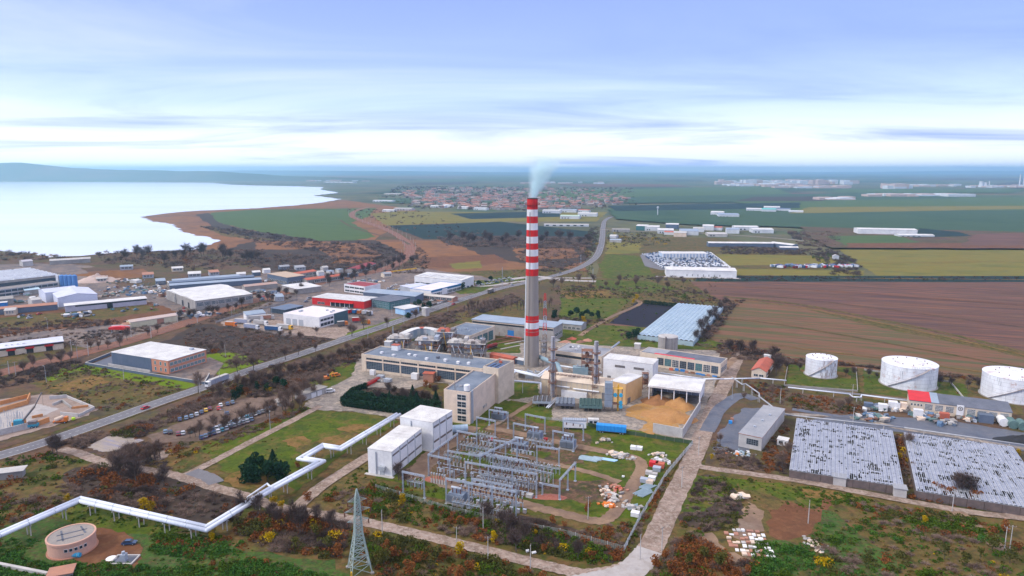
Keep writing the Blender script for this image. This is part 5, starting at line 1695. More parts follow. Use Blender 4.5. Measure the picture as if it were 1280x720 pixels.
# ================================================================== industrial belt on the left
def simple(name,label,A,B,C,h,wall,roof,kind='flat',nf=0,nr=0,wz=1.5,wh=2.2,cols=3,rows=2,gm=None,fm=None,cat='building',**k):
 t,L,Wd = block(name,label,A,B,C,h,wall,roof,kind,cat,**k)
 if nf:
  wins(t,'f',1,L - 1,wz,wh,nf,cols,rows,fm=fm,gm=gm,L=L,Wd=Wd)
 if nr:
  wins(t,'r',1,Wd - 1,wz,wh,nr,cols,rows,fm=fm,gm=gm,L=L,Wd=Wd)
 return t,L,Wd
t,L,Wd = simple('brick_office_hall','modern hall with flat white roof, dark blue-grey side and orange brick windowed end',(139,440),(210,451),(257,437),8.4,SLATEW,WHITER,'slab',over=.3,trim=WHITEP)
MB().box(L - 14,L + .12,-.14,0,0,8.1).build('brick_wall',BRICK,t)
MB().box(L,L + .14,0,Wd,0,8.1).build('brick_wall',BRICK,t)
for i in range(9):
 for z in (1,4.8):
  win(t,'r',1 + i * (Wd - 2) / 9,z,(Wd - 2) / 9 - .5,2.0,3,1,FRAMEW,GLASST,L + .16,Wd)
for u in (L - 11.5,L - 7,L - 3):
 for z in (1.2,4.8):
  o_ = win(t,'f',u,z,1.3,2.2,1,1,FRAMEW,GLASST,L,Wd)
  o_.location.y = -.16
panels(t,'f',L,Wd,.1,7.9,12,SLATEW,0,L - 14.2)
MB().box(-.5,L - 13,-2.5,-2.2,0,1.6).build('ledge_wall',CONCL,t)
vent_box(t,L * .85,Wd * .85,8.4,2,2,1.0)
ribs(t,L,Wd,8.4,16,WHITER,w=.12,hh=.07)
wall_run('yard_wall','white-capped yard wall wrapped round the modern hall with brick end',[(138,444),(107,456.5),(180,469),(256,481),(262,470)],1.6,.4,SLATEW,top=CONCL,piece=8)
sheet('paved_court',[(139,446),(112,456.5),(180,468),(210,466)],G_asphd,0)
sheet('paved_court',[(210,468),(262,447),(280,455),(262,478),(215,472)],G_yard,0)
t,L,Wd = simple('low_depot','low white-roofed depot with cream wall and red door at the left edge',(-70,445),(79,427),12,5.2,CREAM,mat('lilac_white_roof',(.62,.63,.72),(.5,.52,.6),.1),'mx',ridge=1.0,nf=0)
MB().box(0,L,-.1,0,3.9,4.9).build('strip_window',GLASS,t)
for u in (L * .5,L * .66,L * .83):
 MB().box(u,u + 5,-.6,0,3.2,4.3).box(u + .6,u + 4.4,-.12,0,0,3.2,1).build('red_door_hood',[REDP,GLASS],t)
for i in range(4):
 vent_box(t,L * (.5 + .05 * i),Wd * .4,5.8,1.2,1.2,.8,WHITEP)
t,L,Wd = simple('long_cream_store','long low cream store with lilac-tan roof left of the railway',(163,403.5),(222,394.5),9,4.6,mat('pale_yellow_render',(.60,.56,.38),(.5,.45,.33),.3),mat('lilac_tan_roof',(.46,.38,.38),(.52,.40,.33),.15),'gx',ridge=1.3)
door(t,'f',L * .55,5,4,TERRA,L,Wd)
simple('brick_hut','small orange-tiled hut at the left end of the long cream store',(155,407),(164,405.5),6,3,PEACH,TERRA,'gx',ridge=1.2)
t = thing('red_canopy','red curved canopy with white top edge beside the railway','canopy',P(150,416))
MB().extr([(-7,2.6),(7,2.6),(7.4,4.2),(0,5),(-7.4,4.2)],-2,2).build('canopy',REDP,t)
MB().box(-7,7,2.01,2.2,3.5,5.2).build('edge',WHITEP,t)
for x in (-6,6):
 MB().bar((x,0,0),(x,0,2.6),.3).build('post',STEEL,t)
t,L,Wd = simple('white_gabled_factory','big pale lilac gabled factory in front of the blue silos',(72,373),(121.5,368),(104,360),8.2,mat('lilac_cladding',(.62,.65,.76),(.54,.57,.68),.1),mat('lilac_roof',(.56,.58,.68),(.48,.50,.60),.1),'gy',ridge=2.5)
t,L,Wd = simple('white_roof_annex','small gabled lilac annex between the big lilac factory and the blue silos',(56.5,366.5),(98,362),26,9,mat('lilac_cladding',(0,) * 3),mat('lilac_roof',(0,) * 3),'gx',ridge=2)
t,L,Wd = simple('long_white_shed','long shed with bright white roof and dark gap under it facing the brown field',(81,382.5),(183,373),13,5.6,mat('lilac_grey_wall',(.48,.46,.54),(.4,.38,.45),.2),WHITER,'slab',over=.6)
MB().box(L * .12,L,-.12,0,3.9,5.0).build('dark_gap',GLASS,t)
MB().box(L * .5,L * .57,-.16,0,0,3.9).build('dark_gate',GLASS,t)
c = P(84,361)
t = thing('silo_group','four blue silos with one white stair tower behind the lilac factory','silos',c)
for i in range(4):
 MB().lathe([(2.5,0),(2.5,13.5),(.4,14.6)],16,((-4 + i * 4.2),0)).build('silo',mat('silo_blue',(.10,.25,.55),(.08,.2,.45),.4),t)
MB().box(-9.5,-7,-1.5,1.5,0,14).build('stair_tower',WHITEP,t)
for i in range(5):
 MB().bar((-8 + i * 4,0,14),(-8 + i * 4,0,16),.15).build('pole',RUST,t)
SAW = mat('speckled_grey_roof',(.34,.40,.44),(.46,.50,.53),.06,fine=.4)
t,L,Wd = simple('sawtooth_factory','huge grey factory with rows of rooflights filling the left edge below the lake',(-190,372),(76,343.5),88,11,CONC,SAW,'flat',par=.6)
WW = Wd
MB().box(1,L - 1,-.12,0,5.4,8.6).build('strip_window',GLASSB,t)
MB().box(1,L - 1,-.12,0,.6,3.2).build('strip_window',GLASS,t)
b = MB()
for j in range(14):
 for i in range(46):
  x,y = L * (.35 + .65 * (i + .3 * (j % 2)) / 47),WW * (j + .6) / 15
  if rf.random() < .9:
   b.hexa([(x,y,10.5),(x + 2.4,y,10.5),(x + 2.4,y + 3,10.5),(x,y + 3,10.5),(x + .3,y + .3,12),(x + 2.1,y + .3,12),(x + 2.1,y + 2.2,11.4),(x + .3,y + 2.2,11.4)])
b.build('rooflight',WHITEP,t)['kind'] = 'stuff'
t,L,Wd = simple('glazed_front_hall','long two-storey front range with dark ribbon windows before the huge grey factory',(-190,387),(73,352.5),14,8,CONCL,mat('brown_tin_roof',(.26,.22,.20),(.20,.18,.18),.2),'flat',par=.4)
MB().box(1,L - 1,-.12,0,1.2,3.3).build('strip_window',GLASSB,t)
MB().box(1,L - 1,-.12,0,4.6,6.9).build('strip_window',GLASSB,t)
for i in range(30):
 MB().box(L * i / 30,L * i / 30 + .4,-.2,0,0,7.9).build('mullion',STEEL,t)
simple('tile_roof_shed','long low shed with tan and terracotta roof at the left edge behind the brown field',(-120,397),(71,381),11,4.6,SLATEW,TERRA,'gx',ridge=1.2)
simple('tan_roof_store','tan-roofed store beyond the sawtooth factory near the lake',(28,327.5),(41,326.4),14,6,CONCL,mat('pale_lilac_roof',(.48,.46,.50),(.4,.38,.42),.1),'gx')
simple('long_far_shed','long thin pale shed on the lake shore beyond the sawtooth factory',(62,326.5),(113,323.5),12,5,CONC,CONCL,'gx')
simple('cyan_roof_shed','small shed with pale cyan roof in front of the glazed range',(31,363.5),(50,361.5),12,4.5,CONC,mat('cyan_white_roof',(.45,.60,.68),(.38,.5,.58),.1),'mx')
simple('grey_shed','small grey shed at the far left in front of the glazed range',(-14,376),(16,373.5),14,5,CONC,CONC,'gx')
simple('white_shed','tiny white shed with blue base at the far left edge',(-12,379.5),(8,378),6,4,BLUEP,WHITER,'slab')
simple('pale_shed','pale shed right of the orange sand heap near the sawtooth factory',(40,376),(52,374.5),12,6,CONCL,CONCL,'gx')
t,L,Wd = block('white_roof_hall','wide hall with two bright white roof slopes and a long glazed side by the railway',(207.5,363),(244,376.5),(313,366.5),8.6,CONC,WHITER,'flat',par=.25)
MB().extr([(0,8.6),(L * .25,9.9),(L * .5,8.6)],0,Wd).build('roof_slope',WHITER,t)
MB().extr([(L * .5,8.6),(L * .75,9.9),(L,8.6)],0,Wd).build('roof_slope',WHITER,t)
wins(t,'r',1,Wd - 1,3.6,3.2,8,5,3,fm=FRAMEW,gm=GLASSB,L=L,Wd=Wd)
for u in (.3,.55,.75):
 door(t,'f',L * u,4,5,GLASS,L,Wd)
MB().tube((L * .35,-.6,0),(L * .35,-.6,9),.4).build('flue',CONCL,t)
for k,(A,B,w,h,r,lab) in enumerate((((212,357.5),(327,349.5),9,5,ROOFBL,'nearest of the three long pale roofs behind the white roof hall'),((212,354),(318,346),8,5,SLATEW,'dark long roof behind the white roof hall'),((216,351.5),(300,345),8,5,ROOFBL,'farthest long pale roof behind the white roof hall'))):
 simple('long_rail_shed',lab,A,B,w,h,SLATEW,r,'mx',ridge=.8)
simple('white_annex','bright white small roof left of the long dark roofs',(211,353.5),(229,352),12,5,CONC,WHITER,'slab')
simple('concrete_works','open concrete frame building with tan roof beyond the railway',(334,342),(359,347),(381,344),8.5,SLATEW,mat('tan_roof',(.48,.36,.26),(.40,.30,.23),.15),'slab',nf=5,nr=4,gm=GLASS)
t,L,Wd = simple('white_roof_canopy','white-roofed shed beside the railway line with bare trees in front',(352.5,356.5),(371,361.5),(390.5,355),5.5,CONC,WHITER,'slab',over=.6)
simple('tan_wall_store','low store with red-tan roof left of the white-roofed shed',(306,359),(347,354.8),9,4.4,CONC,mat('grey_tan_roof',(.36,.30,.28),(.45,.26,.2),.1),'gx')
for k,(A,B,w,lab) in enumerate((((384,350.5),(430,344.5),12,'longest bright red roof beyond the railway'),((366,344),(396,339),12,'red roof in the back row beyond the railway'),((447,337),(470,329.5),14,'dark red roof of the row near the railway bend'))):
 simple('red_roof_row',lab,A,B,w,4.6,CONC,RUSTR if k < 2 else mat('wine_red_roof',(.30,.04,.05),(.22,.04,.05),.2),'gx',nf=6,ridge=1.4)
for k,(x,y,w) in enumerate(((398,341,9),(412,339,7),(418,345,6),(434,343,8),(444,342,5),(330,338,10),(316,341,12),(296,343,14),(404,335,8),(424,337,6))):
 simple('small_white_shed','small pale shed number in the yard beyond the railway, ' .replace(' number','') + ['beside the red roofs','left of the tallest heap','right of the open frame','nearest the wine-red roof','under the wine-red roof','behind the concrete frame','left of the concrete frame','behind the long dark roofs','in the farthest row','between the red roofs'][k],(x,y),(x + w * .8,y - .7),7,4,R.choice([WHITEP,CONCL,SLATEW]),R.choice([WHITER,ROOFBL,CONCL]),R.choice(['gx','slab']))
t,L,Wd = block('truck_depot','white truck depot with pinkish roof, three loading doors and dark green-grey end',(354,391.5),(399,397),(429,386.5),8.6,WHITEP,mat('pinkish_white_roof',(.78,.70,.68),(.68,.62,.62),.06),'flat',par=.35)
for i in range(3):
 door(t,'f',3 + i * 6.5,4.2,4.6,GREYC,L,Wd)
MB().box(L,L + .15,Wd * .5,Wd,0,8.2).build('dark_end_wall',mat('dark_green_cladding',(.05,.10,.12),(.07,.12,.14)),t)
wins(t,'r',1,Wd * .48,1.2,2.2,4,2,1,fm=FRAMED,L=L,Wd=Wd)
wins(t,'r',1,Wd * .48,5.0,1.6,4,2,1,fm=FRAMED,L=L,Wd=Wd)
panels(t,'f',L,Wd,5.2,8.0,8,WHITEP)
ribs(t,L,Wd,8.37,12,WHITER)
for i in range(5):
 vent_box(t,L * R.uniform(.1,.9),Wd * R.uniform(.1,.9),8.37,1.5,1.5,.9)
simple('blue_glass_cabin','low dark blue glass-sided cabin between railway and truck depot',(338,385),(356,387.5),(366,380.5),4,GLASSB,SLATEW,'slab',over=.5)
simple('trailer_shelter','small lean-to shelter with dark open side left of the truck depot',(308,394.5),(332,391.5),8,4.2,WHITEP,ROOFBL,'mx')
t,L,Wd = block('red_showroom','bright red showroom with white ribbed roof and a recessed parking front',(390,371.5),(455,377),(466.5,371),6.6,REDP,WHITER,'slab',over=.2)
ribs(t,L,Wd,6.6,14,WHITER,w=.3,hh=.2)
wins(t,'f',L * .1,L * .25,.8,2,2,3,1,L=L,Wd=Wd)
MB().box(L * .36,L * .80,-.2,0,.1,3.6).build('dark_shopfront',GLASS,t)
for i in range(5):
 MB().box(L * (.36 + .09 * i),L * (.36 + .09 * i) + .5,-.4,-.2,.1,3.8).build('white_pillar',FRAMEW,t)
MB().box(L * .36,L * .80,-2.0,0,3.8,4.3).build('canopy',REDP,t)
t,L,Wd = simple('glass_showroom','dark glass-fronted showroom with black roof right of the red showroom',(463.5,373.5),(487,377.5),(503,371),7,GLASST,ROOFD,'slab',over=.6,nf=6,nr=5,wz=.4,wh=5.4,rows=3,gm=GLASST,fm=STEEL)
t,L,Wd = simple('white_office','white two-storey office with wine-red roof centre behind the red showroom',(430,355),(456,358.5),(467.5,353.8),8,WHITEP,mat('wine_red_roof',(0,) * 3),'flat',nf=4,nr=3,wz=1,wh=1.6,cols=2,rows=1,par=.3,trim=WHITEP)
wins(t,'f',1,L - 1,4.6,1.6,4,2,1,L=L,Wd=Wd)
t,L,Wd = simple('long_pale_hall','long pale blue-grey roofed hall running behind the dark glass showroom',(454,365.5),(519,371),15,6,SLATEW,ROOFBL,'mx',ridge=1.0)
t,L,Wd = simple('white_warehouse','large bright white warehouse with ribbed roof at the back of the retail park',(518,345.5),(577,351),(585.5,346.5),8.5,WHITEP,WHITER,'mx',ridge=1.4,nf=9,wz=1.5,wh=1.2,rows=1,fm=GREYC)
ribs(t,L,Wd,9.4,10,WHITEP,w=.4,hh=.6)
t,L,Wd = simple('blue_fascia_store','flat-roofed store with blue fascia in front of the white warehouse',(539,363.5),(576.5,354.5),26,6.4,WHITEP,mat('pale_pink_roof',(.72,.66,.64),(.6,.56,.56),.08),'flat',par=.4,trim=BLUEP,nf=7,wz=.5,wh=2.5,gm=GLASS)
MB().box(0,L,-.2,0,4.4,6.4).build('blue_fascia',mat('signal_blue_cladding',(.02,.16,.34),(.02,.13,.28)),t)
t,L,Wd = simple('blue_fascia_store','left wing of the blue fascia store, lower, with pinkish roof',(514,359.5),(538,363.8),22,5.6,WHITEP,mat('pale_pink_roof',(0,) * 3),'flat',par=.4)
MB().box(0,L,-.2,0,3.8,5.6).build('blue_fascia',mat('signal_blue_cladding',(0,) * 3),t)
simple('grey_side_hall','flat lilac-grey hall left of the blue fascia store',(500,357),(516,360.5),24,6,GREYC,mat('lilac_roof',(0,) * 3),'slab')
simple('tan_roof_row','low tan-roofed row in front of the blue fascia store',(522,369),(566,373),9,4,TERRA,mat('tan_cream_roof',(.50,.46,.42),(.42,.38,.34),.1),'gx',nf=6,ridge=.8)
simple('filling_station','small white and sky-blue filling station beside the dark round bush',(494,384),(506,386.5),(513,381),5.5,mat('sky_blue_panel',(.30,.52,.75),(.4,.6,.8)),WHITER,'slab',over=1.2)
simple('cream_kiosk','narrow pale kiosk tower between dark trees by the service road',(527,384.5),(532,385.5),4,7,CONCL,WHITER,'slab')
sheet('building_site',[(-120,552),(-100,512),(20,498),(50,494),(85,495),(122,512),(110,520),(60,535),(0,552)],gmat('building_site_earth',[(.26,.22,.21),(.34,.27,.24),(.24,.18,.15)],scale=.08,fine=.2,fscale=.6),1)
sheet('concrete_slab',[(-60,530),(45,505),(75,512),(0,542)],G_conw,.5)
t = thing('foundation_walls','grey concrete foundation walls with orange formwork on the building site','foundation',P(30,530))
o_ = P(30,530)
FORM = mat('orange_formwork',(.60,.27,.10),(.48,.22,.09),.3)
for k,(a_,b_,h_,m_) in enumerate((((0,545),(46,534),3,CONCL),((46,534),(62,528),2.6,FORM),((-30,525),(35,506),2.5,FORM),((35,506),(38,498),3,FORM),((0,507),(35,498),2.2,FORM),
          ((62,500),(84,498),2,CONCL),((84,498),(118,512),1.5,CONCL),((118,512),(98,522),1.5,CONCL),((76,520),(98,522),2,CONCL),((15,534),(33,529),2,FORM),((40,524),(54,521),1.5,FORM),
          ((66,508),(78,503),1.5,CONCL),((78,503),(90,512),1.5,CONC),((90,512),(112,509),1.3,FORM),((-60,560),(0,545),3,CONCL))):
 p0,p1 = P(*a_) - o_,P(*b_) - o_
 d = p1 - p0
 n = max(1,int(d.length / 4))
 me = MB().box(.04,d.length / n - .04,-.25,.25,0,h_).mesh('wall_panel',m_)
 for i in range(n):
  link('wall_panel',me,t,p0 + d * i / n,math.atan2(d.y,d.x))
for i in range(40):
 q = P(R.uniform(0,30),R.uniform(520,540)) - o_
 MB().bar(q,q + Vector((0,0,3.4)),.12).build('column_rebar',STEEL,t)
t = thing('mobile_crane','blue mobile crane with dark raised boom on the building site','crane',P(33,536),.35)
MB().box(-5,5,-1.3,1.3,.8,2.0).build('chassis',mat('crane_blue',(.05,.30,.42),(.04,.24,.35)),t)
MB().box(-4.5,-1,-1.2,1.2,2.0,4.6).build('cab',mat('crane_blue',(0,) * 3),t)
MB().box(1,4.5,-1.1,1.1,2.0,3.3).build('counterweight',STEELD,t)
MB().bar((-1,0,4),(3.5,3,9.5),.8).bar((3.5,3,9.5),(6.5,5,15.5),.45).build('boom',STEELD,t)
MB().bar((6.5,5,15.3),(6.4,5,9),.08).build('hoist_rope',STEELD,t)
wheels(t,(-4,-2.6,2.6,4),2.8,.6)
t = thing('cement_mixer_truck','small site truck with cream drum and red base beside the foundations','truck',P(76,529),.2)
MB().tube((-2,0,1.6),(1.6,0,3.2),1.1,12,.8).build('drum',PEACH,t)
MB().box(-3,3,-1.1,1.1,.7,1.3).build('chassis',ORANGE,t)
MB().box(1.8,3.2,-1.1,1.1,1.3,3).build('cab',ORANGE,t)
wheels(t,(-2,2.2),2.4)
tag(MB().lathe([(.01,-.9),(.8,-.5),(.9,0),(.8,.5),(.01,.9)],14).build('skip',mat('lime_plastic',(.50,.75,.05),(.4,.6,.05)),None,P(92,526) + Vector((0,0,.9))),'small lime-green round tank beside the main road near the building site','tank')
sheet('old_slab',[(108,560),(140,543),(152,543),(180,551),(150,564),(128,566)],gmat('lilac_slab',[(.27,.26,.34),(.36,.31,.27),(.25,.24,.32)],scale=.08,fine=.15,fscale=.4,stretch=(.5,2,1),rot=30),.5)
sheet('old_slab',[(180,574),(205,562),(222,564),(200,577)],G_path,.8)
# ================================================================== far buildings
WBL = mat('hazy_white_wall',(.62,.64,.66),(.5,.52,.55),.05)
t,L,Wd = simple('car_auction_hall','long white hall in front of the crowded car yard right of the far road',(833,337.5),(921,339.5),(922,335.2),7.6,WHITEP,WHITER,'gx',ridge=1.6)
wins(t,'f',20,L - 15,1,2.4,7,3,1,gap=7,L=L,Wd=Wd)
MB().box(-12,L + 4,-6,-.2,.02,.3).build('apron',CONCL,t)
t,L,Wd = simple('car_yard_office','pillared pale blue-grey building along the back of the crowded car yard',(828,317),(885,317),(888,314.5),7,mat('pale_blue_wall',(.45,.54,.66),(.38,.46,.58)),WHITER,'slab')
for i in range(14):
 MB().box(i * L / 14,i * L / 14 + 2,-.8,0,0,6.4).build('pillar',WHITEP,t)
wall_run('yard_wall','bright white wall slanting along the right side of the crowded car yard',[(888,317),(913,336)],2.4,.5,WHITEP,piece=12)
sheet('car_yard_ground',[(800,319),(826,315),(888,315),(915,336),(826,338),(806,333)],G_asph,0)
t,L,Wd = simple('big_white_warehouse','large isolated white warehouse in the dark green field far right',(1073,286.6),(1147,288),36,11,WHITEP,WHITER,'gx',ridge=1.5)
simple('cold_store','long low white roof behind the dark hedge belt on the right',(886,304),(967,304.6),16,6,SLATEW,WHITER,'gx',ridge=1.5)
simple('cold_store','second long white roof continuing right of the first beyond the hedge belt',(962,303.5),(990,306.8),14,6,SLATEW,WHITER,'gx',ridge=1.5)
simple('cold_store','short white-edged roof at the right end of the hedge belt',(975,309.6),(998,309.9),8,4,SLATEW,WHITER,'gx')
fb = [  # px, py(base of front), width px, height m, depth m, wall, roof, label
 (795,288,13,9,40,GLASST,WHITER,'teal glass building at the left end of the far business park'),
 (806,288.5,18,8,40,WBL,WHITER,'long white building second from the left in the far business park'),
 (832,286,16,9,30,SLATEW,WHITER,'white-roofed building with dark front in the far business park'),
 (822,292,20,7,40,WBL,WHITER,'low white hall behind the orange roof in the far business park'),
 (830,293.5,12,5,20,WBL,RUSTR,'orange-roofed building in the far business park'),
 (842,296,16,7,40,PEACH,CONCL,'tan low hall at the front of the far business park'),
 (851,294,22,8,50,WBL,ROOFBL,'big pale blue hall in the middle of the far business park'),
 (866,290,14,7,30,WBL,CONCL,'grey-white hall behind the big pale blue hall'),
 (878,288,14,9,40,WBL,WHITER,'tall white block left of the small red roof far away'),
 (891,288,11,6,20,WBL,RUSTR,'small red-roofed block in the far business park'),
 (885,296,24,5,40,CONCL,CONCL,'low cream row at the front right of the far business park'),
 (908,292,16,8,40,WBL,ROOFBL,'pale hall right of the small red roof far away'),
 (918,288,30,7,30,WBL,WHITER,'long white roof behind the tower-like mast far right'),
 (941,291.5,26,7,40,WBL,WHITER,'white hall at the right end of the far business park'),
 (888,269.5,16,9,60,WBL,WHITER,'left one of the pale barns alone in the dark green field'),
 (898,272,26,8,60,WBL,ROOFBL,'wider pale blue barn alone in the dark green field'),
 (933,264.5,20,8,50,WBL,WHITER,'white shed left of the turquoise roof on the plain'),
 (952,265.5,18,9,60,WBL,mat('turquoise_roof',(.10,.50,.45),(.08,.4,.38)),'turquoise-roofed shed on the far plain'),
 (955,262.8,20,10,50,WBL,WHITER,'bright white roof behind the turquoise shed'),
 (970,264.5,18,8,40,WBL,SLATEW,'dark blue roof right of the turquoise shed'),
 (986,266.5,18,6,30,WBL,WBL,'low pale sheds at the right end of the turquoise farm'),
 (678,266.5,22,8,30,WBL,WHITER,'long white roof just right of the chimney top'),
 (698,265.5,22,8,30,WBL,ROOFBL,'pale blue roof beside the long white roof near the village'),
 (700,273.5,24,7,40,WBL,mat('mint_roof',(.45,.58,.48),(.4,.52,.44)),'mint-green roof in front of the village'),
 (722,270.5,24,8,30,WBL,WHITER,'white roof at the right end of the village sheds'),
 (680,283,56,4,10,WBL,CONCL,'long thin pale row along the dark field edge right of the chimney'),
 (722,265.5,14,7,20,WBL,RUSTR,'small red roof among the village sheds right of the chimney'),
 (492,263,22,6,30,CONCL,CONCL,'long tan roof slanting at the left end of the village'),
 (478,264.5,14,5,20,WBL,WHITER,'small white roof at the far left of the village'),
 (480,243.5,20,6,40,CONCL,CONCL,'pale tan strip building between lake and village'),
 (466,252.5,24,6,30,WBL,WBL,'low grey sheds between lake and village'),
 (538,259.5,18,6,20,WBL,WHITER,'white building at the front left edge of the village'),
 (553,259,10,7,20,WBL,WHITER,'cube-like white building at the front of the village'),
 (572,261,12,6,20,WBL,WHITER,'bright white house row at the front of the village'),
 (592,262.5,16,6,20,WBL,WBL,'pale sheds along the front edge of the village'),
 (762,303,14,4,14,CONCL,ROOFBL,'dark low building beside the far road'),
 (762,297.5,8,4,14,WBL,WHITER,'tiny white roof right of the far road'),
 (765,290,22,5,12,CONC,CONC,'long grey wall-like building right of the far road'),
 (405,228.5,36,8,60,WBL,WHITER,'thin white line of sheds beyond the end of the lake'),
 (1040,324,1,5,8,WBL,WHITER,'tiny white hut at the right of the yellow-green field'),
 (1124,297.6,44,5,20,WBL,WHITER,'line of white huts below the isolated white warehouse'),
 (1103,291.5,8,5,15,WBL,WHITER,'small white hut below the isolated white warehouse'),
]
for px,py,w,h,dp,wl,rf_,lab in fb:
 a,b_ = P(px,py),P(px + w,py + .35)
 t,L,Wd = block('far_building',lab,(px,py - h * F / P(px,py).y * .0),(px + w,py + .25),dp,.001,wl,rf_,'flat',par=0) if False else (None,0,0)
 d = b_ - a
 L = d.length
 t = thing('far_building',lab,'building',a,math.atan2(d.y,d.x),'buildings far out on the plain')
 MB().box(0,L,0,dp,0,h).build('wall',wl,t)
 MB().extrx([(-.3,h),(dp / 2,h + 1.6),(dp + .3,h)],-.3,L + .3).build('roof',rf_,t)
 if L > 25:
  for i in range(min(6,int(L / 14))):
   MB().box(4 + i * L / 6.5,4 + i * L / 6.5 + L * .07,-.12,0,1,3.4).build('door',GLASS,t)
vs = random.Random(21)
hm = []
roofs = [(.34,.14,.10),(.26,.11,.09),(.38,.20,.15),(.22,.16,.14),(.34,.30,.29)]
for k,c in enumerate(roofs):
 for wv in ((.44,.40,.37),(.30,.25,.23)):
  rmm = mat('village_roof_%d' % k,c)
  wmm = mat('village_wall_%d' % (wv[0] > .4),wv)
  for (l,w,h) in ((13,10,5.5),(18,11,7)):
   b = MB().box(0,l,0,w,0,h).extrx([(-.7,h),(w / 2,h + 3.2),(w + .7,h)],-.6,l + .6,1)
   b.box(l * .3,l * .3 + .9,w * .5,w * .5 + .9,h + 2,h + 4.2)
   hm.append((b.mesh('village_house',[wmm,rmm]),k))
vill = [(500,240),(560,234.5),(620,235),(690,234),(760,240),(790,252),(770,258),(700,262),(640,263),(560,261),(515,257)]
names = {0: 'village house with bright red roof beyond the fields',1: 'village house with dark red roof beyond the fields',2: 'village house with orange-pink roof beyond the fields',3: 'village house with brown roof beyond the fields',4: 'village house with pale grey roof beyond the fields'}
pos = []
while len(pos) < 1050:
 x,y = vs.uniform(500,790),vs.uniform(234,263)
 if pip(x,y,vill) and mnoise.noise(Vector((x / 14,y / 4,3))) > -.12 and not (700 < x and vs.random() < .5):
  pos.append((y,x))
pos.sort(reverse=True)
stv,stf,stm = [],[],[]
for i,(y,x) in enumerate(pos):
 me,k = vs.choice(hm)
 p = P(x,y)
 rz = vs.choice((0,.1,1.5,1.6,.2)) + vs.uniform(-.1,.1)
 if i < 300:
  o = link('village_house',me,None,p,rz)
  v_ = ('front' if y > 255 else 'middle' if y > 247 else 'back') + ' ' + ('left' if x < 570 else 'right' if x > 690 else 'centre')
  big = max(q.co.x for q in me.vertices) > 16
  tag(o,('larger ' if big else 'small ') + names[k] + ', in its ' + v_,'house','small houses of the village')
 else:
  k0 = len(stv)
  c,s_ = math.cos(rz),math.sin(rz)
  sc = .95
  for v in me.vertices:
   stv.append((p.x + sc * (v.co.x * c - v.co.y * s_),p.y + sc * (v.co.x * s_ + v.co.y * c),sc * v.co.z))
  for f in me.polygons:
   stf.append(tuple(q + k0 for q in f.vertices))
   stm.append(f.material_index * (k + 1))
b = MB()
b.v,b.f,b.m = stv,stf,stm
o = b.build('village_houses',[MATS['village_wall_1']] + [MATS['village_roof_%d' % k] for k in range(5)])
tag(o,'rest of the village, a hazy mass of red and pale roofs',kind='stuff')
b = MB()
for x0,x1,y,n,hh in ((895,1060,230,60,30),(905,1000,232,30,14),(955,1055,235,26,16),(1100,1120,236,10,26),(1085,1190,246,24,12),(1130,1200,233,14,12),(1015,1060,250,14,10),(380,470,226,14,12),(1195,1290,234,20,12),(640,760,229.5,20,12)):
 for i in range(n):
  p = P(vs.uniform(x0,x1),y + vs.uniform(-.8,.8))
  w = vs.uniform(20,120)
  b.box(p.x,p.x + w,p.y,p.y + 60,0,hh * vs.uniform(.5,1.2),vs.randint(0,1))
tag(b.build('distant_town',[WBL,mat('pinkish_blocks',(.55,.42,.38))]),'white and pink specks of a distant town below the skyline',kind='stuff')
for k,(x,y,h,r,lab) in enumerate(((1226,234,40,17,'left squat pale cooling tower on the right skyline'),(1231,234,34,16,'right squat pale cooling tower on the right skyline'))):
 tag(MB().lathe([(r,0),(r * .8,h * .4),(r * .66,h * .75),(r * .7,h)],20).build('cooling_tower',WBL,None,P(x,y)),lab,'tower')
for k,(x,y,h,lab) in enumerate(((1274,234,88,'left thin tall chimney on the right skyline'),(1279,234,96,'right thin tall chimney on the right skyline'),(1236,234,40,'short thin chimney beside the far cooling towers'))):
 tag(MB().lathe([(5,0),(3,h)],10).build('far_chimney',WBL,None,P(x,y)),lab,'chimney')
tag(MB().lathe([(1.2,0),(1,19),(3,21),(3,24),(.3,25)],12).build('water_tower',WBL,None,P(822,270)),'thin pale water tower standing in the fields right of the village','tower')
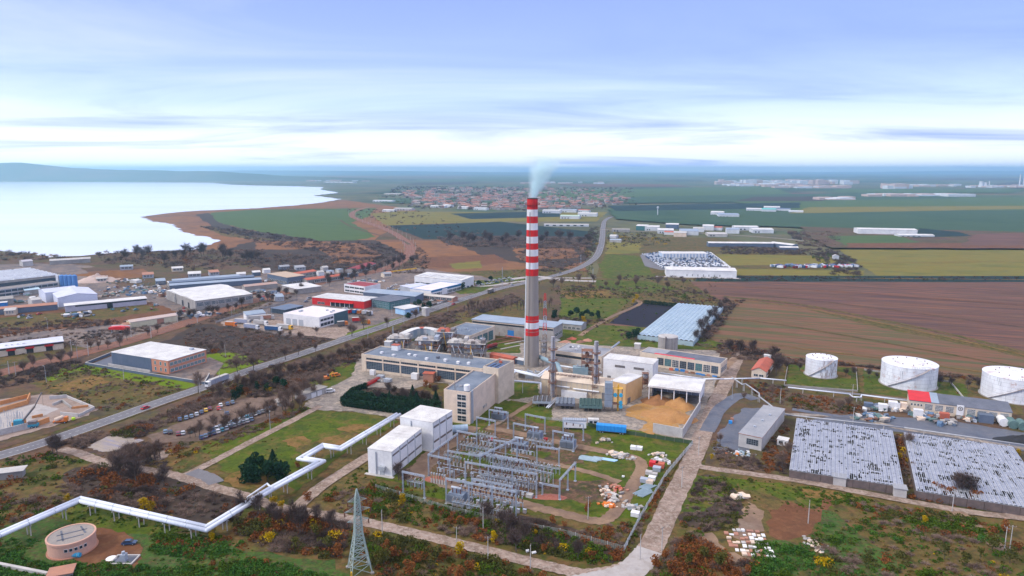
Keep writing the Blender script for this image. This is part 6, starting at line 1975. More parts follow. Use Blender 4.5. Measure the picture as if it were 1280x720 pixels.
# ================================================================== substation
SG = mat('substation_grey_paint',(.40,.45,.53),(.30,.35,.42),.6,rough=.5)
PORC = mat('brown_porcelain',(.16,.06,.04),(.10,.05,.04),1,rough=.3)
PORW = mat('pale_porcelain',(.26,.18,.14),(.40,.35,.30),.6,rough=.3)
def gantry(x1,y1,x2,y2,h,label,nmid=0):
 p,q = P(x1,y1),P(x2,y2)
 d = q - p
 L = d.length
 t = thing('gantry',label,'gantry',p,math.atan2(d.y,d.x),'steel gantries of the substation')
 n = 2 + nmid
 for i in range(n):
  x = L * i / (n - 1)
  b = MB()
  for s_ in (-.2,.2):
   for r_ in (-.2,.2):
    b.bar((x + s_,r_,0),(x + s_ * .8,r_ * .8,h),.09)
  k = 7
  for j in range(k):
   z0,z1 = h * j / k,h * (j + 1) / k
   sg = 1 if j % 2 else -1
   b.bar((x - .2 * sg,-.2,z0),(x + .2 * sg,-.2,z1),.06).bar((x - .2 * sg,.2,z0),(x + .2 * sg,.2,z1),.06)
   b.bar((x + .2,-.2 * sg,z0),(x + .2,.2 * sg,z1),.06)
  b.box(x - .5,x + .5,-.5,.5,0,.25)
  b.build('column',SG,t)
 b = MB()
 for s_ in (-.25,.25):
  for r_ in (0,.5):
   b.bar((-.3,s_,h + r_),(L + .3,s_,h + r_),.12)
 k = max(4,int(L / 1.3))
 for j in range(k):
  x0,x1_ = L * j / k,L * (j + 1) / k
  sg = j % 2
  for s_ in (-.25,.25):
   b.bar((x0,s_,h + .5 * sg),(x1_,s_,h + .5 * (1 - sg)),.07)
 b.build('beam',SG,t)
 m = max(3,int(L / 4.0))
 for j in range(m):
  x = L * (j + .5) / m
  for s_ in (-1,1):
   MB().lathe([(.06,-1.2),(.16,-1.1),(.16,-.1),(.06,0)],8).build('insulator_string',PORC,t,(x,s_ * .35,h - .05))
GL = [(504,617.5,530.6,623.5,8.5,'small gantry nearest the front of the lower white hall',0),(558,630,645,648,9.5,'long foremost gantry of the substation',2),
   (582,607,670.5,623,9.2,'second long gantry behind the foremost one',2),(536,595,562.5,601,8.5,'gantry at the left edge below the taller white hall',0),
   (536,595,572,567,8.5,'side beam running away along the white halls',2),(572,563,596,568,8.5,'short gantry beside the taller white hall',0),
   (600,598,647,574,9,'diagonal beam through the middle of the substation',2),(618,574,646,578,8,'short gantry in the centre behind the diagonal beam',0),
   (596,542,619,547,7.5,'gantry by the foot of the office block',0),(611.7,532,635,536,7.5,'gantry over the blue transformer by the office block',0),
   (642,550,666.7,555,7.5,'gantry left of the transformer below the dark fan cooler',0),(656.7,538,681,543,7.5,'gantry over the transformer below the light fan cooler',0),
   (691,560,716.5,565,7.5,'gantry in front of the transformer by the white trailer',0),(703.8,547,729,551,7.5,'gantry behind the transformer by the white trailer',0),
   (671,579,698.6,583,7,'gantry above the row of pale insulators right of centre',0),(699.5,625,719,602,7.5,'slanting gantry at the right end of the substation',1),
   (678,620,699,624,4.5,'low narrow gantry over the red gravel bed',0),(590,622,640,632,7,'gantry between the two long front gantries',1),
   (600,590,655,600,7.5,'gantry in the crowded middle of the substation',1),(560,585,600,592,7,'gantry left of the crowded middle',0)]
for g_ in GL:
 gantry(*g_)
UX = (P(645,648) - P(558,630)).normalized()
RZS = math.atan2(UX.y,UX.x)
def mk_breaker():
 t = thing('circuit_breaker','x','switchgear',(0,0,0))
 b = MB()
 for x in (-1.6,1.6):
  b.bar((x,0,0),(x,0,2.0),.22)
 b.bar((-1.8,0,2.0),(1.8,0,2.0),.3)
 b.build('stand',SG,t)
 for x in (-1.4,0,1.4):
  MB().lathe([(.14,2.1),(.22,2.2),(.14,2.5),(.22,2.8),(.14,3.1),(.22,3.4),(.14,3.7)],8,(x,0)).build('insulator',PORC,t)
  MB().lathe([(.22,3.7),(.26,4.4),(.1,4.5)],8,(x,0)).build('head',STEEL,t)
 MB().box(-.5,.5,-.6,-.1,.6,1.8).build('control_box',GREYC,t)
 return t
def mk_post():
 t = thing('disconnector','x','switchgear',(0,0,0))
 b = MB()
 for x in (-1.5,0,1.5):
  b.bar((x,-.5,0),(x,-.5,2.4),.14).bar((x,.5,0),(x,.5,2.4),.14)
 b.box(-1.8,1.8,-.65,-.4,2.35,2.55).box(-1.8,1.8,.4,.65,2.35,2.55)
 b.build('stand',SG,t)
 for x in (-1.5,0,1.5):
  for y in (-.5,.5):
   MB().lathe([(.1,2.55),(.17,2.7),(.1,2.95),(.17,3.2),(.1,3.5)],8,(x,y)).build('insulator',PORW,t)
  MB().bar((x,-.6,3.55),(x,.7,3.75),.1).build('blade',STEEL,t)
 return t
def mk_ct():
 t = thing('current_transformer','x','switchgear',(0,0,0))
 MB().box(-.3,.3,-.3,.3,0,1.8).build('plinth',CONCL,t)
 MB().lathe([(.2,1.8),(.32,1.95),(.2,2.3),(.32,2.6),(.2,2.95),(.32,3.2),(.2,3.5)],8).build('insulator',mat('buff_porcelain',(.48,.36,.22),(.22,.11,.07),.35),t)
 MB().lathe([(.32,3.5),(.34,4.1),(.1,4.3)],8).build('head',STEEL,t)
 return t
def mk_trafo():
 t = thing('transformer','x','transformer',(0,0,0))
 MB().box(-3.0,3.0,-1.6,1.6,.5,3.8).build('tank',mat('transformer_blue_grey',(.20,.25,.33),(.16,.19,.25),.5),t)
 fin = MB()
 for i in range(10):
  fin.box(i * .3,i * .3 + .08,0,1.0,0,2.6)
 fm = fin.mesh('radiator',mat('radiator_grey',(.33,.38,.45),(.27,.3,.36),.7))
 for x in (-3.0,.2):
  link('radiator',fm,t,(x,-2.7,.9))
  link('radiator',fm,t,(x,1.7,.9))
 MB().tube((-2.6,.4,5.2),(1.4,.4,5.2),.55,12).bar((-2,.4,3.8),(-2,.4,4.8),.2).bar((1,.4,3.8),(1,.4,4.8),.2).build('conservator',STEEL,t)
 for x in (-1.6,0,1.6):
  MB().lathe([(.16,3.8),(.26,4.0),(.16,4.3),(.26,4.6),(.16,4.9),(.22,5.2),(.08,5.6)],8,(x,-.7)).build('bushing',PORC,t)
 MB().box(-3.6,3.6,-3,3,0,.45).build('plinth',CONC,t)
 return t
def place(proto,spots,rz=0,first=[]):
 """spots: (px, py, label); the first spot takes the prototype itself"""
 for i,s_ in enumerate(spots):
  p = P(s_[0],s_[1])
  o = proto if i == 0 else None
  if o is None:
   o = copy_tree(proto,p,rz if len(s_) < 4 else s_[3],s_[2])
  else:
   KIDS[proto.name] = list(proto.children)
   o.location = p
   o.rotation_euler = (0,0,rz if len(s_) < 4 else s_[3])
   o['label'] = s_[2]
  yield o
AUTO = []       # (object, base phrase) whose labels are completed at the end from what stands nearby
def auto(o,base,group=None):
 o['label'] = base
 if group:
  o['group'] = group
 AUTO.append((o,base))
for o in place(mk_trafo(),[(624,524,'blue-grey transformer nearest the office block'),(669,549,'finned transformer under the gantry below the light fan cooler'),(710,560,'finned transformer in front of the white trailer'),
       (572,628,'blue transformer behind the left end of the foremost gantry'),(650,563,'transformer left of the centre behind the dug trench')],RZS):
 o['group'] = 'oil transformers of the substation'
rs = random.Random(77)
def rowsp(x0,y0,x1,y1,n):
 return [(x0 + (x1 - x0) * (i + .5) / n,y0 + (y1 - y0) * (i + .5) / n) for i in range(n)]
brk = rowsp(575,620,655,636,6) + rowsp(600,610,660,622,5) + rowsp(605,596,662,607,5) + rowsp(612,584,668,593,5) + rowsp(545,590,570,596,2) + rowsp(600,556,618,560,2) + rowsp(640,566,668,571,3)
dsc = rowsp(585,562,615,569,4) + rowsp(635,582,668,588,4) + rowsp(555,575,575,579,2) + rowsp(565,634,640,650,6) + rowsp(590,606,650,617,5) + rowsp(600,600,672,613,6) + rowsp(618,588,690,600,6) + rowsp(585,572,640,583,5) + rowsp(575,562,600,567,3) + rowsp(670,588,700,594,3) + rowsp(510,608,528,612,2) + rowsp(598,548,618,553,2) + rowsp(660,556,690,562,3)
cts = rowsp(538,603,558,607,6) + rowsp(612,616,640,622,6) + rowsp(645,608,672,613,8) + rowsp(660,598,688,604,6) + rowsp(565,582,592,588,6) + rowsp(578,556,592,559,3) + rowsp(650,588,672,593,5)
def many(proto,spots,base,group,rz,dz=.0):
 for i,(x,y) in enumerate(spots):
  if i == 0:
   o = proto
   KIDS[o.name] = list(o.children)
  else:
   o = copy_tree(proto)
  o.location = P(x,y)
  o.rotation_euler = (0,0,(rz if not isinstance(rz,tuple) else rs.uniform(*rz)))
  auto(o,base,group)
many(mk_breaker(),brk,'three-pole circuit breaker on a steel stand','circuit breakers of the substation',RZS)
many(mk_post(),dsc,'three-pole disconnector on thin steel legs','disconnectors of the substation',RZS)
many(mk_ct(),cts,'single buff insulator column on a concrete plinth','insulator columns of the substation',RZS)
def mk_cab():
 t = thing('junction_cabinet','x','cabinet',(0,0,0))
 MB().box(-.6,.6,-.4,.4,.3,1.7).build('box',mat('blue_grey_cabinet',(.22,.27,.34),(.3,.2,.15),.4),t)
 MB().box(-.66,.66,-.46,.46,1.7,1.8).build('lid',STEEL,t)
 MB().bar((-.5,0,0),(-.5,0,.3),.12).bar((.5,0,0),(.5,0,.3),.12).build('leg',STEELD,t)
 return t
many(mk_cab(),[(rs.uniform(565,690),0) for _ in range(1)] and [(x_,y_ + rs.uniform(-3,3)) for x_,y_ in rowsp(570,605,650,620,12) + rowsp(560,592,680,612,14) + rowsp(590,570,690,590,12) + rowsp(560,622,660,642,12) + rowsp(580,550,640,562,7)],'small blue-grey junction cabinet on short legs','junction cabinets of the substation',RZS)
def mk_sup():
 t = thing('busbar_support','x','switchgear',(0,0,0))
 b = MB()
 for x in (-2.5,2.5):
  b.bar((x,0,0),(x,0,4.6),.16)
 b.bar((-2.8,0,4.6),(2.8,0,4.6),.2).bar((-2.5,0,1),(2.5,0,4.4),.08)
 b.build('stand',SG,t)
 for x in (-2.2,0,2.2):
  MB().lathe([(.12,4.7),(.2,4.85),(.12,5.15),(.2,5.4),(.1,5.8)],8,(x,0)).build('insulator',PORC,t)
 MB().box(-2.4,2.4,-.06,.06,5.82,5.92).build('busbar',STEEL,t)
 return t
many(mk_sup(),rowsp(590,604,660,616,5) + rowsp(600,578,660,590,5) + rowsp(555,598,580,603,2) + rowsp(575,626,640,640,5) + rowsp(610,562,640,567,2) + rowsp(665,600,690,606,2),'steel busbar frame with three insulators','busbar frames of the substation',RZS)
t = thing('busbar','thin overhead wires strung between the substation gantries','wires',P(600,600))
o_ = P(600,600)
for (a,b_) in (((558,630),(582,607)),((645,648),(670,623)),((582,607),(600,590)),((670,623),(655,600)),((600,598),(618,574)),((536,595),(560,585)),((600,635),(620,611))):
 for s_ in (-.0,3.0,6.0):
  p,q = P(*a) - o_ + UX * s_ + Vector((0,0,9)),P(*b_) - o_ + UX * s_ + Vector((0,0,8.4))
  m_ = (p + q) / 2 - Vector((0,0,1))
  MB().bar(p,m_,.05).bar(m_,q,.05).build('wire',STEELD,t)
for k,(x,y,rx,c_,lab) in enumerate(((687,622,6,mat('red_gravel',(.26,.07,.05),(.34,.14,.1),1.5),'dark red gravel bed at the right end of the substation'),(545,600,5,mat('red_gravel',(0,) * 3),'red and white heap left by the gantry below the white hall'),(514,596,5,G_dirt,'bare sand heap beside the lower white hall'))):
 heap('gravel_bed',lab,x,y,rx,3,.7,c_,'gravel',60 + k,n=16)
# ---- goods stored round the substation
def crate(px,py,sx,sy,sz,m,label,cat='crate',name='crate',rz=None):
 t = thing(name,label,cat,P(px,py),RZS if rz is None else rz)
 MB().box(-sx / 2,sx / 2,-sy / 2,sy / 2,.15,sz).build('box',m,t)
 MB().box(-sx / 2 - .05,sx / 2 + .05,-sy / 2 - .05,sy / 2 + .05,sz,sz + .1).build('lid',m,t)
 MB().box(-sx / 2,sx / 2,-sy / 2,-sy / 2 + .3,0,.15).box(-sx / 2,sx / 2,sy / 2 - .3,sy / 2,0,.15).build('runner',STEELD,t)
for px,py,sx,m,lab in ((817,583,3.4,REDP,'red crate left of the two red ones by the compound fence'),(825,584.5,3.4,RUSTR,'rust-red crate right of the bright red one by the fence'),(821,589,3,STEEL,'blue-grey crate in front of the two red crates'),
         (811,593.5,2.5,CONCL,'pale crate furthest left below the red crates'),(818,595.5,2.2,CONCL,'pale crate right of the leftmost pale crate'),(815,600.5,2.6,WHITEP,'white crate in the middle of the fence-side store'),
         (805,603,2.8,STEEL,'grey crate above the blue-grey pipe bundles'),(812,605,2.6,PEACH,'tan crate beside the pipe bundles'),(792,562,2.6,WHITEP,'left one of two small white boxes on the lawn'),
         (799,562.8,2.6,WHITEP,'right one of two small white boxes on the lawn'),(794,645.5,2.8,WHITEP,'white box at the low corner of the compound track'),(662,622,2.4,CONCL,'white cabinet beside the red gravel bed'),
         (614,551,1.8,REDP,'small red cabinet near the foot of the office block'),(682,550.5,1.6,REDP,'small red cabinet between the two finned transformers'),(779,597,0.9,WHITEP,'tiny white box on the dark mud')):
 crate(px,py,sx,sx * .8,sx * .55,m,lab)
def bundle(px,py,n,L,m,label,rz,r=.22):
 t = thing('pipe_bundle',label,'pipes',P(px,py),rz)
 for i in range(n):
  MB().tube((rs.uniform(-.4,.4),i * r * 2.6 - n * r * 1.3,r),(L + rs.uniform(-.5,.5),i * r * 2.6 - n * r * 1.3,r),r,7).build('pipe',m,t)
PBL = mat('pale_steel_blue',(.32,.42,.48),(.26,.34,.4),.6)
bundle(796,620,8,7,PBL,'blue-grey pipes stacked along the compound fence, nearer bundle',RZS + 1.1)
bundle(802,612,7,6,PBL,'blue-grey pipes stacked along the compound fence, farther bundle',RZS + 1.1)
bundle(725,572,8,8,PBL,'blue-grey pipes lying on the lawn inside the loop track, left bundle',RZS)
bundle(742,573,6,4,PBL,'short blue-grey pipes in the middle of the loop lawn',RZS)
bundle(753,574,4,6,mat('sky_blue_panel',(0,) * 3),'bright blue pipes at the right of the loop lawn',RZS)
bundle(783,636,5,5,PBL,'scattered pale pipes below the pipe bundles',RZS + .8)
def rubble(px,py,n,spread,mats_,label,seed,sz=(.5,1.4),axis=(1,.6),rz=0.0,cat='rubble',ht=.6):
 rr = random.Random(seed)
 t = thing('rubble_pile',label,cat,P(px,py),rz)
 vs_ = []
 for k in range(3):
  b = MB()
  b.box(-.5,.5,-.5,.5,-.4,.5)
  b.v = [(x + rr.uniform(-.18,.18),y + rr.uniform(-.18,.18),z + rr.uniform(-.18,.18)) for x,y,z in b.v]
  vs_.append(b.v and b)
 ms = [[v.mesh('block',m) for v in vs_] for m in mats_]
 for i in range(n):
  x,y = rr.gauss(0,spread * axis[0] * .45),rr.gauss(0,spread * axis[1] * .45)
  s_ = rr.uniform(*sz)
  o = link('block',rr.choice(rr.choice(ms)),t,(x,y,s_ * .3 + ht * max(0,1 - (abs(x) + abs(y)) / spread) * rr.random()),rr.uniform(0,3))
  o.scale = (s_ * rr.uniform(.6,1.8),s_,s_ * rr.uniform(.4,.8))
rubble(772,571,45,6,[CONCL,PEACH,CONC],'pile of pale broken blocks on the lawn inside the loop track',1)
rubble(765,622,60,9,[PEACH,CONCL,TERRA,CONC],'long pile of pinkish rubble beside the compound track',2,axis=(.45,1.2),rz=.25)
rubble(771,611,25,4,[TERRA,RUSTR],'orange-red end of the rubble beside the compound track',3)
rubble(760,633,20,3,[ORANGE,PEACH],'orange stacked pieces at the low end of the rubble',4)
rubble(822,569,22,3.5,[PEACH,CONCL],'pinkish slab heap by the upper compound corner',5)
rubble(825,577,26,4,[CONCL,CONC,WHITEP],'grey scrap heap above the red crates',6)
rubble(755,552,14,4,[CONC,PEACH,STEELD],'small scatter of stones on the lawn below the chip yard',7)
rubble(788,636,20,4,[CONCL,CONC],'grey scatter beside the fence at the low end of the store',8)
rubble(924,569,40,6,[ORANGE,CONCL,WHITEP,CONC,PBL],'colourful rubbish heap before the small grey store',9,sz=(.4,1.1))
t = thing('slab_stacks','rows of white slabs laid out on the sandy plot','slabs',P(935,680),-.12)
for j in range(7):
 for i in range(9):
  if rs.random() < .82:
   MB().box(0,rs.uniform(.9,1.5),0,rs.uniform(.8,2.0),0,rs.uniform(.2,.7)).build('slab',rs.choice([WHITEP,WHITEP,CONCL,PEACH,TERRA]),t,(-6.5 + i * 1.5 + rs.uniform(-.2,.2),-8 + j * 2.5 + rs.uniform(-.2,.2),0),rs.uniform(-.08,.08))
rubble(925,623,12,3,[PEACH,CONCL],'few pale boulders above the sandy plot',11,sz=(1,2))
rubble(1017,682,40,5,[CONCL,PEACH,CONC],'pinkish-white scattered stones beside the dug red earth',12,sz=(.4,.9),axis=(.5,1))
rubble(660,690,2,3,[WHITEP],'pair of pale posts fallen in the weeds below the substation',13)
YC = [mat('faded_blue',(.12,.2,.32)),WHITEP,CONCL,PEACH,STEEL,RUST,STEELD,CONC,GREENB,SLATEW]
for k,(x,y,n,s_,lab) in enumerate(((1098,512,40,7,'jumble of drums and cabins left of the red-roofed store'),(1122,513,30,6,'white and tan machinery next to the red-roofed store'),(1165,522,40,7,'scrap and pipes in front of the red roof end'),
          (1210,525,30,6,'pale blue scrap right of the white gate tower'),(1095,524,40,9,'grey debris across the dark yard road'),(1180,530,18,5,'earth and scrap strip in the dark yard'),
          (230,365,50,22,'scrapyard of mixed metal left of the white roof hall'),(175,360,60,30,'wide scrapyard of grey and rust metal beyond the long white shed'),(150,352,40,26,'distant scrapyard edge by the sand heap'),
          (20,378,25,10,'clutter between sheds at the far left'),(55,372,20,9,'clutter beside the lilac annex'))):
 rubble(x,y,n,s_,YC,lab,40 + k,sz=(1.0,2.6),ht=1.2,axis=(1.2,.7))
for px,py,sx,sz,m,lab in ((1085,511,4,3,SLATEW,'blue cabin at the left end of the drum yard'),(1103,513.5,4,3.4,WHITEP,'white rounded cabin in the drum yard'),(1117,512,5,4,WHITEP,'white cabin with tan top left of the red-roofed store'),(1127,513,4,4,PEACH,'tan box touching the red-roofed store'),
          (1180,524,4,3,RUSTR,'rust-red box left of the white gate tower'),(1231,528,6,4,SLATEW,'dark blue framed press right of the gate tower'),(1147,522,4,4,WHITEP,'white truck cab in front of the red roof end'),
          (913,530,1.6,1.4,TARPB,'small turquoise box on the dark asphalt'),(915,527.5,1.4,1.8,TERRA,'small brown figure-like post beside the turquoise box'),(170,353.5,10,3,WHITER,'white tarped heap top in the scrapyard')):
 crate(px,py,sx,sx * .7,sz,m,lab,'container','container')
for k,(x,y,m,lab) in enumerate(((1252,531,WHITEP,'big white drum left of the two grey-green tanks'),(1264,534,GREENB,'left grey-green lying tank by the right edge'),(1276,536,GREENB,'right grey-green lying tank by the right edge'))):
 t = thing('lying_tank',lab,'tank',P(x,y),rad(70))
 MB().tube((-3,0,2),(3,0,2),2.0,18).build('barrel',m,t)
 for q in (-2,2):
  MB().box(q - .3,q + .3,-1.5,1.5,0,.8).build('saddle',CONC,t)
heap('coal_heap','low black heap at the right edge behind the right glasshouse',1277,551,12,5,2.5,mat('black_coal',(.015,.017,.022),(.03,.03,.035),1),'heap',90)
heap('sand_heap','pale sand heap with flat side beyond the long white shed',122,352,22,12,8,mat('pale_sand',(.50,.38,.34),(.42,.32,.28),.1),'heap',91)
heap('sand_heap','low orange earth bank behind the pale sand heap',140,344,40,14,5,G_reed,'heap',92)
# ================================================================== fences
def fence(name,label,pts,h,step,mpost,mpan,wires=3,solid=False):
 p = [P(*q) for q in pts]
 o = p[0]
 t = thing(name,label,'fence',o)
 for i in range(len(p) - 1):
  a,b_ = p[i] - o,p[i + 1] - o
  L = (b_ - a).length
  n = max(1,int(L / step))
  d = (b_ - a) / n
  rz = math.atan2(d.y,d.x)
  pm = MB().box(-.09,.09,-.09,.09,0,h + .1).mesh('post',mpost)
  pb = MB()
  l_ = d.length
  if solid:
   pb.box(.1,l_ - .1,-.04,.04,.1,h)
  else:
   for k in range(wires):
    z = h * (k + .6) / wires
    pb.box(.09,l_ - .09,-.03,.03,z - .03,z + .03)
   for q in range(1,8):
    pb.box(l_ * q / 8 - .02,l_ * q / 8 + .02,-.02,.02,.1,h)
  pn = pb.mesh('panel',mpan)
  for k in range(n):
   link('post',pm,t,a + d * k,rz)
   link('panel',pn,t,a + d * k,rz)
fence('wire_fence','pale wire fence along the low side of the substation',[(470,612),(564,640),(640,657),(700,668),(780,690)],2.0,5,CONCL,mat('green_grey_wire',(.30,.36,.32),(.24,.3,.28)),5)
fence('wire_fence','pale wire fence along the right side of the substation compound',[(780,690),(800,650),(833,595),(850,575),(866,556)],2.2,4,CONCL,STEEL,5)
fence('board_fence','dark green fence between chip yard and substation lawn',[(735,533),(770,541),(820,549),(866,556)],1.8,4,STEELD,mat('dark_green_board',(.04,.08,.04),(.06,.09,.05)),solid=True)
fence('wire_fence','thin wire fence before the chip yard tarpaulin trailer',[(676,524),(735,533)],1.5,4,CONC,STEEL,3)
fence('rail_fence','pale concrete fence dividing railway and truck depot',[(270,404),(300,394),(350,381),(372,375)],1.6,5,CONCL,CONC,solid=True)
# ================================================================== pylon, masts, poles
def pylon():
 c = P(450,713.5)
 t = thing('lattice_pylon','tall grey-green lattice power pylon standing in the foreground scrub','pylon',c,rad(24))
 PY = mat('pylon_grey_green',(.34,.42,.40),(.28,.34,.32),.6,rough=.5)
 Hh = 26.5
 wz = lambda z: 3.1 * (1 - z / 12.5) + 1.15 * (z / 12.5) if z < 12.5 else (1.15 - .55 * (z - 12.5) / 11 if z < 23.5 else .6 * (1 - (z - 23.5) / 3.05) + .02)
 zs = [0,3.0,5.6,7.8,9.7,11.2,12.5,13.8,15.1,16.4,17.7,19,20.3,21.6,22.6,23.5,25,26.5]
 q = [(-1,-1),(1,-1),(1,1),(-1,1)]
 for i in range(4):
  b = MB()
  for z0,z1 in zip(zs[:-1],zs[1:]):
   b.bar((q[i][0] * wz(z0),q[i][1] * wz(z0),z0),(q[i][0] * wz(z1),q[i][1] * wz(z1),z1),.24)
  b.build('leg',PY,t)
 for z0,z1 in zip(zs[:-1],zs[1:]):
  b = MB()
  for i in range(4):
   j = (i + 1) % 4
   w0,w1 = wz(z0),wz(z1)
   A0,B0 = Vector((q[i][0] * w0,q[i][1] * w0,z0)),Vector((q[j][0] * w0,q[j][1] * w0,z0))
   A1,B1 = Vector((q[i][0] * w1,q[i][1] * w1,z1)),Vector((q[j][0] * w1,q[j][1] * w1,z1))
   b.bar(A0,B1,.13).bar(B0,A1,.13).bar(A1,B1,.13)
  b.build('brace',PY,t)
 for z,l in ((16.2,3.2),(19.5,3.8),(22.6,2.8)):
  for s_ in (-1,1):
   b = MB()
   for y in (-.5,.5):
    b.bar((s_ * wz(z),y,z),(s_ * l,0,z + .2),.09).bar((s_ * wz(z),y,z + 1.1),(s_ * l,0,z + .2),.08)
   b.build('cross_arm',PY,t)
   MB().lathe([(.05,z - 1.4),(.18,z - 1.3),(.18,z - .1),(.05,z + .1)],8,(s_ * l,0)).build('insulator',PORC,t)
 MB().box(-3.3,-2.9,-3.4,-2.8,.1,2.0).build('warning_plate',YELP,t)
 for i in range(4):
  MB().box(q[i][0] * 3.1 - .5,q[i][0] * 3.1 + .5,q[i][1] * 3.1 - .5,q[i][1] * 3.1 + .5,0,.4).build('footing',CONC,t)
pylon()
def mk_catenary():
 t = thing('catenary_mast','x','mast',(0,0,0))
 MB().tube((0,0,0),(0,0,8.5),.22,8,.15).build('pole',CONCL,t)
 MB().bar((0,0,7.6),(4,0,6.4),.09).bar((0,0,6.0),(4,0,6.4),.09).build('bracket',STEELD,t)
 return t
L_,R_ = ribbon_pts(railp,17.5)
proto = mk_catenary()
acc,k = 0,0
prev = railp[0]
for i,p in enumerate(railp):
 acc += (p - prev).length
 prev = p
 if acc > 46 and p.y < 1900:
  acc = 0
  d = (railp[min(i + 1,len(railp) - 1)] - railp[i - 1])
  a = math.atan2(d.y,d.x)
  for sd_,q in ((0,L_[i]),(1,R_[i])):
   o = proto if k == 0 else copy_tree(proto)
   if k == 0:
    KIDS[proto.name] = list(proto.children)
   o.location = (q.x,q.y,0)
   o.rotation_euler = (0,0,a + (math.pi / 2 if sd_ else -math.pi / 2))
   auto(o,'pale overhead line mast on the %s side of the railway' % ('far' if sd_ == 0 else 'near'),'overhead line masts along the railway')
   k += 1
def mk_pole():
 t = thing('utility_pole','x','pole',(0,0,0))
 MB().tube((0,0,0),(0,0,8.5),.17,8,.1).build('pole',CONCL,t)
 MB().bar((-1,0,8.1),(1,0,8.1),.14).build('crossbar',STEELD,t)
 for x in (-.9,0,.9):
  MB().lathe([(.07,8.15),(.1,8.4),(.03,8.5)],8,(x,0)).build('insulator',PORW,t)
 return t
many(mk_pole(),[(571,690),(610,703),(663,714),(604,664),(800,700),(827,690),(478,668),(852,610),(1065,500),(1066,530),(1010,655),(1255,690),(1262,688),(873,570),(735,650),(20,470),(155,475),(275,480),(250,492),(282,447),(1045,465),(975,505),(1190,640)],
  'thin concrete utility pole','utility poles',(0,3))
def mk_lamp():
 t = thing('street_lamp','x','lamp',(0,0,0))
 MB().tube((0,0,0),(0,0,9),.13,8,.07).build('pole',STEEL,t)
 MB().bar((0,0,9),(1.8,0,9.5),.1).build('arm',STEEL,t)
 MB().box(1.5,2.3,-.16,.16,9.42,9.6).build('lamp_head',CONCL,t)
 return t
many(mk_lamp(),[(58,478),(60,412),(97,448),(460,425),(491,424),(505,405),(522,396),(560,392),(290,398),(340,397),(372,400),(452,385),(466,388),(432,398),(490,395),(655,440),(915,500),(282,535),(338,537)],
  'slim grey street lamp','street lamps',(0,6))
for k,(x,y,h,lab) in enumerate(((492,436,15,'thin pair of steel masts left of the boiler units'),(628,358,20,'tall pylon-like mast in the field beyond the white warehouse'),(741,352,14,'mast by the far road junction'),(726,330,12,'slim mast left of the far road'))):
 t = thing('steel_mast',lab,'mast',P(x,y))
 for s_ in (-.5,.5):
  MB().bar((s_,0,0),(s_ * .3,0,h),.2).build('leg',STEEL,t)
 for z in range(1,int(h)):
  MB().bar((-.5,0,z),(.4,0,z + 1),.09).build('brace',STEEL,t)
# ================================================================== vehicles
CARC = {'dark blue': (.03,.07,.16),'silver': (.50,.53,.58),'white': (.75,.76,.78),'black': (.02,.022,.03),'red': (.50,.02,.03),'dark red': (.20,.02,.03),'grey-blue': (.16,.24,.34),'yellow': (.75,.45,.03),'teal': (.05,.25,.32),'grey': (.2,.21,.23)}
CM = {k: mat('car_paint_' + k.replace(' ','_').replace('-','_'),v,tuple(x * .85 for x in v),.5,rough=.25,spec=.6,fine=.02) for k,v in CARC.items()}
CARP = {}
def car_proto(col):
 t = thing('parked_car','x','car',(0,0,0))
 b = MB().extrx([(-.0,0)] * 3,0,0) if False else MB()
 hw = .88
 prof = [(-2.2,.35),(2.15,.35),(2.2,.75),(1.3,.95),(-1.9,1.0),(-2.25,.8)]
 b.extr([(x,z) for x,z in prof],-hw,hw)
 b.build('body',CM[col],t)
 g = MB().extr([(1.25,.94),(.55,1.42),(-1.2,1.45),(-1.95,.98)],-hw + .1,hw - .1)
 g.build('windows',GLASS,t)
 MB().extr([(.5,1.43),(.42,1.5),(-1.1,1.52),(-1.22,1.45)],-hw + .16,hw - .16).build('car_roof',CM[col],t)
 for x in (-1.35,1.35):
  for y in (-hw,hw):
   MB().tube((x,y - .1,.33),(x,y + .1,.33),.33,10).tube((x,y - .115,.33),(x,y + .115,.33),.17,8,m=1).build('wheel',[BLACK,STEEL],t)
 for y in (-.6,.6):
  MB().box(2.15,2.22,y - .16,y + .16,.58,.72).build('headlight',FRAMEW,t)
  MB().box(-2.27,-2.2,y - .16,y + .16,.62,.8).build('tail_light',REDP,t)
 KIDS[t.name] = list(t.children)
 return t
def car(px,py,rz,col,label=None,grp='parked cars',base=None,p=None):
 if col not in CARP:
  o = CARP[col] = car_proto(col)
 else:
  o = copy_tree(CARP[col])
 o.location = p or P(px,py,0) + Vector((0,0,LAYER[0]))
 o.rotation_euler = (0,0,rz)
 if label:
  o['label'] = label
  o['group'] = grp
 else:
  auto(o,base or (col + ' car parked'),grp)
 return o
LAYER[0] = .1
def rz_of(a,b_):
 d = P(*b_) - P(*a)
 return math.atan2(d.y,d.x)
ra = rz_of((220,527),(292,505)) + rad(62)
for x,y,c_ in ((225,526,'dark blue'),(233,524,'grey-blue'),(239.5,522,'grey-blue'),(246,519.5,'silver'),(252,517,'dark blue'),(257.5,514.5,'yellow'),(262.5,512.5,'dark red'),(273.5,512,'red'),(276,508,'white'),(284.5,506.5,'dark blue'),(291,504.5,'grey-blue')):
 car(x,y,ra,c_,base=c_ + ' car in the upper row of the earth car park',grp='cars in the earth car park')
cols_ = ['dark blue','silver','grey','black','white','grey-blue','dark blue','silver','grey','teal','black','white','grey-blue','grey','silver','dark blue']
for i,c_ in enumerate(cols_):
 car(266 + i * 4.8,538.5 - i * 1.75,ra,c_,base=c_ + ' car in the lower row under bare trees of the car park',grp='cars in the earth car park')
